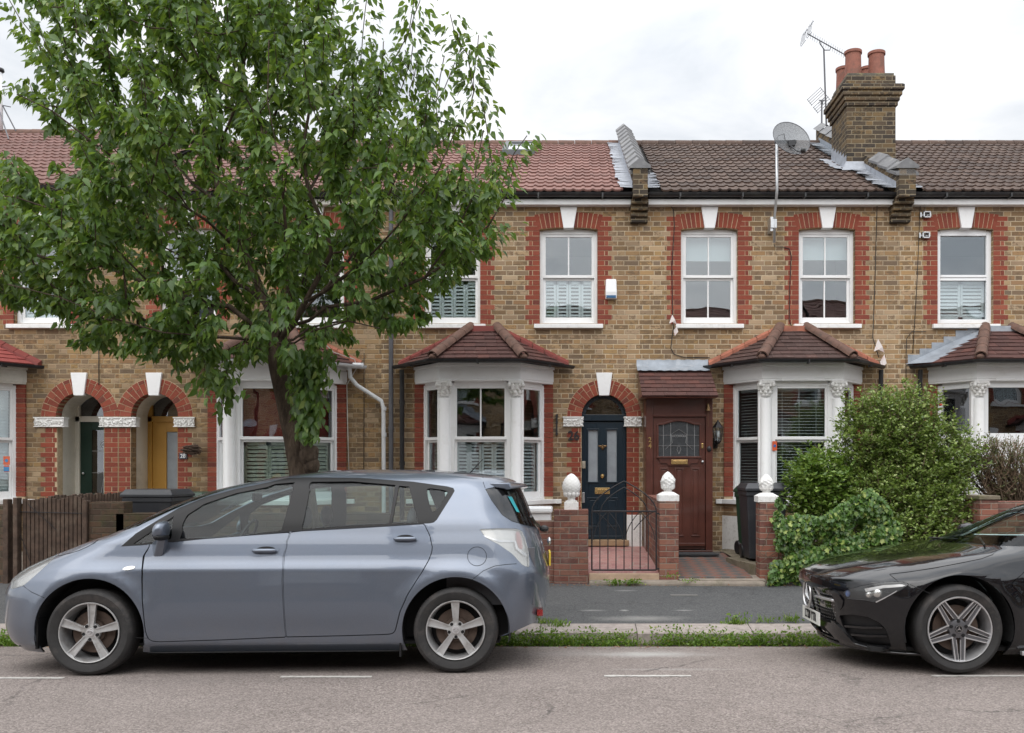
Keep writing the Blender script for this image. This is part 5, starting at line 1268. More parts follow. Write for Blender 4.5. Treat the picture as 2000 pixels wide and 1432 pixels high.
m.tube([c+Vector((-.05,0,0)),c+Vector((-.08,-.02,.12)),c+Vector((-.16,.02,.1))],.005,n=5); m.build('dish_arm',MT['black'],S)
# TV aerials
def yagi(label,base,top,A0,A1,n,el,refl=True):
    T_=thing('tv_aerial',label,'aerial',tuple(base)); m=MB(); m.tube([base,top],.016,n=8); m.build('mast',MT['grey_pipe'],T_)
    m=MB(); A0=Vector(A0);A1=Vector(A1); m.tube([A0,A1],.011,n=6); ax_=(A1-A0).normalized(); cr=Vector((.55,.55,.75))
    cr=(cr-ax_*cr.dot(ax_)).normalized()
    for i in range(n):
        p=A0.lerp(A1,(i+1.5)/(n+1.5)); m.tube([p-cr*el,p+cr*el],.004,n=5)
    # reflector grid
    if refl:
        up=ax_.cross(cr).normalized()
        for s in (-1,1):
            for k in range(4):
                p=A0+up*s*(.03+.045*k)-ax_*.02; m.tube([p-cr*.17,p+cr*.17],.005,n=5)
            for q in (-.16,.16): m.tube([A0+up*s*.02+cr*q,A0+up*s*.17+cr*q],.005,n=5)
    m.build('aerial_array',MT['grey_pipe'],T_); 
    m=MB(); mid=A0.lerp(A1,.42); m.tube([top+Vector((0,0,0)),A0.lerp(A1,.3)+Vector((0,0,-.06)),A0.lerp(A1,.28)],.010,n=6); m.tube([top+Vector((0,0,-.02)),A0.lerp(A1,.52)+Vector((0,0,-.07)),A0.lerp(A1,.54)],.010,n=6); m.build('aerial_clamp',MT['grey_pipe'],T_)
    return T_
dA=16.6
yagi('tall television aerial with long comb of rods left of the chimney',at(1614,246,dA),at(1609,96,dA),at(1577,66,dA-.1),at(1661,113,dA+.1),18,.10)
T_=yagi('short television aerial low on the roof ridge left of the chimney',at(1605,240,dA+1),at(1605,196,dA+1),at(1600,196,dA+1.2),at(1614,196,dA+.6),2,.1)
# flags of torn cloth
for q,(px,py,s) in enumerate(((1312,628,1.0),(1712,680,1.4))):
    y=13.93; m=MB(); a=Vector((fx(px),y,fz(py-12*s)))
    m.add([a,a+Vector((.045*s,-.02,-.09*s)),a+Vector((.07*s,0,-.15*s)),a+Vector((.0*s,-.02,-.12*s)),a+Vector((-.05*s,-.01,-.14*s))],[(0,3,1),(1,3,2),(0,4,3)])
    b_=a+Vector((.07*s,0,-.17*s)); m.add([b_,b_+Vector((.02*s,-.02,-.1*s)),b_+Vector((-.03*s,0,-.16*s)),b_+Vector((-.05*s,-.01,-.08*s))],[(0,3,2,1)])
    o=m.build('cloth_flag',plain('torn_white_cloth',(.68,.62,.6),.9,var=.1,dirt=((.6,.3,.27),20))); tag(o,('torn white rag caught on the cable by the upper window','torn white rag tied to the right end of the middle bay gutter')[q],'rag','torn white rags on cables')
# bird nest like basket beside number 28
m=MB(); rr=random.Random(9); c=Vector((fx(381),13.88,fz(879)))
for i in range(70):
    z=rr.uniform(-.06,.06); w=.17-abs(z)*.9
    a=c+Vector((-w*rr.uniform(.5,1),rr.uniform(-.07,.07),z)); b=c+Vector((w*rr.uniform(.5,1),rr.uniform(-.07,.07),z+rr.uniform(-.03,.03))); m.tube([a,(a+b)/2+Vector((0,-.03,rr.uniform(-.02,.02))),b],.006,n=4)
o=m.build('twig_basket',MT['oldwood']); tag(o,'half round twig basket on the brick wall beside the number plaque','basket')
# stickers
def sticker(parent,px,py,w,h,y,cols,k=1):
    pass
m=MB(); yy=13.45; X_=at(1513,0,13.45).x; Z_=at(0,871,13.45).z; m.box(X_-.035,X_+.035,yy-.003,yy,Z_-.07,Z_+.07); o=m.build('window_sticker',plain('orange_paper',(.62,.10,.03),.6)); tag(o,'small orange sticker with blue roundel low in the middle bay window','sticker'); m=MB(); m.lathe([(.022,-.002),(.022,0)],(X_,yy-.003,Z_),n=16,axis='y'); m.build('sticker_roundel',plain('blue_ink',(.03,.12,.35),.5),o)
yy=13.73; m=MB(); X_,Z_=at(13,0,yy).x,at(0,908,yy).z; m.box(X_-.05,X_+.05,yy-.003,yy,Z_-.0,Z_+.13); m.box(X_-.04,X_+.04,yy-.004,yy,Z_-.11,Z_-.01); o=m.build('window_sticker',plain('orange_paper2',(.60,.13,.06),.6)); tag(o,'orange and blue stickers on the far left bay window','sticker')
m=MB(); m.box(X_-.04,X_+.04,yy-.007,yy-.0042,Z_-.10,Z_-.03); m.lathe([(.025,-.002),(.025,0)],(X_,yy-.004,Z_+.065),n=16,axis='y'); m.build('sticker_print',plain('blue_ink2',(.05,.22,.45),.5),o)
# red blinds in the bay behind the tree
for (P,Q,u0,u1) in (((BC[28]-1.07,14.),(BC[28]-.6,13.38),.15,.66),((BC[28]-.6,13.38),(BC[28]+.6,13.38),.15,1.05),((BC[28]+.6,13.38),(BC[28]+1.07,14.),.12,.62)):
    m=MB(); m.seg(P,Q,u0,u1,2.03,2.86,-.25,-.24); m.build('roller_blind',MT['redblind'],h28)
# small access cover in pavement
m=MB(); a=at(1303,1157,11.0); m.box(a.x-.0,a.x+.32,10.55,10.75,.085,.094); o=m.build('drain_cover',plain('worn_metal_cover',(.13,.128,.12),.6,bump=.8,bscale=120)); tag(o,'small worn rectangular cover set in the dark pavement','drain cover')
# chimney pot / cowl at the far left edge
V=thing('flue_pipe','tall white flue pipe with a dark cowl at the far left roof edge','flue',tuple(at(2,255,18)))
m=MB(); a=at(0,255,18); m.tube([a,at(-1,142,18)],.055,n=12); m.build('flue_tube',MT['upvc'],V,smooth=True); m=MB(); q=at(-1,142,18); m.lathe([(.0,.10),(.08,.08),(.09,.03),(.06,0)],q,n=14); m.build('cowl',MT['black'],V,smooth=True)
m=MB(); m.tube([at(0,205,18),at(6,208,18),at(31,256,18)],.013,n=6); m.tube([at(6,206,18),at(21,209,18)],.01,n=6); m.tube([at(0,220,17.6),at(17,272,17)],.012,n=6); m.build('stay',MT['grey_pipe'],V)
# ================================================================= car shell: stack of plan curves, panels cut out of it
def pchip(xs,ys):
    xs=np.array(xs,float); ys=np.array(ys,float); h=np.diff(xs); d=np.diff(ys)/h
    m=np.zeros(len(xs)); m[0]=d[0]; m[-1]=d[-1]
    for i in range(1,len(xs)-1):
        if d[i-1]*d[i]>0:
            w1=2*h[i]+h[i-1]; w2=h[i]+2*h[i-1]; m[i]=(w1+w2)/(w1/d[i-1]+w2/d[i])
    def f(x):
        x=np.clip(x,xs[0],xs[-1]); i=np.clip(np.searchsorted(xs,x,side='right')-1,0,len(xs)-2)
        t=(x-xs[i])/h[i]; return (2*t**3-3*t**2+1)*ys[i]+(t**3-2*t**2+t)*h[i]*m[i]+(-2*t**3+3*t**2)*ys[i+1]+(t**3-t**2)*h[i]*m[i+1]
    return f
class Shell:
    """rows: z, half width, x front, x rear, front corner length, rear corner length, front exponent, rear exponent"""
    def __init__(s,rows,mat,bump=None,SF=1.2,SS=3.2,SR=1.2):
        r=np.array(rows,float); sec=np.sqrt(np.diff(r[:,0])**2+np.diff(r[:,1])**2); q=np.concatenate([[0],np.cumsum(np.maximum(sec,.03))])
        s.q=q; s.fn=[pchip(q,r[:,i]) for i in range(r.shape[1])]; s.M=mat; s.bump=bump; s.SF,s.SS,s.SR=SF,SS,SR; s.S=SF+SS+SR; s.Q=q[-1]
        s.qz=pchip(r[:,0],q)
        gs=np.linspace(0.0,s.S,340); gq=np.linspace(0,s.Q*.995,260); s.gs,s.gq=np.meshgrid(gs,gq); P=s.P(s.gs,s.gq); s.gp=s.proj(P)
        n=s.N(s.gs,s.gq); wp=s.world(P); R=np.array(mat.to_3x3()); wn=n@R.T; view=wp-np.array([0,0,H]); s.vis=(wn*view).sum(-1)<0
    def P(s,S,q):
        S=np.asarray(S,float); q=np.asarray(q,float)
        z,w,xf,xr,lf,lr,nf,nr=[f(q) for f in s.fn]
        a=np.clip(S/s.SF,0,1); b=np.clip((S-s.SF)/s.SS,0,1); c=np.clip((s.S-S)/s.SR,0,1)
        def corner(t,L,W,n):
            ph=t*pi/2; cp=np.maximum(np.cos(ph)*1.0,1e-9); sp=np.maximum(np.sin(ph),1e-9)
            # direction towards corner expressed in normalised space -> even-ish spacing
            r=(cp**n+sp**n)**(-1/n); return L*(1-r*cp),W*r*sp
        xa,ya=corner(a,lf,w,nf); xc,yc=corner(c,lr,w,nr)
        x=np.where(S<=s.SF,xf+xa,np.where(S>=s.SF+s.SS,xr-xc,(xf+lf)+(xr-lr-xf-lf)*b))
        y=np.where(S<=s.SF,ya,np.where(S>=s.SF+s.SS,yc,w))
        if s.bump is not None:
            y=y+s.bump(x,z,y/np.maximum(w,1e-6))
        return np.stack([x,-y,z],-1)
    def N(s,S,q):
        e=1e-3; a=s.P(np.minimum(np.asarray(S)+e,s.S),q)-s.P(np.maximum(np.asarray(S)-e,0),q); b=s.P(S,np.minimum(np.asarray(q)+e,s.Q))-s.P(S,np.maximum(np.asarray(q)-e,0))
        n=np.cross(a,b); l=np.linalg.norm(n,axis=-1,keepdims=True); return n/np.maximum(l,1e-12)
    def world(s,P):
        M=np.array(s.M); return P@M[:3,:3].T+M[:3,3]
    def proj(s,P):
        w=s.world(P); return np.stack([VX+F*w[...,0]/w[...,1],VY-F*(w[...,2]-H)/w[...,1]],-1)
    def inv(s,px,py):
        d=((s.gp-np.array([px,py]))**2).sum(-1)+(~s.vis)*1e7
        k=np.unravel_index(np.argmin(d),d.shape); S,q=s.gs[k],s.gq[k]
        for it in range(12):
            p=s.proj(s.P(S,q)); e=1e-4; J=np.stack([(s.proj(s.P(S+e,q))-p)/e,(s.proj(s.P(S,q+e))-p)/e],-1)
            r=np.array([px,py])-p
            try: dl=np.linalg.solve(J,r)
            except np.linalg.LinAlgError: break
            n=np.linalg.norm(dl); dl=dl*min(1,.05/max(n,1e-9)); S=np.clip(S+dl[0],0,s.S); q=np.clip(q+dl[1],0,s.Q)
            if n<1e-5: break
        return (float(S),float(q))
    def tr(s,pts,step=14,closed=True):
        """photo trace -> domain polygon, densified"""
        out=[]; n=len(pts)
        for i in range(n if closed else n-1):
            a=np.array(pts[i],float);b=np.array(pts[(i+1)%n],float); k=max(1,int(np.linalg.norm(b-a)/step))
            for j in range(k): out.append(s.inv(*(a+(b-a)*j/k)))
        if not closed: out.append(s.inv(*pts[-1]))
        return out
    def at(s,px,py,off=0):
        S,q=s.inv(px,py); p=s.P(S,q)+s.N(S,q)*off; return Vector(p)
def smooth_poly(pts,it=1):
    for _ in range(it):
        n=len(pts); o=[]
        for i in range(n):
            a,b=pts[i],pts[(i+1)%n]; o+=[(a[0]*.75+b[0]*.25,a[1]*.75+b[1]*.25),(a[0]*.25+b[0]*.75,a[1]*.25+b[1]*.75)]
        pts=o
    return pts
def area2(p): return sum(p[i][0]*p[(i+1)%len(p)][1]-p[(i+1)%len(p)][0]*p[i][1] for i in range(len(p)))
def shrink(poly,d):
    """move outline inwards by d (domain metres); negative grows"""
    p=poly if area2(poly)>0 else poly[::-1]; n=len(p); o=[]
    for i in range(n):
        a=Vector(p[i-1]);b=Vector(p[i]);c=Vector(p[(i+1)%n]); e1=(b-a);e2=(c-b)
        if e1.length<1e-7 or e2.length<1e-7: o.append(tuple(b)); continue
        e1.normalize();e2.normalize(); n1=Vector((-e1.y,e1.x));n2=Vector((-e2.y,e2.x)); m=(n1+n2)
        if m.length<1e-4: o.append(tuple(b)); continue
        m.normalize(); o.append(tuple(b+m*d/max(.35,m.dot(n1))))
    return o
def densify(poly,st):
    o=[];n=len(poly)
    for i in range(n):
        a=Vector(poly[i]);b=Vector(poly[(i+1)%n]); k=max(1,int((b-a).length/st+.5))
        for j in range(k): o.append(tuple(a.lerp(b,j/k)))
    return o
def inside(px,py,polys):
    c=np.zeros(px.shape,bool)
    for p in polys:
        p=np.array(p); n=len(p); j=n-1; r=np.zeros(px.shape,bool)
        for i in range(n):
            xi,yi=p[i];xj,yj=p[j]
            cond=((yi>py)!=(yj>py))&(px<(xj-xi)*(py-yi)/(yj-yi+1e-15)+xi); r^=cond; j=i
        c^=r
    return c
def panel_mesh(sh,outer,holes=(),st=.045,off=0.0,sides=(1,)):
    """returns verts, faces, normals of a shell region (sides 1 = near side, -1 = mirrored)"""
    loops=[densify(outer,st)]+[densify(h,st) for h in holes]
    pts=[];edges=[]
    for l in loops:
        b=len(pts); pts+=l; edges+=[(b+i,b+(i+1)%len(l)) for i in range(len(l))]
    o=np.array(outer); x0,y0=o.min(0);x1,y1=o.max(0)
    gx,gy=np.meshgrid(np.arange(x0+st/2,x1,st),np.arange(y0+st/2,y1,st*.8)); gx=gx.ravel();gy=gy.ravel()
    # keep away from outlines
    B=np.array(pts); keep=inside(gx,gy,loops)
    d=np.min((gx[:,None]-B[None,:,0])**2+(gy[:,None]-B[None,:,1])**2,axis=1) if len(gx) else np.array([])
    keep&=d>(st*.45)**2
    pts+=list(zip(gx[keep],gy[keep]))
    r=geometry.delaunay_2d_cdt([Vector(p) for p in pts],edges,[],0,1e-6)
    V=np.array([tuple(v) for v in r[0]]); T=[f for f in r[2]]
    tri=[]
    for f in T:
        for k in range(1,len(f)-1): tri.append((f[0],f[k],f[k+1]))
    tri=np.array(tri); C=V[tri].mean(1); tri=tri[inside(C[:,0],C[:,1],loops)]
    A=V[tri]; ar=(A[:,1,0]-A[:,0,0])*(A[:,2,1]-A[:,0,1])-(A[:,2,0]-A[:,0,0])*(A[:,1,1]-A[:,0,1]); tri=tri[np.abs(ar)>1e-9]; ar=ar[np.abs(ar)>1e-9]
    tri[ar<0]=tri[ar<0][:,::-1]
    P=sh.P(V[:,0],V[:,1]); N=sh.N(V[:,0],V[:,1]); P=P+N*off
    vs=[];fs=[];ns=[]
    for sd in sides:
        b=len(vs); Pm=P.copy();Nm=N.copy()
        if sd<0: Pm[:,1]*=-1;Nm[:,1]*=-1
        vs+=[tuple(p) for p in Pm]; ns+=[tuple(n) for n in Nm]; fs+=[tuple(int(i)+b for i in (t if sd>0 else t[::-1])) for t in tri]
    # flip if winding disagrees with the normals
    return vs,fs,ns,loops
def panel(name_,sh,outer,mat,parent,holes=(),st=.045,off=0.0,sides=(1,),thick=.0):
    vs,fs,ns,loops=panel_mesh(sh,outer,holes,st,off,sides)
    if thick:
        for sd in sides:
            for l in loops:
                L=np.array(l); P=sh.P(L[:,0],L[:,1]); N=sh.N(L[:,0],L[:,1]); a=P+N*off; b=P+N*(off-thick)
                if sd<0: a[:,1]*=-1;b[:,1]*=-1;N=N*np.array([1,-1,1])
                k=len(vs); n=len(L); cw=(area2(l)>0)
                vs+=[tuple(p) for p in a]+[tuple(p) for p in b]
                c=L.mean(0)
                for i in range(n):
                    j=(i+1)%n; fs.append((k+i,k+n+i,k+n+j,k+j))
                ns+=[None]*(2*n)
    me=bpy.data.meshes.new(name_); me.from_pydata(vs,[],fs); me.materials.append(mat)
    me.polygons.foreach_set('use_smooth',[True]*len(fs)); me.update()
    vn=[Vector(n) if n is not None else Vector((0,0,0)) for n in ns]
    if thick: # rim faces keep their own normals
        me.validate()
    try: me.normals_split_custom_set_from_vertices(vn)
    except Exception as e: print('normals',e)
    o=bpy.data.objects.new(name_,me); COL.objects.link(o); o.parent=parent
    return o
panel_=panel
def carpaint(name,c,flake,rough=.28,metal=.55,dirt=None,spec=.5):
    t=NT(name); n=t.noise(900,2,.5); fl=t.mix(t.g(n,.35,.7),c,flake)
    if dirt: 
        z=sep(t,t.obj())[2]; d=t.M('MULTIPLY',t.g(t.noise(3,6,.7),.35,.75),dirt[1]); fl=t.mix(d,fl,dirt[0])
        low=t.M('MULTIPLY',t.M('SUBTRACT',1,t.g(z,.18,.5)),.45); fl=t.mix(t.M('MULTIPLY',low,t.g(t.noise(7,6,.75),.3,.7)),fl,dirt[0])
    return t.done(t.bsdf(fl,rough,metal,None,Coat_Weight=1.0,Coat_Roughness=.02,Specular_IOR_Level=spec))
MT['tyre']=plain('tyre_rubber',(.022,.021,.021),.75,var=.25,scale=14,bump=.4,bscale=90,dirt=((.07,.06,.055),5))
MT['alloy']=plain('worn_alloy',(.50,.50,.50),.40,metal=.55,var=.12,scale=12,dirt=((.27,.24,.22),8))
MT['darkalloy']=plain('dark_alloy_paint',(.14,.14,.15),.35,metal=.6,var=.1)
MT['polish']=plain('machined_alloy',(.66,.66,.67),.35,metal=.75,var=.1,scale=20)
MT['disc']=plain('rusty_brake_disc',(.10,.07,.055),.6,metal=.4,var=.4,scale=10)
MT['chrome']=plain('chrome',(.75,.76,.78),.12,metal=1,var=.03)
MT['underdark']=plain('car_underside',(.012,.012,.013),.85)
MT['satinblack']=plain('satin_black_trim',(.013,.013,.014),.45,var=.15,spec=.3)
MT['glossblack']=plain('gloss_black_trim',(.008,.008,.009),.08,var=.1,coat=.6)
MT['seat']=plain('grey_seat_cloth',(.10,.10,.11),.85,var=.2)
def lens(name,col,tr):
    t=NT(name); g=t.bsdf(col,.06,0,None,Transmission_Weight=0.0,Coat_Weight=1.0); tp=t.n('BsdfTransparent',Color=(.95,.95,.95)).outputs[0]
    mx=t.n('MixShader'); t.put(mx.inputs[0],tr); t.put(mx.inputs[1],tp); t.put(mx.inputs[2],g); return t.done(mx.outputs[0])
MT['lens']=lens('clear_lamp_lens',(.55,.56,.55),.42); MT['lens_red']=lens('red_lamp_lens',(.35,.01,.01),.75)
MT['silverrefl']=plain('lamp_reflector',(.62,.62,.60),.22,metal=.8,var=.05)
MT['car_glass']=glass('car_side_glass',(.68,.80,.78),.025); MT['car_glass_dark']=glass('privacy_glass',(.28,.31,.31),.05)
def circle_poly(sh,cx,cz,r,n=72,qmin=None):
    """arch circle in car side coords (x,z) -> domain (S,q)"""
    out=[]
    for i in range(n):
        a=2*pi*i/n; out.append(sh.xz(cx+r*cos(a),cz+r*sin(a)))
    return out
def xz(self,x,z):
    q=float(self.qz(z)) if z>=float(self.fn[0](0)) else (z-float(self.fn[0](0)))  # below the sill: negative q
    qq=max(0.0,q); S=self.SF+self.SS*.5
    for _ in range(14):
        e=1e-3; p=float(self.P(S,qq)[0]); dp=(float(self.P(S+e,qq)[0])-p)/e
        if abs(dp)<1e-5: break
        S=min(max(S+(x-p)/dp*.9,0.01),self.S-.01)
    return (S,q)
Shell.xz=xz
def wheel(parent,cx,yo,zc,R,Wd,rimR,spokes,style,near=True):
    """yo = y of outer face (negative near side); returns wheel part with sub-parts"""
    sg=-1 if near else 1
    m=MB(); Y=lambda d: yo-sg*d     # d = depth inboard from the outer face
    prof=[(rimR*.985,.012),(rimR*1.03,.004),(rimR*1.10,-.004),(R*.90,-.012),(R*.955,-.004),(R*.985,.012),(R,.03),(R,Wd-.03),(R*.98,Wd-.01),(R*.9,Wd),(rimR,Wd-.01),(rimR*.96,.05)]
    def lathe(m,prof,n=72,gr=None):
        vs=[]
        for (r,d) in prof:
            for k in range(n):
                a=2*pi*k/n; vs.append((cx+r*cos(a),Y(d),zc+r*sin(a)))
        P=len(prof); fs=[]
        for i in range(P-1):
            for k in range(n):
                f=(i*n+k,i*n+(k+1)%n,(i+1)*n+(k+1)%n,(i+1)*n+k); fs.append(f)
        m.add(vs,fs)
    lathe(m,prof)
    # tread blocks around the shoulder
    for k in range(90):
        a=2*pi*k/90; a2=a+.035
        for d0,d1,rr in ((.018,.055,R),):
            vs=[(cx+(rr+h)*cos(q),Y(d),zc+(rr+h)*sin(q)) for (q,d,h) in ((a,d0,-.008),(a2,d0,-.008),(a2,d1,.004),(a,d1,.004))]; m.add(vs,[(0,1,2,3)])
    w=m.build('wheel',MT['tyre'],parent,auto=35,orient=False)
    m=MB(); lathe(m,[(rimR*1.0,.004),(rimR*.985,-.004),(rimR*.955,-.002),(rimR*.94,.012),(rimR*.925,.03),(rimR*.89,.10),(rimR*.88,.16)])
    rim=m.build('rim',MT['polish' if style=='star' else 'alloy'],w,auto=40)
    m=MB(); lathe(m,[(rimR*.88,.15),(.02,.15)],32); m.build('wheel_well',MT['underdark'],w)
    m=MB(); lathe(m,[(rimR*.70,.10),(rimR*.70,.085),(rimR*.42,.085),(rimR*.40,.06),(.03,.06)],48); m.build('brake_disc',MT['disc'],w,auto=40)
    m=MB(); m2=MB()
    rot0={'verso_f':pi/2-.06,'verso_r':pi/2+.02,'star':-pi/2}[style]
    for k in range(spokes):
        a=rot0+2*pi*k/spokes; ca,sa=cos(a),sin(a)
        def pt(r,t,d): return (cx+r*ca-t*sa,Y(d),zc+r*sa+t*ca)
        def bar(m,r0,r1,t0a,t0b,t1a,t1b,d0,d1,th=.03):
            vs=[pt(r0,t0a,d0),pt(r0,t0b,d0),pt(r1,t1b,d1),pt(r1,t1a,d1),pt(r0,t0a,d0+th),pt(r0,t0b,d0+th),pt(r1,t1b,d1+th),pt(r1,t1a,d1+th)]
            m.add(vs,[(0,1,2,3),(7,6,5,4),(0,4,5,1),(1,5,6,2),(2,6,7,3),(3,7,4,0)])
        if style!='star':
            bar(m,rimR*.16,rimR*.95,-.016,.016,-.025,.025,.030,.016)
            for s in (-1,1): bar(m,rimR*.20,rimR*.965,s*.011,s*.019,s*.024,s*.033,.022,.006,.02)
        else:
            for s in (-1,1):
                bar(m,rimR*.20,rimR*.95,s*.018,s*.052,s*.010,s*.036,.034,.014)
                bar(m2,rimR*.24,rimR*.955,s*.046,s*.054,s*.030,s*.038,.024,.004,.012); bar(m2,rimR*.34,rimR*.955,s*.014,s*.019,s*.006,s*.010,.030,.010,.012)
    if style!='star':
        lathe(m,[(rimR*.30,.06),(rimR*.30,.030),(rimR*.16,.024),(.0,.024)],40)
    else: lathe(m,[(rimR*.30,.06),(rimR*.28,.032),(rimR*.17,.024),(.0,.024)],40)
    sp=m.build('spokes',MT['darkalloy' if style=='star' else 'alloy'],w,auto=35,orient=True)
    if style=='star': m2.build('spoke_edges',MT['polish'],w,orient=True)
    m=MB()
    for k in range(5):
        a=rot0+2*pi*(k+.5)/5; c=(cx+rimR*.235*cos(a),0,zc+rimR*.235*sin(a))
        vs=[];n=10
        for (r,d) in ((.013,.022),(.013,.03)):
            pass
        m.lathe([(.0,0),(.012,0),(.014,.012)],(c[0],Y(.02) if near else Y(.02),c[2]),n=10,axis='y')
    m.build('wheel_nut',MT['satinblack'],w)
    m=MB(); n=24; m.add([(cx+.030*cos(2*pi*k/n),Y(.018),zc+.030*sin(2*pi*k/n)) for k in range(n)]+[(cx+.032*cos(2*pi*k/n),Y(.03),zc+.032*sin(2*pi*k/n)) for k in range(n)],[list(range(n))]+[(k,(k+1)%n,n+(k+1)%n,n+k) for k in range(n)])
    cp=m.build('hub_cap',MT['polish'] if style!='star' else MT['satinblack'],w)
    if style=='star':
        m=MB()
        for k in range(3):
            a=pi/2+2*pi*k/3; q=a+pi/2
            m.add([(cx+.024*cos(a),Y(.015),zc+.024*sin(a)),(cx+.004*cos(q),Y(.015),zc+.004*sin(q)),(cx-.004*cos(q),Y(.015),zc-.004*sin(q))],[(0,1,2)])
        m.tube([(cx+.026*cos(2*pi*k/24),Y(.016),zc+.026*sin(2*pi*k/24)) for k in range(25)],.0018,n=5); m.build('hub_emblem',MT['chrome'],cp)
    else:
        m=MB()
        for (rx,rz) in ((.020,.013),(.008,.012),(.014,.006)):
            m.tube([(cx+rx*cos(2*pi*k/20),Y(.016),zc+rz*sin(2*pi*k/20)+(.005 if rx==.014 else 0)) for k in range(21)],.0016,n=5)
        m.build('hub_emblem',MT['chrome'],cp)
    return w
def cp(z,X,Y,pts): return [(z[0]+x/z[2],z[1]+y/z[2]) for x,y in pts]
def fillet(pts,r=.18,it=2):
    for _ in range(it):
        n=len(pts);o=[]
        for i in range(n):
            a,b=pts[i],pts[(i+1)%n]; o+=[(a[0]+(b[0]-a[0])*r,a[1]+(b[1]-a[1])*r),(b[0]+(a[0]-b[0])*r,b[1]+(a[1]-b[1])*r)]
        pts=o
    return pts
# ================================================================= parked people carrier
paint=carpaint('metallic_blue_grey_paint',(.118,.143,.190),(.185,.215,.268),.32,.62,dirt=((.20,.19,.19),.12))
MV=Matrix.Translation((-2.334,7.80,-.035))@Matrix.Rotation(radians(2.2),4,'Z')@Matrix.Rotation(radians(-2.5),4,'X')
rows=[ # z,w,xf,xr,Lf,Lr,nf,nr
(.165,.80,-2.18,1.96,.62,.50,2.5,2.6),(.24,.855,-2.25,2.04,.62,.50,2.5,2.6),(.40,.882,-2.29,2.09,.62,.50,2.5,2.6),(.58,.892,-2.29,2.12,.62,.50,2.5,2.6),(.70,.889,-2.25,2.13,.64,.48,2.5,2.6),
(.78,.878,-2.16,2.12,.66,.46,2.6,2.7),(.86,.861,-2.00,2.10,.62,.46,2.7,2.7),(.95,.842,-1.78,2.08,.58,.46,2.8,2.7),(1.01,.829,-1.62,2.06,.46,.46,2.8,2.7),(1.07,.814,-1.43,2.04,.40,.46,2.8,2.6),
(1.15,.795,-1.28,2.00,.38,.46,2.7,2.5),(1.24,.760,-1.11,1.96,.38,.46,2.6,2.4),(1.32,.725,-.94,1.93,.38,.44,2.6,2.4),(1.41,.680,-.71,1.89,.38,.42,2.6,2.4),(1.465,.645,-.52,1.86,.40,.42,2.5,2.4),
(1.51,.600,-.30,1.82,.42,.42,2.4,2.4),(1.545,.54,-.10,1.70,.45,.5,2.2,2.3),(1.575,.43,.10,1.45,.4,.5,2,2),(1.597,.27,.32,1.15,.3,.3,2,2),(1.605,.0,.70,.75,.01,.01,2,2)]
WX=1.39; WZ=.325; 
def bmp(x,z,f):
    b=0
    for c in (-WX,WX):
        r=np.sqrt((x-c)**2+(z-WZ)**2); b=b+.016*np.exp(-((r-.43)/.07)**2)*(z>.1)
    b=b-.012*np.exp(-((z-.33)/.09)**2)*np.exp(-(x/1.0)**4)       # tuck above the sill
    b=b+.009*np.exp(-((z-.80)/.05)**2)*np.exp(-(x/1.6)**6)
    return b*np.clip((f-.9)*10,0,1)
SH=Shell(rows,MV,bmp)
CAR=thing('parked_car','silver blue people carrier parked at the kerb, seen side on','car',tuple(MV.translation),keep=True); CAR.matrix_world=MV
A=lambda *p:[(x/3.255,900+y/3.255) for x,y in p]
B=lambda *p:[(520+x/3.255,900+y/3.255) for x,y in p]
DLO=A((770,545),(860,465),(1000,380),(1140,300),(1300,235),(1500,180),(1700,140))+B((130,111),(250,106),(600,110),(930,133),(1150,163),(1190,174),(1198,192),(1185,215),(1085,375),(1065,393),(1040,398),(1005,400),(600,425),(230,445),(0,465))+A((1600,472),(1300,495),(1120,515),(900,538))
dlo=SH.tr(DLO)
g0=A((845,530),(1000,425),(1108,352),(1085,500),(985,514)); g1=A((1140,496),(1160,410),(1192,345),(1300,275),(1500,208),(1700,168))+B((60,148),(185,138),(95,447),(0,455))+A((1500,482),(1300,490))
g2=B((290,135),(550,132),(822,155),(780,400),(600,412),(228,433)); g3=B((846,160),(908,165),(966,394),(798,400)); g4=fillet(B((1018,182),(1045,175),(1145,190),(1155,205),(1080,318),(1058,325),(1045,305)),.2,1)
G=[SH.tr(g) for g in (g0,g1,g2,g3,g4)]
fd=fillet(SH.tr(A((960,522),(915,600),(903,700),(905,900),(918,1040),(928,1100),(945,1135),(970,1148),(1010,1152),(1400,1140))+B((0,1127),(125,1122),(110,950),(103,750),(112,600),(150,455),(0,466))+A((1600,473),(1300,496),(1100,516)),10),.2,1)
rd=fillet(SH.tr(B((152,455),(114,600),(105,750),(112,950),(127,1121),(500,1113),(780,1104),(808,1095),(822,1075),(850,960),(900,850),(950,770),(1000,690),(1035,630),(1052,580),(1055,540),(1045,490),(1005,401),(600,426),(230,446)),10),.2,1)
# windscreen and tailgate glass directly in shell coordinates
qz=lambda z: float(SH.qz(z))
ws=[(0,qz(1.085)),(.45,qz(1.09)),(.78,qz(1.10)),(.90,qz(1.13)),(.90,qz(1.3)),(.90,qz(1.45)),(.82,qz(1.495)),(.45,qz(1.515)),(0,qz(1.515))]
ST=SH.S
rg=SH.tr(B((1392,180),(1430,250),(1500,345),(1560,385),(1640,410),(1690,420)),8,False); 
rg=[p for p in rg]+[(ST,qz(1.10)),(ST,qz(1.47)),(ST-.5,qz(1.475))]
tail=fillet(SH.tr(B((1355,435),(1480,429),(1590,431),(1625,445),(1650,500),(1668,570),(1674,640),(1672,682),(1630,665),(1560,590),(1480,535),(1395,490)),8),.2,1)
head=fillet(SH.tr(A((66,818),(74,750),(95,705),(130,665),(230,627),(355,610),(300,662),(230,725),(150,795),(110,808)),8),.2,1)
arches=[circle_poly(SH,c,WZ,.412) for c in (-WX,WX)]
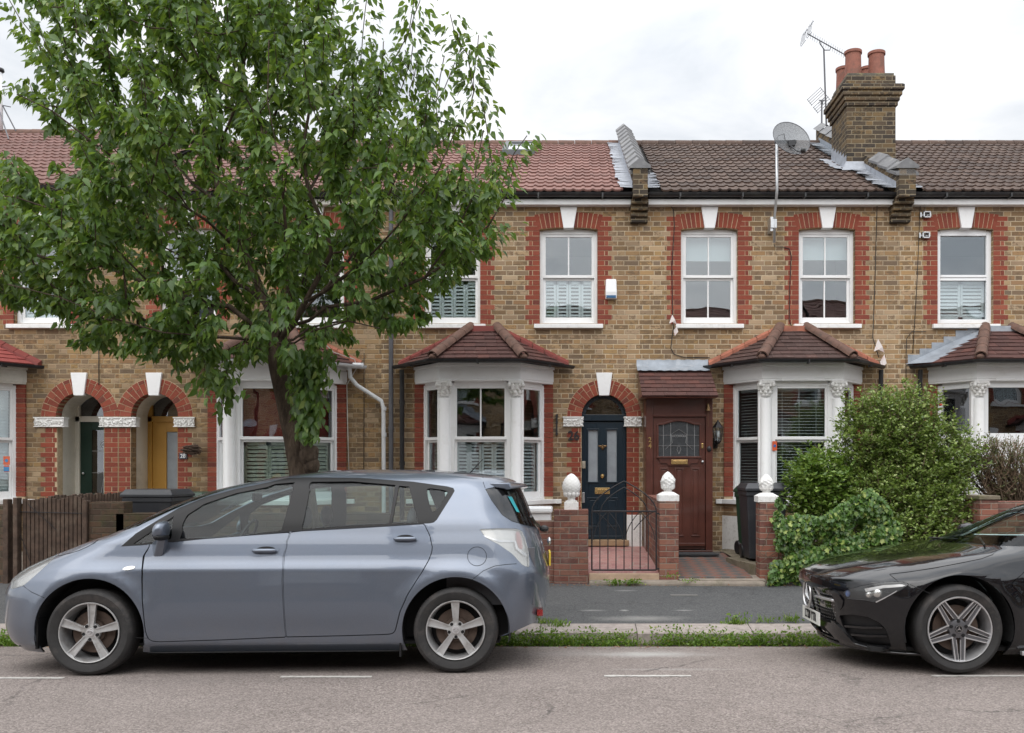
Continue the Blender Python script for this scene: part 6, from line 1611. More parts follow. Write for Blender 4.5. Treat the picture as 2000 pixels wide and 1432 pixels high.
# lower edge of the shell
bl=[(0,.02),(SH.SF*.9,.02)]
low=SH.tr(A((60,1225),(195,1222)),20,False)
botr=SH.tr(B((1488,1120),(1600,1075),(1700,1030),(1752,975)),10,False)
outer=[(0,.0)]+[(SH.SF*.5,0),(SH.SF*.85,0)]+[(SH.SF+.2,0),(SH.SF+SH.SS*.5,0)]+[SH.xz(WX,.17)]+botr+[(ST,botr[-1][1])]+[(ST,SH.Q*.999),(0,SH.Q*.999)]
def clean(poly,eps=.004):
    o=[]
    for p in poly:
        if not o or (abs(p[0]-o[-1][0])+abs(p[1]-o[-1][1]))>eps: o.append(p)
    return o
# split the arch circles out of the outer by boolean parity (they cross the lower edge)
def clip_low(c): return [(p[0],max(p[1],-.05)) for p in c]
def shellpanel(name,sh,outer,mat,parent,holes=(),**k): return panel_(name,sh,clean(outer),mat,parent,[clean(h) for h in holes],**k)
arc=[[(p[0],p[1]) for p in clip_low(a)] for a in arches]
# outer with arch notches: walk along bottom and detour round each arch
def notch(outer_bottom_q,arc):
    pts=[p for p in arc if p[1]>0.0]; 
    pts.sort(key=lambda p:0); return pts
def arch_detour(sh,cx,cz,r,q0z):
    zb=float(sh.fn[0](0)); a0=math.asin((zb-cz)/r); n=40; out=[]; a1=math.asin((q0z-cz)/r) if q0z else a0
    for i in range(n+1):
        a=(pi-a0)+(a1-(pi-a0))*i/n; out.append(sh.xz(cx+r*cos(a),max(zb,cz+r*sin(a))))
    return out
outer=[(0,0),(SH.SF*.5,0)]+arch_detour(SH,-WX,WZ,.412,0)+[(SH.SF+SH.SS*.5,0)]+arch_detour(SH,WX,WZ,.412,.285)+botr+[(ST,botr[-1][1]),(ST,SH.Q*.999),(0,SH.Q*.999)]
gap=.0035
spo=[(ST,qz(1.48))]
both=(1,-1)
body=shellpanel('body',SH,outer,paint,CAR,[shrink(h,-gap) for h in (fd,rd)]+[dlo,tail,head,ws,rg],st=.045,sides=both,thick=.012)
inner=shellpanel('inner_shell',SH,shrink(outer,.01),MT['underdark'],CAR,[shrink(g,-.012) for g in G]+[shrink(ws,.02),shrink(rg,.03),shrink(head,.02),shrink(tail,.02)],st=.08,off=-.02,sides=both)
for nm,poly in (('front_door',fd),('rear_door',rd)):
    for sd in both: shellpanel(nm,SH,shrink(poly,.004),paint,CAR,[],st=.045,sides=(sd,),thick=.012)
for sd in both:
    fr=shellpanel('window_trim',SH,shrink(dlo,.001),MT['satinblack'],CAR,G,st=.05,off=.002,sides=(sd,),thick=.01)
    for k,g in enumerate(G): shellpanel('side_window',SH,shrink(g,-.006),MT['car_glass'],fr,[],st=.09,off=-.008,sides=(sd,))
wsm=shellpanel('windscreen',SH,shrink(ws,.002),MT['car_glass'],CAR,[],st=.08,off=-.003,sides=both)
rgm=shellpanel('rear_window',SH,shrink(rg,.002),MT['car_glass_dark'],CAR,[],st=.06,off=-.003,sides=both)
# black D-pillar trim behind the glass edge
dp=SH.tr(B((1394,182),(1500,182),(1530,230),(1575,330),(1600,395),(1560,385),(1500,345),(1430,250)),8); shellpanel('pillar_trim',SH,dp,MT['glossblack'],CAR,[],st=.04,off=.002,sides=both)
for sd in both:
    tl=shellpanel('tail_light',SH,shrink(tail,.002),MT['lens'],CAR,[],st=.03,off=.0,sides=(sd,),thick=.01)
    shellpanel('lamp_reflector',SH,shrink(tail,.008),MT['silverrefl'],tl,[],st=.03,off=-.018,sides=(sd,))
    rr_=fillet(SH.tr(B((1592,450),(1612,445),(1632,500),(1635,560),(1612,560),(1596,510)),6),.2,1); shellpanel('red_lamp',SH,rr_,MT['lens_red'],tl,[],st=.02,off=-.010,sides=(sd,))
    ln=SH.tr(B((1375,478),(1480,515),(1580,515),(1590,560),(1640,600),(1662,605),(1662,596),(1600,548),(1590,506),(1480,505),(1375,470)),8); shellpanel('lamp_divider',SH,ln,MT['chrome'],tl,[],st=.03,off=-.006,sides=(sd,))
    hl=shellpanel('headlight',SH,shrink(head,.002),MT['lens'],CAR,[],st=.03,off=0,sides=(sd,),thick=.01)
    shellpanel('lamp_reflector',SH,shrink(head,.008),MT['silverrefl'],hl,[],st=.04,off=-.03,sides=(sd,))
# thin seams: bumper lines, bonnet line, fuel flap
def seam(name,sh,pts,parent,w=.0022,mat='underdark',step=10,off=.0006,closed=False):
    d=sh.tr(pts,step,closed); 
    for sd in (1,):
        m=MB(); P=[]
        for (S,q) in d: 
            p=sh.P(S,q)+sh.N(S,q)*off; P.append(Vector(p))
        if closed: P.append(P[0])
        m.tube(P,w,n=6); m.v=[v for v in m.v]; o=m.build(name,MT[mat],parent)
        m2=MB(); m2.tube([Vector((p.x,-p.y,p.z)) for p in P],w,n=6); m2.build(name,MT[mat],parent)
seam('bumper_seam',SH,B((1305,760),(1380,700),(1450,670),(1520,660),(1590,655)),CAR)
seam('bumper_seam',SH,A((150,797),(200,835),(282,872)),CAR)
seam('bonnet_seam',SH,A((355,608),(440,590),(500,572),(560,545),(600,522),(625,503)),CAR)
seam('pillar_seam',SH,A((855,403),(873,448)),CAR)
seam('sill_seam',SH,A((868,1125),(940,1128)),CAR,w=.0015)
cfl=[(931.7+18.5*cos(a),1086.8+18.5*sin(a)) for a in [2*pi*i/36 for i in range(36)]]; seam('fuel_flap',SH,cfl,CAR,closed=True,step=30)
seam('spoiler_seam',SH,B((1378,105),(1380,140),(1392,175)),CAR)
# spoiler
m=MB(); ys=[-.60,-.45,-.2,.2,.45,.60]
prof=lambda y: [(1.62,1.505-.03*abs(y/.6)**2),(1.80,1.50-.03*abs(y/.6)**2),(1.93-.14*abs(y/.62)**3,1.475-.03*abs(y/.6)**2),(1.94-.14*abs(y/.62)**3,1.455-.03*abs(y/.6)**2),(1.88-.12*abs(y/.62)**3,1.445-.03*abs(y/.6)**2),(1.75,1.455-.03*abs(y/.6)**2),(1.62,1.47-.03*abs(y/.6)**2)]
vs=[(a,y,b) for y in ys for a,b in prof(y)]; n=7
m.add(vs,[(i*n+j,i*n+(j+1)%n,(i+1)*n+(j+1)%n,(i+1)*n+j) for i in range(5) for j in range(n)]+[list(range(n)),[5*n+j for j in range(n)][::-1]])
m.build('spoiler',paint,CAR,orient=True,auto=35,bevel=.008)
# handles
for nm,(hx,hy) in (('door_handle',(517,1076.5)),('door_handle',(792,1053.5))):
    S,q=SH.inv(hx,hy)
    for sd in both:
        m=MB(); e=[(S+.118*cos(a),q+.045*sin(a)) for a in [2*pi*i/28 for i in range(28)]]
        o=shellpanel('handle_recess',SH,e,paint,CAR,[],st=.03,off=.0025,sides=(sd,)); 
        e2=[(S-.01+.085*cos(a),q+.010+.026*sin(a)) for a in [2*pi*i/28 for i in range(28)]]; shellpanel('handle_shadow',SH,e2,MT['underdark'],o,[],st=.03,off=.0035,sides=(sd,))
        c=SH.P(S,q); 
        pts=[Vector(SH.P(S+t_,q+.004))+Vector((0,-(.022+.010*(1-(t_/.1)**2)),0)) for t_ in (-.105,-.09,-.06,0,.05,.085,.10)]
        pts=[Vector((p.x,p.y*sd,p.z)) for p in pts]
        m.tube(pts,[.010,.015,.0165,.0165,.0165,.015,.010],n=10); m.build('door_handle',paint,o,smooth=True)
# mirror
for sd in both:
    o=lambda px,py,off=0: SH.at(px,py,off)
    def mm(v): return Vector((v.x,v.y*sd,v.z))
    c=SH.at(330,1040,.0); c=c+Vector((.0,-.14,.02))
    m=MB(); vs=[]; NU,NV=16,12
    for j in range(NV+1):
        t_=pi*j/NV
        for k in range(NU):
            a=2*pi*k/NU; sx=cos(a)*sin(t_); sy=sin(a)*sin(t_); sz=-cos(t_)
            X_=c.x+.052*np.sign(sx)*abs(sx)**.8+.012*sz; Y_=c.y+.105*sy; Z_=c.z+.072*np.sign(sz)*abs(sz)**.85
            vs.append(Vector((X_,Y_*1.0,Z_)))
    m.add([mm(v) for v in vs],[(i*NU+k,i*NU+(k+1)%NU,(i+1)*NU+(k+1)%NU,(i+1)*NU+k) for i in range(NV) for k in range(NU)])
    mo_=m.build('door_mirror',paint,CAR,smooth=True,orient=True)
    m=MB(); m.ball(c+Vector((.0,0.0,-.052)),.050,.10,.028,n=14,m=8); m.v=[(x,y*sd,z) for x,y,z in m.v]; m.build('mirror_base',MT['satinblack'],mo_,smooth=True)
    a=SH.at(318,1068,-.01); b=c+Vector((-.005,.045,-.06)); 
    foot=[SH.at(297,1059,.002),SH.at(330,1058,.002),SH.at(318,1086,.002),SH.at(300,1087,.002)]
    m=MB(); top=[b+Vector((-.035,.03,0)),b+Vector((.03,.03,.0)),b+Vector((.03,-.03,-.01)),b+Vector((-.035,-.03,-.01))]
    m.add([mm(v) for v in foot+top],[(0,1,5,4),(1,2,6,5),(2,3,7,6),(3,0,4,7),(4,5,6,7)]); m.build('mirror_stalk',paint,mo_,orient=True,auto=50,bevel=.01)
S,q=SH.inv(252,1110)
for sd in both: shellpanel('side_repeater',SH,[(S+.042*cos(a),q+.016*sin(a)) for a in [2*pi*i/20 for i in range(20)]],MT['silverrefl'],CAR,[],st=.02,off=.004,sides=(sd,),thick=.004)
# wheels, arch liners, mud flaps, underside
for cx,st_ in ((-WX,'verso_f'),(WX,'verso_r')):
    for near in (True,False): wheel(CAR,cx,-.885 if near else .885,WZ,.326,.205,.230,5,st_,near)
for cx in (-WX,WX):
    for s in (-1,1):
        m=MB(); n=24; vs=[]
        for i in range(n+1):
            a=-.25+(pi+.5)*i/n
            for (r,y) in ((.415,s*.875),(.43,s*.60)): vs.append((cx+r*cos(a),y,WZ+r*sin(a)))
        m.add(vs,[(2*i,2*i+1,2*i+3,2*i+2) for i in range(n)])
        m.add([(cx+.43*cos(-.2+(pi+.4)*k/24),s*.6,WZ+.43*sin(-.2+(pi+.4)*k/24)) for k in range(25)],[list(range(25))])
        m.build('arch_liner',MT['underdark'],CAR)
m=MB(); m.box(-2.0,1.72,-.72,.72,.20,.22); m.box(-.95,.95,-.80,.80,.19,.23); m.box(-2.1,1.75,-.5,.5,.22,.5); m.build('floor_pan',MT['underdark'],CAR)
for s in (-1,1):
    m=MB(); m.box(-1.80,-1.785,s*.80-.06,s*.80+.06,.20,.44); m.build('mud_flap',MT['satinblack'],CAR); m=MB(); m.box(.955,.97,s*.80-.06,s*.80+.06,.12,.40); m.build('mud_flap',MT['satinblack'],CAR)
m=MB(); 
for s in (-1,1): m.add([(-.96,s*.862,.165),(.96,s*.862,.165),(.96,s*.80,.163),(-.96,s*.80,.163)],[(0,1,2,3)])
m.build('sill_cover',MT['underdark'],CAR)
# interior
def seat(parent,x,y,zb=.40,h=.62,w=.25,mat='seat'):
    m=MB(); m.box(x-.25,x+.25,y-w,y+w,zb,zb+.16)
    m.add([(x+.18,y-w,zb+.12),(x+.32,y-w,zb+.12),(x+.47,y-w*.85,zb+h),(x+.37,y-w*.85,zb+h),(x+.18,y+w,zb+.12),(x+.32,y+w,zb+.12),(x+.47,y+w*.85,zb+h),(x+.37,y+w*.85,zb+h)],[(0,1,2,3),(7,6,5,4),(0,4,5,1),(1,5,6,2),(2,6,7,3),(3,7,4,0)])
    o=m.build('seat',MT[mat],parent,bevel=.05)
    m=MB(); m.ball((x+.45,y,zb+h+.12),.05,.13,.095,n=14,m=8); m.tube([(x+.43,y-.05,zb+h-.02),(x+.45,y-.05,zb+h+.1)],.008); m.build('headrest',MT[mat],o,smooth=True)
for y in (-.38,.38): seat(CAR,-.35,y,.42,.66)
for y in (-.45,0,.45): seat(CAR,.55,y,.44,.62,.2)
m=MB(); m.box(-1.15,-.78,-.72,.72,.72,1.0); m.box(-1.3,-1.1,-.72,.72,.72,.98); m.build('dashboard',MT['seat'],CAR,bevel=.05)
m=MB(); cx,cy,cz=-.62,.37,1.0; tx=Vector((.45,0,.9)).normalized(); ty=Vector((0,1,0))
ring=[Vector((cx,cy,cz))+tx*.18*cos(2*pi*k/24)+ty*.18*sin(2*pi*k/24) for k in range(25)]; m.tube(ring,.014,n=8); m.tube([ring[0]-tx*.18*1,Vector((cx-.2,cy,cz-.1))],.03,n=8); m.tube([ring[6],ring[18]],.014,n=6); m.build('steering_wheel',MT['satinblack'],CAR,smooth=True)
m=MB(); m.box(-.42,-.40,-.12,.12,1.33,1.40); m.build('rear_view_mirror',MT['satinblack'],CAR,bevel=.01)
m=MB(); m.box(1.3,2.0,-.7,.7,.5,.95); m.build('boot_floor',MT['seat'],CAR)
# cyan sticker on rear glass, green label on the quarter light, aerial, rear badge and wiper, number plate
e=SH.tr(B((1535,228),(1560,230),(1610,330),(1590,325)),8); shellpanel('glass_sticker',SH,e,plain('cyan_sticker',(.02,.32,.36),.4),CAR,[],st=.03,off=.003)
e=SH.tr(A((980,412),(1028,412),(1026,446),(976,446)),8); shellpanel('glass_sticker',SH,e,plain('green_label',(.10,.34,.22),.4),CAR,[],st=.03,off=-.002)
m=MB(); a=SH.at(905,927,0); a.y=0; a.z=1.56; m.tube([a,a+Vector((.13,0,.14))],[.006,.002],n=6); m.ball(a,.03,.02,.015); m.build('roof_aerial',MT['black'],CAR)
m=MB(); m.tube([(2.05,-.1,1.10),(2.0,-.45,1.15),(1.97,-.55,1.2)],.012,n=6); m.ball((2.08,-.1,1.09),.04,.03,.03); m.build('rear_wiper',MT['black'],CAR)
m=MB(); m.ball((2.125,0,.98),.02,.05,.035,n=14); m.build('rear_badge',MT['chrome'],CAR,smooth=True)
m=MB(); m.box(2.12,2.135,-.26,.26,.78,.89); m.build('number_plate',plain('yellow_plate',(.7,.5,.05),.4),CAR)
for s in (-1,1): m=MB(); m.box(2.02,2.065,min(s*.45,s*.62),max(s*.45,s*.62),.40,.45); m.build('rear_fog_lamp',MT['lens_red'],CAR)
# ================================================================= parked black coupe saloon
bpaint=carpaint('black_metallic_paint',(.0035,.0037,.005),(.008,.0085,.011),.15,.0,dirt=((.02,.019,.018),.05),spec=.15)
CX=4.31; MB2=Matrix.Translation((CX,7.78,-.0))@Matrix.Rotation(radians(.6),4,'Z')@Matrix.Rotation(radians(-1.2),4,'X')
rows=[
(.13,.80,-2.14,2.15,.70,.55,2.4,2.4),(.20,.86,-2.20,2.22,.72,.55,2.4,2.4),(.34,.895,-2.235,2.28,.74,.55,2.4,2.4),(.50,.905,-2.275,2.31,.76,.55,2.4,2.4),(.60,.905,-2.315,2.33,.78,.55,2.4,2.4),
(.67,.90,-2.31,2.34,.80,.50,2.4,2.4),(.715,.892,-2.235,2.34,.84,.45,2.45,2.5),(.76,.88,-2.12,2.34,.88,.40,2.5,2.5),(.81,.865,-1.92,2.33,.88,.40,2.6,2.5),(.86,.845,-1.65,2.32,.84,.40,2.7,2.5),(.90,.825,-1.38,2.30,.74,.40,2.7,2.5),(.935,.80,-1.12,2.2,.60,.45,2.7,2.4),
(.98,.77,-.98,2.0,.52,.5,2.5,2.3),(1.06,.73,-.80,1.75,.5,.5,2.4,2.2),(1.16,.675,-.58,1.50,.5,.5,2.3,2.2),(1.26,.615,-.34,1.22,.5,.5,2.3,2.2),(1.33,.56,-.12,.98,.5,.5,2.2,2.2),(1.37,.49,.08,.75,.4,.4,2.1,2.1),(1.40,.34,.25,.55,.2,.2,2,2),(1.41,.0,.40,.42,.01,.01,2,2)]
MT['lamp_grey']=plain('lamp_housing_grey',(.45,.46,.47),.3,metal=.3,var=.4,scale=14)
W2=1.375; WZ2=.335
def bmp2(x,z,f):
    b=0
    for c in (-W2,W2):
        r=np.sqrt((x-c)**2+(z-WZ2)**2); b=b+.020*np.exp(-((r-.44)/.07)**2)
    b=b-.022*np.exp(-((z-.36)/.11)**2)*np.exp(-(x/.9)**4)+.012*np.exp(-((z-.72)/.05)**2)*np.exp(-(x/1.5)**6)
    return b*np.clip((f-.88)*9,0,1)
S2=Shell(rows,MB2,bmp2)
CB=thing('parked_car','black coupe with bright star emblem in its grille, nose showing at the right edge','car',tuple(MB2.translation),keep=True); CB.matrix_world=MB2
E=lambda *p:[(1540+x/3.767,960+y/3.767) for x,y in p]
ST2=S2.S; qz2=lambda z: float(S2.qz(z))
head=fillet(S2.tr(E((400,738),(440,722),(520,698),(620,678),(720,664),(800,662),(860,668),(893,684),(850,712),(800,742),(740,775),(690,800),(645,818),(620,814),(560,802),(480,796),(430,790),(415,765)),8),.2,1)
grille=S2.tr(E((160,700),(300,704),(318,735),(335,790),(350,850),(362,905),(250,900),(140,880)),8)
grille=[(0.0,grille[-1][1]),(0,grille[0][1])]+grille if 0 else grille
gq0=min(p[1] for p in grille); gq1=max(p[1] for p in grille)
gr=[(0,gq0+.01),(0,gq1)]+[p for p in grille[:6]]+[(grille[5][0]-.05,gq0+.0)]
intake=fillet(S2.tr(E((372,912),(470,905),(590,925),(670,965),(715,1010),(742,1080),(756,1140),(740,1152),(620,1145),(500,1115),(440,1060),(400,990)),8),.2,1)
lowgr=S2.tr(E((220,950),(290,965),(330,1040),(350,1085),(230,1060),(120,1020)),8)
lg=[(0,qz2(.17)),(0,qz2(.25)),(lowgr[0][0],qz2(.25)),(lowgr[1][0],qz2(.25)),(lowgr[2][0],qz2(.21)),(lowgr[3][0],qz2(.17))]
ws=[(0,qz2(.945)),(.5,qz2(.95)),(.82,qz2(.955)),(.98,qz2(.975)),(1.02,qz2(1.15)),(1.06,qz2(1.31)),(.8,qz2(1.345)),(0,qz2(1.36))]
rg=[(ST2,qz2(1.02)),(ST2,qz2(1.33)),(ST2-.8,qz2(1.31)),(ST2-1.0,qz2(1.1)),(ST2-.8,qz2(1.03))]
def X(x,z): return S2.xz(x,z)
fdoor=fillet([X(-.80,.80),X(-.82,.55),X(-.80,.30),X(-.72,.22),X(.30,.22),X(.33,.5),X(.33,.93),X(-.3,.935),X(-.70,.93)],.15,2)
rdoor=fillet([X(.335,.93),X(.335,.5),X(.31,.22),X(.85,.22),X(1.0,.5),X(1.18,.8),X(1.2,.93),X(.8,.94)],.15,2)
side=fillet([X(-.62,.965),X(-.3,.955),X(.4,.955),X(1.25,.965),X(1.05,1.12),X(.8,1.25),X(.45,1.315),X(.1,1.30),X(-.2,1.2),X(-.42,1.08)],.15,2)
out=[(0,0),(S2.SF*.55,0)]+arch_detour(S2,-W2,WZ2,.415,0)+[(S2.SF+S2.SS*.5,0)]+arch_detour(S2,W2,WZ2,.415,0)+[(ST2-.6,0),(ST2,0),(ST2,S2.Q*.999),(0,S2.Q*.999)]
body=shellpanel('body',S2,out,bpaint,CB,[head,gr,intake,ws,rg,shrink(fdoor,-.0035),shrink(rdoor,-.0035),side,lg],st=.045,sides=both,thick=.02)
shellpanel('inner_shell',S2,shrink(out,.01),MT['underdark'],CB,[shrink(ws,.02),shrink(rg,.02),shrink(side,.02),shrink(gr,.01),shrink(intake,.01)],st=.09,off=-.035,sides=both)
shellpanel('windscreen',S2,shrink(ws,.002),MT['car_glass'],CB,[],st=.08,off=-.003,sides=both)
shellpanel('rear_window',S2,shrink(rg,.002),MT['car_glass_dark'],CB,[],st=.08,off=-.003,sides=both)
for sd in both:
    shellpanel('front_door',S2,fdoor,bpaint,CB,[],st=.05,sides=(sd,),thick=.01); shellpanel('rear_door',S2,rdoor,bpaint,CB,[],st=.05,sides=(sd,),thick=.01)
    sw=shellpanel('side_window',S2,shrink(side,.012),MT['car_glass'],CB,[],st=.06,off=-.003,sides=(sd,)); shellpanel('window_surround',S2,side,MT['chrome'],sw,[shrink(side,.014)],st=.06,off=.003,sides=(sd,),thick=.008)
    hl=shellpanel('headlight',S2,shrink(head,.002),lens('headlamp_lens'+str(sd),(.16,.165,.17),.36) ,CB,[],st=.03,off=0,sides=(sd,),thick=.01)
    shellpanel('lamp_housing',S2,shrink(head,.003),MT['lamp_grey'],hl,[],st=.03,off=-.05,sides=(sd,),thick=.0)
    strip=S2.tr(E((560,716),(700,690),(830,684),(862,690),(838,702),(700,712),(570,738)),8); shellpanel('daytime_strip',S2,strip,MT['alloy'],hl,[],st=.03,off=.002,sides=(sd,))
    strip=S2.tr(E((640,812),(740,762),(800,728),(790,740),(700,792),(648,818)),8); shellpanel('daytime_strip',S2,strip,MT['polish'],hl,[],st=.03,off=.002,sides=(sd,))
    for (px,py,r) in ((650,748,.042),(585,762,.034)):
        c=S2.at(1540+px/3.767,960+py/3.767,-.03); m=MB(); m.ball((c.x,c.y*sd,c.z),r,r,r,n=16,m=10); m.build('projector_lamp',MT['silverrefl'],hl,smooth=True)
    c=S2.at(1540+425/3.767,960+755/3.767,-.02); m=MB(); m.ball((c.x,c.y*sd,c.z),.02,.02,.03,n=10,m=8); m.build('indicator_lamp',plain('blue_lamp'+str(sd),(.12,.2,.45),.2),hl,smooth=True)
    it=shellpanel('air_intake',S2,intake,MT['satinblack'],CB,[],st=.05,off=-.03,sides=(sd,))
    for k,(pa,pb) in enumerate((((400,985),(690,998)),((450,1048),(722,1062)))):
        st_=S2.tr(E(pa,((pa[0]+pb[0])/2,(pa[1]+pb[1])/2+6),pb,(pb[0],pb[1]+14),((pa[0]+pb[0])/2,(pa[1]+pb[1])/2+20),(pa[0]+10,pa[1]+16)),8); shellpanel('intake_fin',S2,st_,MT['glossblack'],it,[],st=.03,off=-.006,sides=(sd,),thick=.015)
shellpanel('grille',S2,gr,MT['glossblack'],CB,[],st=.05,off=-.03,sides=both)
shellpanel('lower_grille',S2,lg,MT['underdark'],CB,[],st=.06,off=-.03,sides=both)
# diamond studs of the grille
G2=[o for o in COL.objects if o.name.startswith('grille')][0]
m=MB(); rr=0
smax=max(p[0] for p in gr)
for j in range(10):
    q=gq0+.02+(gq1-gq0-.03)*j/9
    for i in range(26):
        S=.012+i*.029+(.0145 if j%2 else 0)
        if S>smax-.02 or not inside(np.array([S]),np.array([q]),[gr])[0]: continue
        for sd in (1,-1):
            p=S2.P(S,q)+S2.N(S,q)*-.012; p=(p[0],p[1]*sd,p[2]); m.ball(p,.0042,.0045,.0035,n=5,m=3)
m.build('grille_studs',MT['chrome'],G2)
# star emblem and blade
m=MB(); nose=S2.P(0.0,qz2(.505)); cx,cz=-2.30,.505
m.tube([(cx+.004*0,.112*cos(2*pi*k/40),cz+.112*sin(2*pi*k/40)) for k in range(41)],.011,n=8)
for k in range(3):
    a=pi/2+2*pi*k/3; q=a+pi/2
    tip=(cx-.004,.105*cos(a),cz+.105*sin(a)); l=(cx,.014*cos(q),cz+.014*sin(q)); r=(cx,-.014*cos(q),cz-.014*sin(q)); t=(cx-.02,0,cz); m.add([tip,l,r,t],[(0,1,3),(0,3,2)])
m.build('star_emblem',MT['polish'],G2,auto=40)
m=MB()
for sd in (1,-1):
    P=[]
    for S in [.12+.03*i for i in range(30)]:
        if S>smax-.015: break
        p=S2.P(S,qz2(.50))+S2.N(S,qz2(.50))*-.004; P.append((p[0],p[1]*sd,p[2]))
    m.tube(P,.012,n=8)
m.build('grille_blade',MT['polish'],G2,smooth=True)
# silver side blades of the bumper
for sd in both:
    bl_=S2.tr(E((300,705),(325,715),(370,750),(408,800),(400,850),(380,872),(358,830),(330,765)),8); shellpanel('grille_frame',S2,bl_,bpaint,CB,[],st=.03,off=.012,sides=(sd,),thick=.03)
    bl_=S2.tr(E((328,968),(345,958),(390,1000),(440,1060),(490,1110),(600,1140),(740,1152),(735,1162),(560,1160),(400,1130),(370,1075),(340,1010)),8); shellpanel('bumper_blade',S2,bl_,bpaint,CB,[],st=.03,off=.014,sides=(sd,),thick=.03)
    # lip
sp=MB(); P=[]
for i in range(40):
    S=i*S2.SF*.92/39; p=S2.P(S,.0)+np.array([0,0,0]); n=S2.N(S,.05); P.append((p[0]+n[0]*.02,p[1]+n[1]*.02,p[2]-.0))
for sd in (1,-1): sp.tube([(a,b*sd,c) for a,b,c in P],.012,n=6)
sp.build('front_lip',MT['glossblack'],CB,smooth=True)
# plate
m=MB(); px_=-2.262; m.box(px_-.01,px_,-.26,.26,.265,.375); pl=m.build('number_plate',plain('white_plate',(.78,.78,.74),.35,var=.03),CB,bevel=.002)
tm=text_mesh('LT20 YTR',.098,.0015,MT['underdark'],'plate_characters',None,(0,0,0),rot=(0,0,0),bold=.003,sx=.84)
tm.data.transform(Matrix(((0,0,1,px_-.012),(-1,0,0,0),(0,1,0,.32),(0,0,0,1)))) ; tm.parent=pl
# flip so that the writing reads from in front
seam('bonnet_seam',S2,E((745,608),(900,590),(1100,558),(1300,520),(1420,495),(1500,465),(1545,430)),CB)
seam('bumper_seam',S2,E((745,612),(775,635),(800,655)),CB)
seam('bumper_seam',S2,E((893,684),(960,715),(1040,750)),CB)
for cx in (-W2,W2):
    for near in (True,False): wheel(CB,cx,-.895 if near else .895,WZ2,.335,.225,.250,5,'star',near)
for cx in (-W2,W2):
    for s in (-1,1):
        m=MB(); n=24; vs=[]
        for i in range(n+1):
            a=-.25+(pi+.5)*i/n
            for (r,y) in ((.418,s*.885),(.44,s*.58)): vs.append((cx+r*cos(a),y,WZ2+r*sin(a)))
        m.add(vs,[(2*i,2*i+1,2*i+3,2*i+2) for i in range(n)])
        m.add([(cx+.43*cos(-.2+(pi+.4)*k/24),s*.58,WZ2+.43*sin(-.2+(pi+.4)*k/24)) for k in range(25)],[list(range(25))])
        m.build('arch_liner',MT['underdark'],CB)
m=MB(); m.box(-2.0,2.1,-.72,.72,.14,.17); m.box(-.92,.92,-.82,.82,.14,.2); m.box(-2.05,2.1,-.5,.5,.16,.5); m.build('floor_pan',MT['underdark'],CB)
for s in (-1,1): m=MB(); m.box(-.90,.90,s*.875-.02,s*.875+.02,.135,.165); m.build('side_skirt',MT['polish'],CB,bevel=.004)
for y in (-.37,.37): seat(CB,-.1,y,.3,.58,mat='underdark')
m=MB(); m.box(-.85,-.55,-.68,.68,.6,.90); m.build('dashboard',MT['satinblack'],CB,bevel=.05)
m=MB(); m.tube([(-1.02,-.55,.955),(-.85,-.1,.985),(-.8,.2,1.0)],.008,n=6);m.tube([(-1.04,.5,.955),(-.9,.0,.965)],.008,n=6); m.build('wiper',MT['black'],CB)
for sd in both:
    c=S2.P(*S2.xz(-.52,.99)); c=Vector((c[0],c[1]-.12,c[2]+.03)); m=MB(); m.ball((c.x,c.y*sd,c.z),.09,.10,.06,n=16,m=10); m.tube([(c.x,c.y*sd,c.z-.03),(c.x-.02,(c.y+.13)*sd,c.z-.07)],.02,n=8); m.build('door_mirror',bpaint,CB,smooth=True)
# ================================================================= plants
def leafmat(name,stops,trans=.35,rough=.42,under=None,tcol=(.34,.50,.05)):
    t=NT(name); i=t.island(); c=t.ramp(i,stops)
    c=t.mix(t.M('MULTIPLY',t.g(t.noise(1.4,3,.6),.35,.7),.25),c,stops[0][1])
    b=t.bsdf(c,rough,0,None,Specular_IOR_Level=.45); tl=t.n('BsdfTranslucent'); t.put(tl.inputs['Color'],t.mix(.6,c,tcol))
    mx=t.n('MixShader'); t.put(mx.inputs[0],trans); t.put(mx.inputs[1],b); t.put(mx.inputs[2],tl.outputs[0]); return t.done(mx.outputs[0])
LEAF=[(0,(.030,.062,.013)),(.35,(.054,.115,.021)),(.7,(.095,.178,.036)),(.93,(.18,.27,.065)),(1,(.30,.33,.10))]
MT['leaf']=leafmat('cherry_leaf',LEAF,.35)
MT['ivy']=leafmat('ivy_leaf',[(0,(.035,.08,.018)),(.4,(.07,.15,.03)),(.75,(.12,.22,.045)),(1,(.38,.44,.12))],.2,.35)
MT['bush']=leafmat('shrub_leaf',[(0,(.06,.10,.022)),(.4,(.14,.205,.045)),(.8,(.27,.36,.09)),(1,(.46,.52,.22))],.25,.4)
MT['bush2']=leafmat('bright_shrub_leaf',[(0,(.05,.10,.018)),(.5,(.12,.21,.035)),(1,(.30,.40,.10))],.25,.35)
MT['hedge']=leafmat('hedge_leaf',[(0,(.05,.07,.03)),(.5,(.12,.13,.06)),(1,(.24,.19,.11))],.2,.5)
MT['weed']=leafmat('weed_leaf',[(0,(.06,.12,.015)),(.5,(.13,.24,.03)),(.9,(.20,.31,.05)),(1,(.38,.34,.12))],.35,.5)
t=NT('tree_bark'); n1=t.noise(14,6,.7,comb(t,t.M('MULTIPLY',sep(t,t.obj())[0],1.0),sep(t,t.obj())[1],t.M('MULTIPLY',sep(t,t.obj())[2],.35))); c=t.ramp(n1,[(.3,(.028,.020,.015)),(.55,(.085,.062,.045)),(.75,(.17,.13,.095))])
MT['bark']=t.done(t.bsdf(c,.9,0,t.bump(n1,1.0,.03),Specular_IOR_Level=.2))
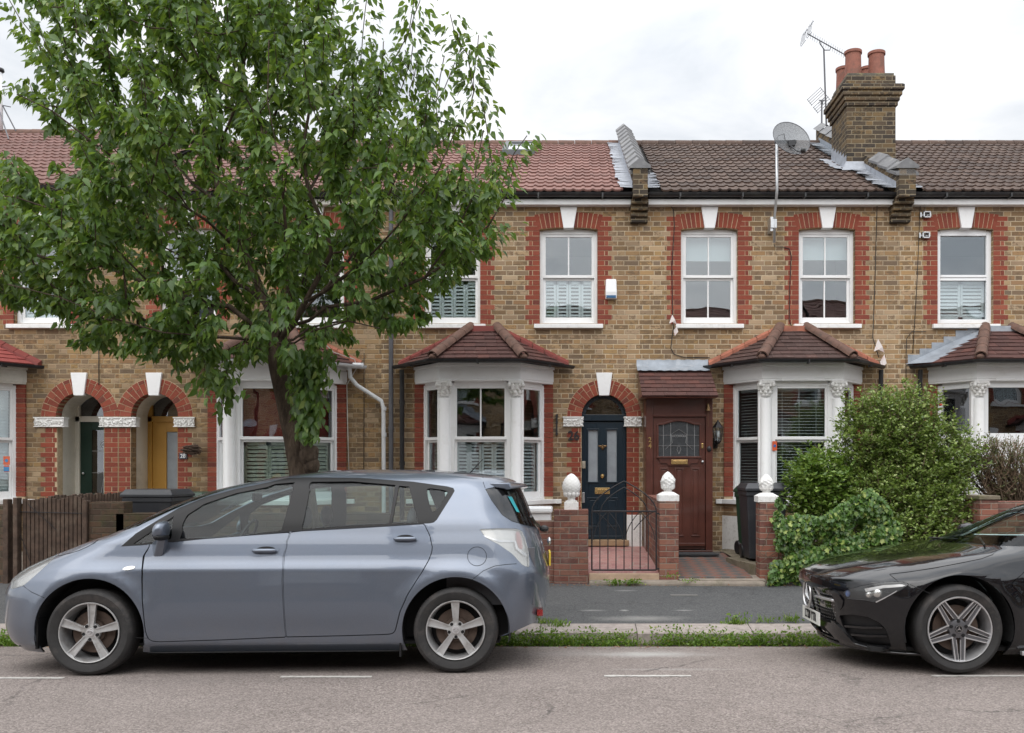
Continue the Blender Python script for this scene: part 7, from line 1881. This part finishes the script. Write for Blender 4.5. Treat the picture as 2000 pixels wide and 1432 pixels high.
MT['twig']=plain('brown_twig',(.12,.085,.055),.85,var=.3)
def leaves(name,pos,dirs,size,mat,parent=None,template='ovate',seed=1,droop=.5,jit=.6):
    """pos Nx3, dirs Nx3 leaf axis; builds one mesh of individual leaves"""
    rs=np.random.RandomState(seed); N=len(pos)
    d=dirs/np.maximum(np.linalg.norm(dirs,axis=1,keepdims=True),1e-9)
    up=rs.normal(size=(N,3))*jit+np.array([0,-.25,1.0]); s=np.cross(d,up); s/=np.maximum(np.linalg.norm(s,axis=1,keepdims=True),1e-9); n=np.cross(s,d)
    L=(size*(.7+.6*rs.rand(N)))[:,None]
    if template=='ovate':
        T=np.array([(0,0,0),(.30,-.25,.05),(.28,0,-.02),(.30,.25,.05),(.60,-.19,-.01),(.62,0,-.09),(.60,.19,-.01),(1.0,0,-.24)]); Fc=[(0,2,1),(0,3,2),(1,2,5,4),(2,3,6,5),(4,5,7),(5,6,7)]
    elif template=='lobe':
        T=np.array([(0,0,0),(.05,-.40,.03),(.42,-.26,0),(.55,-.52,.02),(.72,-.18,-.02),(1,0,-.08),(.72,.18,-.02),(.55,.52,.02),(.42,.26,0),(.05,.40,.03),(.4,0,-.05)]); Fc=[(0,10,1),(1,10,2),(2,10,4,3),(4,10,5),(5,10,6),(6,10,8,7),(8,10,9),(9,10,0)]
    elif template=='small':
        T=np.array([(0,0,0),(.45,-.30,.04),(1,0,-.05),(.45,.30,.04)]); Fc=[(0,3,2,1)]
    else:
        T=np.array([(0,-.04,0),(0,.04,0),(.55,-.035,.0),(.55,.035,.0),(1,0,-.12)]); Fc=[(0,1,3,2),(2,3,4)]
    V=pos[:,None,:]+L[:,:,None]*(T[None,:,0:1]*d[:,None,:]+T[None,:,1:2]*s[:,None,:]+T[None,:,2:3]*n[:,None,:])
    k=len(T); V=V.reshape(-1,3)
    o0=origin(parent) if parent else None
    if o0: V=V-np.array(o0)
    lens=np.array([len(f) for f in Fc]); flat=np.concatenate([np.array(f) for f in Fc])
    idx=(flat[None,:]+k*np.arange(N)[:,None]).ravel(); ll=np.tile(lens,N); st=np.concatenate([[0],np.cumsum(ll)[:-1]])
    me=bpy.data.meshes.new(name); me.vertices.add(len(V)); me.vertices.foreach_set('co',V.ravel().astype(np.float32)); me.loops.add(len(idx)); me.loops.foreach_set('vertex_index',idx.astype(np.int32))
    me.polygons.add(len(ll)); me.polygons.foreach_set('loop_start',st.astype(np.int32)); me.polygons.foreach_set('loop_total',ll.astype(np.int32)); me.polygons.foreach_set('use_smooth',np.ones(len(ll),bool)); me.update(calc_edges=True); me.materials.append(mat)
    o=bpy.data.objects.new(name,me); COL.objects.link(o)
    if parent: o.parent=parent
    return o
# ------------------------------------------------ street tree
rs=np.random.RandomState(11)
DT=9.35
TR=thing('street_tree','broad leafy street tree growing from the pavement behind the blue car','tree',(-2.80,DT,.02))
def A3(px,py,dy=0): d=DT+dy; return np.array(at(px,py,d))
trunk=[A3(600,1195),A3(596,1100),A3(592,1000),A3(588,921),A3(576,860),A3(560,790),A3(545,725),A3(537,670)]
limbs=[ # px,py,depth offset
 [(537,670,0),(520,600,0),(490,505,.05),(448,420,.1),(428,360,.15),(420,343,.15),(371,273,.2),(336,220,.3),(250,140,.5),(170,60,.7)],
 [(420,343,.15),(399,262,.1),(395,180,.0),(400,90,-.1),(405,-40,-.2)],
 [(420,343,.15),(440,280,-.1),(465,190,-.35),(480,90,-.5),(500,-60,-.7)],
 [(448,420,.1),(470,350,.5),(520,260,.8),(560,150,1.0),(590,0,1.2)],
 [(545,690,0),(600,590,-.1),(645,500,-.2),(636,450,-.3),(609,378,-.4),(591,300,-.5),(600,200,-.7),(640,80,-.8),(660,-40,-.9)],
 [(609,378,-.4),(640,320,-.2),(690,240,0),(740,150,.1),(800,60,.2),(812,-40,.2)],
 [(560,650,0),(640,560,.3),(720,450,.5),(760,370,.5),(800,280,.5),(860,180,.5),(900,90,.5)],
 [(560,650,0),(640,600,-.2),(720,590,-.3),(780,563,-.3),(828,537,-.3),(890,470,-.4),(930,380,-.4),(945,260,-.4)],
 [(828,537,-.3),(900,500,-.1),(950,440,0),(985,380,.0),(1015,300,.0)],
 [(600,600,-.2),(700,520,-.8),(790,430,-1.1),(850,340,-1.2),(890,250,-1.2)],
 [(530,640,0),(450,600,-.1),(380,590,-.2),(300,560,-.2),(200,520,-.2),(90,500,-.2),(0,480,-.2)],
 [(520,600,0),(430,520,.4),(330,460,.8),(230,400,1.0),(120,370,1.1),(0,330,1.1)],
 [(537,670,0),(470,660,-.5),(400,660,-.8),(320,640,-1.0),(220,620,-1.1),(110,580,-1.2),(20,560,-1.2)],
 [(490,505,.05),(400,430,-.6),(300,360,-.9),(200,290,-1.1),(100,220,-1.2),(40,180,-1.2)],
 [(537,670,0),(480,690,.4),(400,680,.8),(300,650,1.0)],
 [(448,420,.1),(350,330,.6),(250,230,.9),(150,130,1.1),(60,40,1.2)],
 [(545,660,0),(560,560,-.9),(560,440,-1.4),(540,320,-1.6),(520,200,-1.7),(520,80,-1.7)],
 [(545,660,0),(590,560,.8),(620,440,1.3),(650,320,1.6),(660,200,1.7),(700,130,1.6)],
 [(490,505,.05),(420,420,1.0),(350,300,1.5),(300,180,1.6),(260,60,1.6)],
 [(545,690,0),(610,650,-.6),(680,630,-.8),(740,640,-.9)],
 [(545,690,0),(600,640,.5),(680,620,.9),(760,600,1.0),(830,580,.9)],
 [(300,560,-.2),(220,480,-.5),(130,420,-.7),(30,380,-.8)],
]
nodes=[];par=[];  # skeleton
def addnode(p,q): nodes.append(np.array(p,float)); par.append(q); return len(nodes)-1
prev=-1
for p in trunk: prev=addnode(p,prev)
def nearest(p): 
    a=np.array(nodes); return int(np.argmin(((a-p)**2).sum(1)))
for L in limbs:
    pts=[A3(*q) for q in L]; prev=nearest(pts[0])
    for i in range(1,len(pts)):
        k=max(1,int(np.linalg.norm(pts[i]-pts[i-1])/.28))
        for j in range(1,k+1):
            q=pts[i-1]+(pts[i]-pts[i-1])*j/k+rs.normal(size=3)*.018; prev=addnode(q,prev)
# crown outline in the photo, used only to know how far the boughs reach
OUT=[(-260,-60),(10,-60),(40,110),(62,175),(120,215),(20,165),(5,175),(60,215),(100,265),(118,330),(150,400),(60,300),(0,290),(-60,330),(-200,420),(-200,560),(0,600),(40,620),(110,640),(160,655),(220,690),(300,705),(390,735),(420,760),(500,735),(530,735),(600,700),(640,690),(700,670),(770,655),(820,640),(850,590),(880,560),(940,510),(975,480),(980,420),(1000,360),(985,330),(935,330),(900,300),(870,290),(850,250),(880,210),(920,150),(905,60),(870,110),(850,120),(830,70),(805,20),(800,120),(770,130),(740,90),(715,110),(715,-60)]
def in_out(x,y): return inside(np.array([x]),np.array([y]),[OUT])[0]
tips=[]
tries=0
while len(tips)<590 and tries<40000:
    tries+=1
    x=rs.uniform(-230,1000); y=rs.uniform(-60,740)
    if not in_out(x,y) or not in_out(x,y-48 if y>40 else y) or not in_out(x+40,y-20) or not in_out(x-40,y-20) or not in_out(x,y+22): continue
    if x>640 and y<300 and rs.rand()<.55: continue
    if x<300 and y<330 and rs.rand()<.45: continue
    rho=sqrt(((x-440)/560)**2+((y-330)/430)**2); T=1.75*sqrt(max(.08,1-rho*rho*.85))
    if y>600: T*=.8
    dy=rs.uniform(-T,T)
    if abs(dy)<.25*T and rs.rand()<.45: continue
    if dy<-.15 and 380<x<640 and 230<y<620 and rs.rand()<.6: continue
    p=A3(x,y,dy)
    if tips and np.min(((np.array(tips)-p)**2).sum(1))<.20**2: continue
    tips.append(p)
c0=A3(540,600); tips.sort(key=lambda p: np.linalg.norm(p-c0))
shoots=[]
arr=np.array(nodes)
for p in tips:
    a=np.array(nodes); dist=np.linalg.norm(a-p,axis=1); ang=dist+.25*np.linalg.norm(a-c0,axis=1); ang[:6]+=9
    k=int(np.argmin(ang)); base=a[k]; L=dist[k]; n=max(2,int(L/.2)); prev=k; v=p-base
    for j in range(1,n+1):
        t_=j/n; q=base+v*t_; q[2]-= .10*L*sin(pi*t_)*(1 if v[2]>0 else .3); q+=rs.normal(size=3)*.02; prev=addnode(q,prev)
    shoots.append((prev,base))
# explicit upright leaders against the sky and the free tips, from the photo
EX=[[(812,150,.2),(805,60,.2),(818,0,.2),(822,-40,.2)],[(905,250,.4),(925,180,.4),(915,110,.4),(885,60,.4),(880,28,.4)],[(925,180,.4),(932,95,.4),(938,70,.4)],[(955,400,0),(962,330,0),(955,270,0),(948,215,0),(940,200,0)],[(975,400,0),(985,340,0),(1005,300,0),(1030,265,0)],[(800,330,0),(870,270,0),(890,250,0)],[(120,215,.5),(70,190,.5),(20,170,.5),(5,172,.5)],[(140,180,.8),(80,90,.8),(40,40,.8),(20,0,.8)],[(740,230,0),(745,150,0),(750,85,0)],[(770,200,.3),(800,130,.3),(790,100,.3)],[(180,230,0),(110,150,0),(60,60,0)],
    [(900,500,-.2),(960,460,-.2),(1000,440,-.2)],[(130,420,-.6),(40,345,-.6),(0,300,-.6)],[(820,250,.2),(800,180,.2),(815,110,.2)],[(860,260,.2),(850,200,.2),(860,150,.2),(870,110,.2)],[(700,200,.3),(705,100,.3),(712,20,.3),(712,-40,.3)]]
exs=[]
for L in EX:
    pts=[A3(*q) for q in L]; prev=nearest(pts[0]); ids=[]
    for i in range(len(pts)):
        a=nodes[prev]; k=max(1,int(np.linalg.norm(pts[i]-a)/.15))
        for j in range(1,k+1): prev=addnode(a+(pts[i]-a)*j/k+rs.normal(size=3)*.01,prev); ids.append(prev)
    exs.append(ids)
# radius from number of tips carried
nN=len(nodes); cnt=np.zeros(nN); kids_n=[[] for _ in range(nN)]
for i,q in enumerate(par):
    if q>=0: kids_n[q].append(i)
for i in range(nN-1,-1,-1):
    if not kids_n[i]: cnt[i]+=1
    if par[i]>=0: cnt[par[i]]+=cnt[i]
rad=.0052*cnt**.46
for i in range(8): rad[i]=[.22,.17,.14,.12,.11,.10,.098,.105][i]
m=MB()
def ch_tube(m,ids,n):
    pts=[Vector(nodes[i]) for i in ids]; r=[rad[i] for i in ids]; r[0]=min(r[0],r[1]*1.25) if len(r)>1 and ids[0]>7 else r[0]
    m.tube(pts,r,n=n,cap=False)
done=set()
def chains():
    st=[(0,None)]
    out=[]
    while st:
        i,p=st.pop(); ids=([p] if p is not None else [])+[i]; cur=i
        while kids_n[cur]:
            ks=sorted(kids_n[cur],key=lambda k:-cnt[k]); 
            for k in ks[1:]: st.append((k,cur))
            cur=ks[0]; ids.append(cur)
        out.append(ids)
    return out
for ids in chains():
    if len(ids)<2: continue
    big=rad[ids[min(1,len(ids)-1)]]; 
    if ids[0]>7 or big<.1: 
        r0=big
    pts=[Vector(nodes[i]) for i in ids]; r=[float(rad[i]) for i in ids]
    if ids[0]!=0: r[0]=r[1]
    m.tube(pts,r,n=14 if big>.1 else (8 if big>.03 else 5),cap=False)
tk=m.build('trunk',MT['bark'],TR,smooth=True)
# lumpy trunk
me=tk.data
for v in me.vertices:
    if v.co.z<3.0 and abs(v.co.x)<1:
        wz=v.co.z; k=.5+.5*sin(v.co.x*23+wz*4.1)*cos(v.co.y*19+wz*5.3)
        v.co.x+=.014*(k-.5); v.co.y+=.012*(k-.5)
m=MB(); b=A3(603,890,-.1)
for (dx,dz,r) in ((.0,.0,.10),(.03,-.10,.085),(-.02,.09,.07),(.05,.04,.055)): m.ball((b[0]+dx,b[1],b[2]+dz),r,r*.9,r*1.2,n=10,m=8)
m.build('burr',MT['bark'],TR,smooth=True)
# leaves along the young wood
LP=[];LD=[]
def leafy(p0,p1,n,spread=.05):
    p0=np.array(p0);p1=np.array(p1); ax=p1-p0; l=np.linalg.norm(ax); 
    if l<1e-6: return
    ax/=l
    for i in range(n):
        t_=(i+rs.rand())/n; a=rs.uniform(0,2*pi); o=np.array([cos(a),sin(a),0])
        LP.append(p0+(p1-p0)*t_+rs.normal(size=3)*.02+o*spread*.5); dd=o*.62+np.array([0,0,-.82+rs.normal()*.28])+ax*.35; LD.append(dd)
outw=lambda p: (p-c0)/max(np.linalg.norm(p-c0),.01)
mt=MB()
for (e,base) in shoots:
    p=nodes[e]; o=outw(p); L=rs.uniform(.22,.46); d=o*.6+np.array([0,0,.75])+rs.normal(size=3)*.22; d/=np.linalg.norm(d)
    low=(p[2]<A3(0,600)[2]); 
    if low: d=o*np.array([1,1,.3])+np.array([0,0,-.12])+rs.normal(size=3)*.25; d/=np.linalg.norm(d); L*=.8
    q=p+d*L; mt.tube([Vector(p),Vector((p+q)/2+np.array([0,0,-.015])),Vector(q)],[.006,.0045,.003],n=4,cap=False)
    leafy(p,q,int(24+L*44)); leafy(p-(p-base)/max(np.linalg.norm(p-base),.01)*min(.35,np.linalg.norm(p-base)),p,14)
    # side twig
    d2=d+rs.normal(size=3)*.6; d2/=np.linalg.norm(d2); q2=p+d2*L*.7; mt.tube([Vector(p),Vector(q2)],[.004,.0025],n=4,cap=False); leafy(p,q2,int(10+L*22))
for ids in exs:
    for a,b in zip(ids[:-1],ids[1:]): leafy(nodes[a],nodes[b],24,.26)
# curtain of young leaves on the right of the trunk
for _ in range(900):
    t_=rs.rand(); px=np.interp(t_,[0,.35,.7,1],[600,590,600,598])+rs.normal()*20*(1.2-t_)+rs.uniform(-14,26)*(1-t_*.5); py=680+t_*175; LP.append(A3(px,py,-.30+rs.normal()*.08)); LD.append(np.array([rs.normal()*.35,-.45,-.8]))
for _ in range(60):
    LP.append(A3(rs.normal(430,38),rs.normal(748,16),-.5+rs.normal()*.2)); LD.append(np.array([rs.normal()*.5,-.3,-.6]))
LP=np.array(LP);LD=np.array(LD)
mt.build('twigs',MT['bark'],TR)
cr_=leaves('crown',LP,LD,.097,MT['leaf'],TR,'ovate',3)
print('tree leaves',len(LP),'nodes',nN)
# ------------------------------------------------ shrubs
def shrub(name,label,blobs,n,size,mat,group=None,seed=1,tmpl='small',stems=60,base=None,cat='shrub',updir=.6,berries=0,twigv=.5):
    rs=np.random.RandomState(seed); base=Vector(base); T_=thing(name,label,cat,tuple(base),group)
    pos=[];dr=[]; vol=np.array([b[3]*b[4]*b[5] for b in blobs]); vol=vol/vol.sum()
    m=MB()
    sh_=[]
    for bi,(x,y,z,rx,ry,rz) in enumerate(blobs):
        k=int(n*vol[bi]/14)+6
        for _ in range(k):
            v=rs.normal(size=3); v/=np.linalg.norm(v); r=rs.uniform(.45,1.0)**.6; v=v*r
            if v[1]>.35 and rs.rand()<.6: v[1]=-v[1]
            c=np.array([x+v[0]*rx,y+v[1]*ry,z+v[2]*rz]); c+=rs.normal(size=3)*.03
            if c[2]<base.z: continue
            o=v/max(np.linalg.norm(v),.1); d=o*.7+np.array([0,-.1,updir])+rs.normal(size=3)*.35; d/=np.linalg.norm(d); L=rs.uniform(.08,.24)
            for j in range(14):
                t_=rs.rand(); a=rs.uniform(0,2*pi); s_=np.array([cos(a),sin(a),rs.normal()*.4]); pos.append(c+d*L*t_+s_*.012); dr.append(s_*.8+d*.5)
            if rs.rand()<twigv: m.tube([Vector(c-d*L*.8),Vector(c+d*L)],[.0045,.002],n=4,cap=False)
            sh_.append(c)
    for _ in range(stems):
        c=sh_[rs.randint(len(sh_))]; b=np.array([base.x+(c[0]-base.x)*.35,base.y+(c[1]-base.y)*.35,base.z]); mid=(b+c)/2+rs.normal(size=3)*.06; m.tube([Vector(b),Vector(mid),Vector(c)],[.014,.009,.004],n=5,cap=False)
    m.build('stems',MT['twig'],T_); leaves('foliage',np.array(pos),np.array(dr),size,mat,T_,tmpl,seed)
    if berries:
        m=MB()
        for _ in range(berries):
            c=sh_[rs.randint(len(sh_))]; m.ball(c+rs.normal(size=3)*.04+np.array([0,-.08,.05]),.022,.018,.016,n=6,m=4)
        m.build('blossom',plain('orange_red_blossom',(.5,.07,.03),.6),T_)
    return T_
dS=12.2
def bb(px,py,d,rpx,rpz,ry): c=at(px,py,d); k=d/F; return (c.x,d,c.z,rpx*k,ry,rpz*k)
shrub('shrub','big loose green shrub with orange blossoms behind the black car',
 [bb(1740,850,dS,90,75,.5),(*bb(1690,880,dS,70,70,.45),),bb(1800,900,dS,95,90,.5),bb(1750,960,dS,130,90,.55),bb(1830,1000,dS-.3,65,60,.35),bb(1700,1000,dS-.3,80,80,.4),bb(1790,1045,11.6,110,35,.3),bb(1700,800,dS,45,35,.3),bb(1780,790,dS,50,32,.35),bb(1870,905,dS,40,50,.3),bb(1760,1000,11.75,110,70,.25)],
 52000,.046,MT['bush'],base=at(1760,1090,dS),seed=4,stems=120,berries=16)
shrub('shrub','smaller glossy bright green shrub between the wheelie bins and the big loose shrub',
 [bb(1600,950,12.0,60,50,.35),bb(1592,985,12.0,42,50,.3),bb(1630,1000,12.0,60,50,.35),bb(1590,915,12.1,35,25,.25),bb(1585,1040,11.9,42,40,.25)],12000,.06,MT['bush2'],base=at(1600,1090,12.0),seed=5,tmpl='small',stems=40)
shrub('hedge','half bare brown clipped hedge at the right edge below the casement window',
 [bb(1985,905,12.3,75,42,.3),bb(1950,930,12.3,60,48,.28),bb(2080,915,12.3,80,50,.3),bb(1905,900,12.3,40,38,.25)],6500,.028,MT['hedge'],base=at(1985,985,12.3),seed=6,stems=260,cat='hedge',updir=.8,twigv=1.0)
# bare twigs of the hedge
H_=[o for o in COL.objects if o.name.startswith('hedge')][0]
m=MB(); rr=np.random.RandomState(8)
for _ in range(1500):
    p=np.array(at(rr.uniform(1915,2110),rr.uniform(868,965),12.3+rr.uniform(-.28,.28))); d=rr.normal(size=3)*.6+np.array([0,0,.8]); d/=np.linalg.norm(d); m.tube([Vector(p),Vector(p+d*rr.uniform(.06,.2))],[.0035,.0018],n=4,cap=False)
m.build('bare_twigs',plain('dry_twig',(.22,.15,.10),.9,var=.3),H_)
# ivy over the low wall
IV=thing('ivy','ivy with cream edged leaves tumbling over the low brick wall down to the pavement','ivy',tuple(at(1600,1140,11.35)))
rr=np.random.RandomState(12); pos=[];dr=[]
IVP=[(1500,1140),(1500,1120),(1520,1060),(1528,1010),(1560,1000),(1600,1010),(1640,985),(1700,950),(1735,985),(1760,1030),(1750,1070),(1740,1090),(1640,1120),(1570,1140),(1560,1145)]
while len(pos)<5800:
    x=rr.uniform(1495,1765); y=rr.uniform(945,1146)
    if not inside(np.array([x]),np.array([y]),[IVP])[0]: continue
    if rr.rand()<.12: continue
    w=.5+.5*sin(x*.05+y*.03)*cos(y*.06-x*.02)
    if w<.12: continue
    p=np.array(at(x,y,11.28-.16*rr.rand()*w-.05*rr.rand())); pos.append(p); dr.append(np.array([rr.normal()*.5,-.35,-.8+rr.normal()*.3]))
for _ in range(130):
    t_=rr.rand(); pos.append(np.array(at(1519+rr.normal()*4+3*sin(t_*9),970+t_*90,11.33))); dr.append(np.array([rr.normal()*.5,-.4,-.7]))
leaves('foliage',np.array(pos),np.array(dr),.056,MT['ivy'],IV,'lobe',9,jit=.35)
m=MB()
for _ in range(40):
    x=rr.uniform(1510,1740); y=rr.uniform(1000,1040); m.tube([at(x+rr.normal()*8*k,y+k*22,11.36) for k in range(5)],.004,n=4)
m.build('stems',MT['twig'],IV)
# weeds in the gutter and tufts
def weedmesh(name,label,pts,seed,size,kind='stuff'):
    rr=np.random.RandomState(seed); pos=[];dr=[];pos2=[];dr2=[]
    for (x,y,z,h,w,n) in pts:
        for _ in range(n):
            q=np.array([x+rr.normal()*w,y+rr.normal()*w*.35,z+rr.rand()**1.5*h]); pos.append(q); dr.append(np.array([rr.normal()*.7,rr.normal()*.5-.2,.25+rr.rand()*.5]))
    o=leaves(name,np.array(pos),np.array(dr),size,MT['weed'],None,'small',seed); o['kind']='stuff'; o['label']=label; return o
pts=[]; rr=np.random.RandomState(21); x=-6.0
while x<6.0:
    if sin(x*7.1)+sin(x*3.3+2)<-1.5: x+=.05; continue
    h=rr.choice([.05,.07,.09,.12],p=[.3,.35,.25,.1]); pts.append((x,8.72+rr.normal()*.045,-.13,h*1.25+.03,.05,int(34+h*380))); x+=rr.uniform(.018,.05)
weedmesh('weeds','green weeds growing all along the gutter below the kerb',pts,22,.03)
gp=[];gd=[]
for _ in range(3200):
    x_=rr.uniform(-6,6)
    if sin(x_*5.3)+sin(x_*2.1+1)<rr.uniform(-1.6,1.2): continue
    gp.append((x_,8.70+rr.normal()*.05,-.13)); gd.append((rr.normal()*.5,rr.normal()*.3-.15,1))
g_=leaves('grass',np.array(gp),np.array(gd),.085,MT['weed'],None,'blade',5); g_['kind']='stuff'; g_['label']='grass blades among the gutter weeds'
# tufts on the back of the kerb and at the step
gp=[];gd=[];tp=[]
for (px,py,d,n,h) in ((1437,1224,9.1,160,.20),(1070,1219,9.12,40,.05),(1545,1214,9.15,40,.05),(1490,1215,9.12,25,.04),(1090,1225,9.0,50,.13)):
    c=np.array(at(px,py,d))
    for _ in range(n): gp.append(c+rr.normal(size=3)*np.array([.05,.02,.0])); gd.append((rr.normal()*.55,rr.normal()*.4,1))
    for _ in range(n//2): tp.append(c+rr.normal(size=3)*np.array([.06,.02,.0])+np.array([0,0,rr.rand()*h*.6]))
g_=leaves('grass_tuft',np.array(gp),np.array(gd),.085,MT['weed'],None,'blade',6); g_['kind']='stuff'; g_['label']='tufts of grass along the back of the kerb'
for (px,py,d,n) in ((1195,1141,11.2,60),(1235,1141,11.2,90),(1208,1143,11.2,40),(1352,1138,11.2,30),(1310,1130,11.25,30)):
    c=np.array(at(px,py,d))
    for _ in range(n): tp.append(c+np.array([rr.normal()*.06,rr.normal()*.02,rr.rand()*.05]))
tp=np.array(tp); w_=leaves('weed_clump',tp,np.random.RandomState(3).normal(size=tp.shape)*.5+np.array([0,-.2,.4]),.035,MT['weed'],None,'small',7); w_['kind']='stuff'; w_['label']='small weeds at the foot of the front steps and on the kerb'
# leaf litter along the wall foot
lp=[];ld=[]
for _ in range(420):
    lp.append((rr.uniform(-1.2,4.2),11.28+rr.normal()*.06-.06*(rr.rand()<.2),.128)); ld.append((rr.normal(),rr.normal(),.05))
for _ in range(260): lp.append((rr.uniform(-6,6),8.42+rr.normal()*.05,-.088)); ld.append((rr.normal(),rr.normal(),.05))
l_=leaves('leaf_litter',np.array(lp),np.array(ld),.03,plain('dry_leaf',(.20,.10,.05),.8,var=.4,scale=30),None,'small',8,jit=.1); l_['kind']='stuff'; l_['label']='dry brown leaf litter at the foot of the walls and gutter'
# ================================================================= opposite terrace, seen only in the panes and paint
def opposite():
    ren={h26:'brick house across the street, opposite the navy front door',h24:'brick house across the street, opposite the brown porch',h28:'brick house across the street, opposite the street tree',h30:'brick house across the street, at the red bay roof end',h22:'brick house across the street, at the casement window end'}
    for h,l in ren.items():
        c=copy_tree(h); c['label']=l; c.rotation_euler=(0,0,pi); c.location=(-(h.location.x)+2.2,-4.4,0)
opposite()
for k,(h,xo) in enumerate(((h26,-9.0),(h24,-13.1),(h26,16.0),(h28,20.1))):
    c=copy_tree(h); c['label']='brick house farther along the street opposite, '+('first past the left end','second past the left end','first past the right end','second past the right end')[k]; c.rotation_euler=(0,0,pi); c.location=(xo,-4.4,0)
for (h,x,l) in ((h26,11.1,'brick house just past the right edge, its arched navy door beyond the casement house'),(h28,-13.2,'brick house just past the left edge, beyond the red bay roof')):
    c=copy_tree(h); c['label']=l; c.location=(x+(0.01 if x>0 else -.01),14.0,0)
# ================================================================= sky, sun, camera
w=bpy.data.worlds.new('World'); SC.world=w; w.use_nodes=True; nt=w.node_tree; nt.nodes.clear()
out=nt.nodes.new('ShaderNodeOutputWorld'); bg=nt.nodes.new('ShaderNodeBackground')
SUN_EL,SUN_AZ=48,200   # azimuth from +Y clockwise: behind the camera
sky=nt.nodes.new('ShaderNodeTexSky'); sky.sky_type='NISHITA'; sky.sun_disc=False; sky.sun_elevation=radians(SUN_EL); sky.sun_rotation=radians(SUN_AZ); sky.air_density=1.2; sky.dust_density=3
tc=nt.nodes.new('ShaderNodeTexCoord'); sp=nt.nodes.new('ShaderNodeSeparateXYZ'); nt.links.new(tc.outputs['Generated'],sp.inputs[0])
def wm(op,a,b=None,c=None,clamp=False):
    n=nt.nodes.new('ShaderNodeMath'); n.operation=op; n.use_clamp=clamp
    for i,v in enumerate((a,b,c)):
        if v is None: continue
        if isinstance(v,bpy.types.NodeSocket): nt.links.new(v,n.inputs[i])
        else: n.inputs[i].default_value=v
    return n.outputs[0]
mp=nt.nodes.new('ShaderNodeMapping'); nt.links.new(tc.outputs['Generated'],mp.inputs[0]); mp.inputs['Scale'].default_value=(1,1,2.6)
nz=nt.nodes.new('ShaderNodeTexNoise'); nz.inputs['Scale'].default_value=2.3; nz.inputs['Detail'].default_value=7; nz.inputs['Roughness'].default_value=.55; nz.inputs['Distortion'].default_value=.4; nt.links.new(mp.outputs[0],nz.inputs['Vector'])
cr=nt.nodes.new('ShaderNodeValToRGB'); cr.color_ramp.elements[0].position=.40; cr.color_ramp.elements[0].color=(.62,.66,.71,1); cr.color_ramp.elements[1].position=.60; cr.color_ramp.elements[1].color=(1.0,1.0,1.01,1); nt.links.new(nz.outputs['Fac'],cr.inputs[0])
# cloud deck is brighter overhead and towards the hidden sun behind the camera
zz_=wm('MAXIMUM',sp.outputs['Z'],0.0); yy_=wm('MULTIPLY',sp.outputs['Y'],-1.0)
lum=wm('ADD',SKY_BASE,wm('ADD',wm('MULTIPLY',wm('POWER',zz_,2.3),SKY_ZEN),wm('MULTIPLY',wm('MAXIMUM',yy_,0.0),SKY_BACK)))
mixc=nt.nodes.new('ShaderNodeMix'); mixc.data_type='RGBA'; mixc.inputs[0].default_value=.90
mul=nt.nodes.new('ShaderNodeMix'); mul.data_type='RGBA'; mul.blend_type='MULTIPLY'; mul.inputs[0].default_value=1
cl=nt.nodes.new('ShaderNodeCombineXYZ'); [nt.links.new(lum,cl.inputs[i]) for i in range(3)]
nt.links.new(cr.outputs[0],mul.inputs[6]); nt.links.new(cl.outputs[0],mul.inputs[7])
sk=nt.nodes.new('ShaderNodeMix'); sk.data_type='RGBA'; sk.blend_type='MULTIPLY'; sk.inputs[0].default_value=1; nt.links.new(sky.outputs[0],sk.inputs[6]); sk.inputs[7].default_value=(.1,.1,.1,1)
nt.links.new(sk.outputs[2],mixc.inputs[6]); nt.links.new(mul.outputs[2],mixc.inputs[7])
nt.links.new(mixc.outputs[2],bg.inputs['Color']); bg.inputs['Strength'].default_value=1.0; nt.links.new(bg.outputs[0],out.inputs[0])
sun=bpy.data.lights.new('sun','SUN'); sun.energy=SUN_E; sun.angle=radians(62); sun.color=(1,.96,.9); so_=bpy.data.objects.new('sun',sun); COL.objects.link(so_)
az=radians(SUN_AZ); el=radians(SUN_EL); dirv=Vector((sin(az)*cos(el),cos(az)*cos(el),sin(el))); so_.rotation_euler=dirv.to_track_quat('Z','Y').to_euler(); so_.location=(0,-20,30)
cam=bpy.data.cameras.new('camera'); cam.sensor_width=36; cam.lens=36*F/2000; cam.shift_x=-(VX-1000)/2000; cam.shift_y=(VY-716)/2000; cam.clip_end=1000; cam.clip_start=.05
co=bpy.data.objects.new('camera',cam); COL.objects.link(co); co.location=(0,0,H); co.rotation_euler=(pi/2,0,0); SC.camera=co
SC.view_settings.view_transform='Standard'; SC.view_settings.look='None'; SC.view_settings.gamma=1; SC.view_settings.exposure=EXPOSURE
SC.cycles.max_bounces=8; SC.cycles.transparent_max_bounces=24; SC.cycles.glossy_bounces=4; SC.cycles.use_denoising=True; SC.cycles.sample_clamp_indirect=6
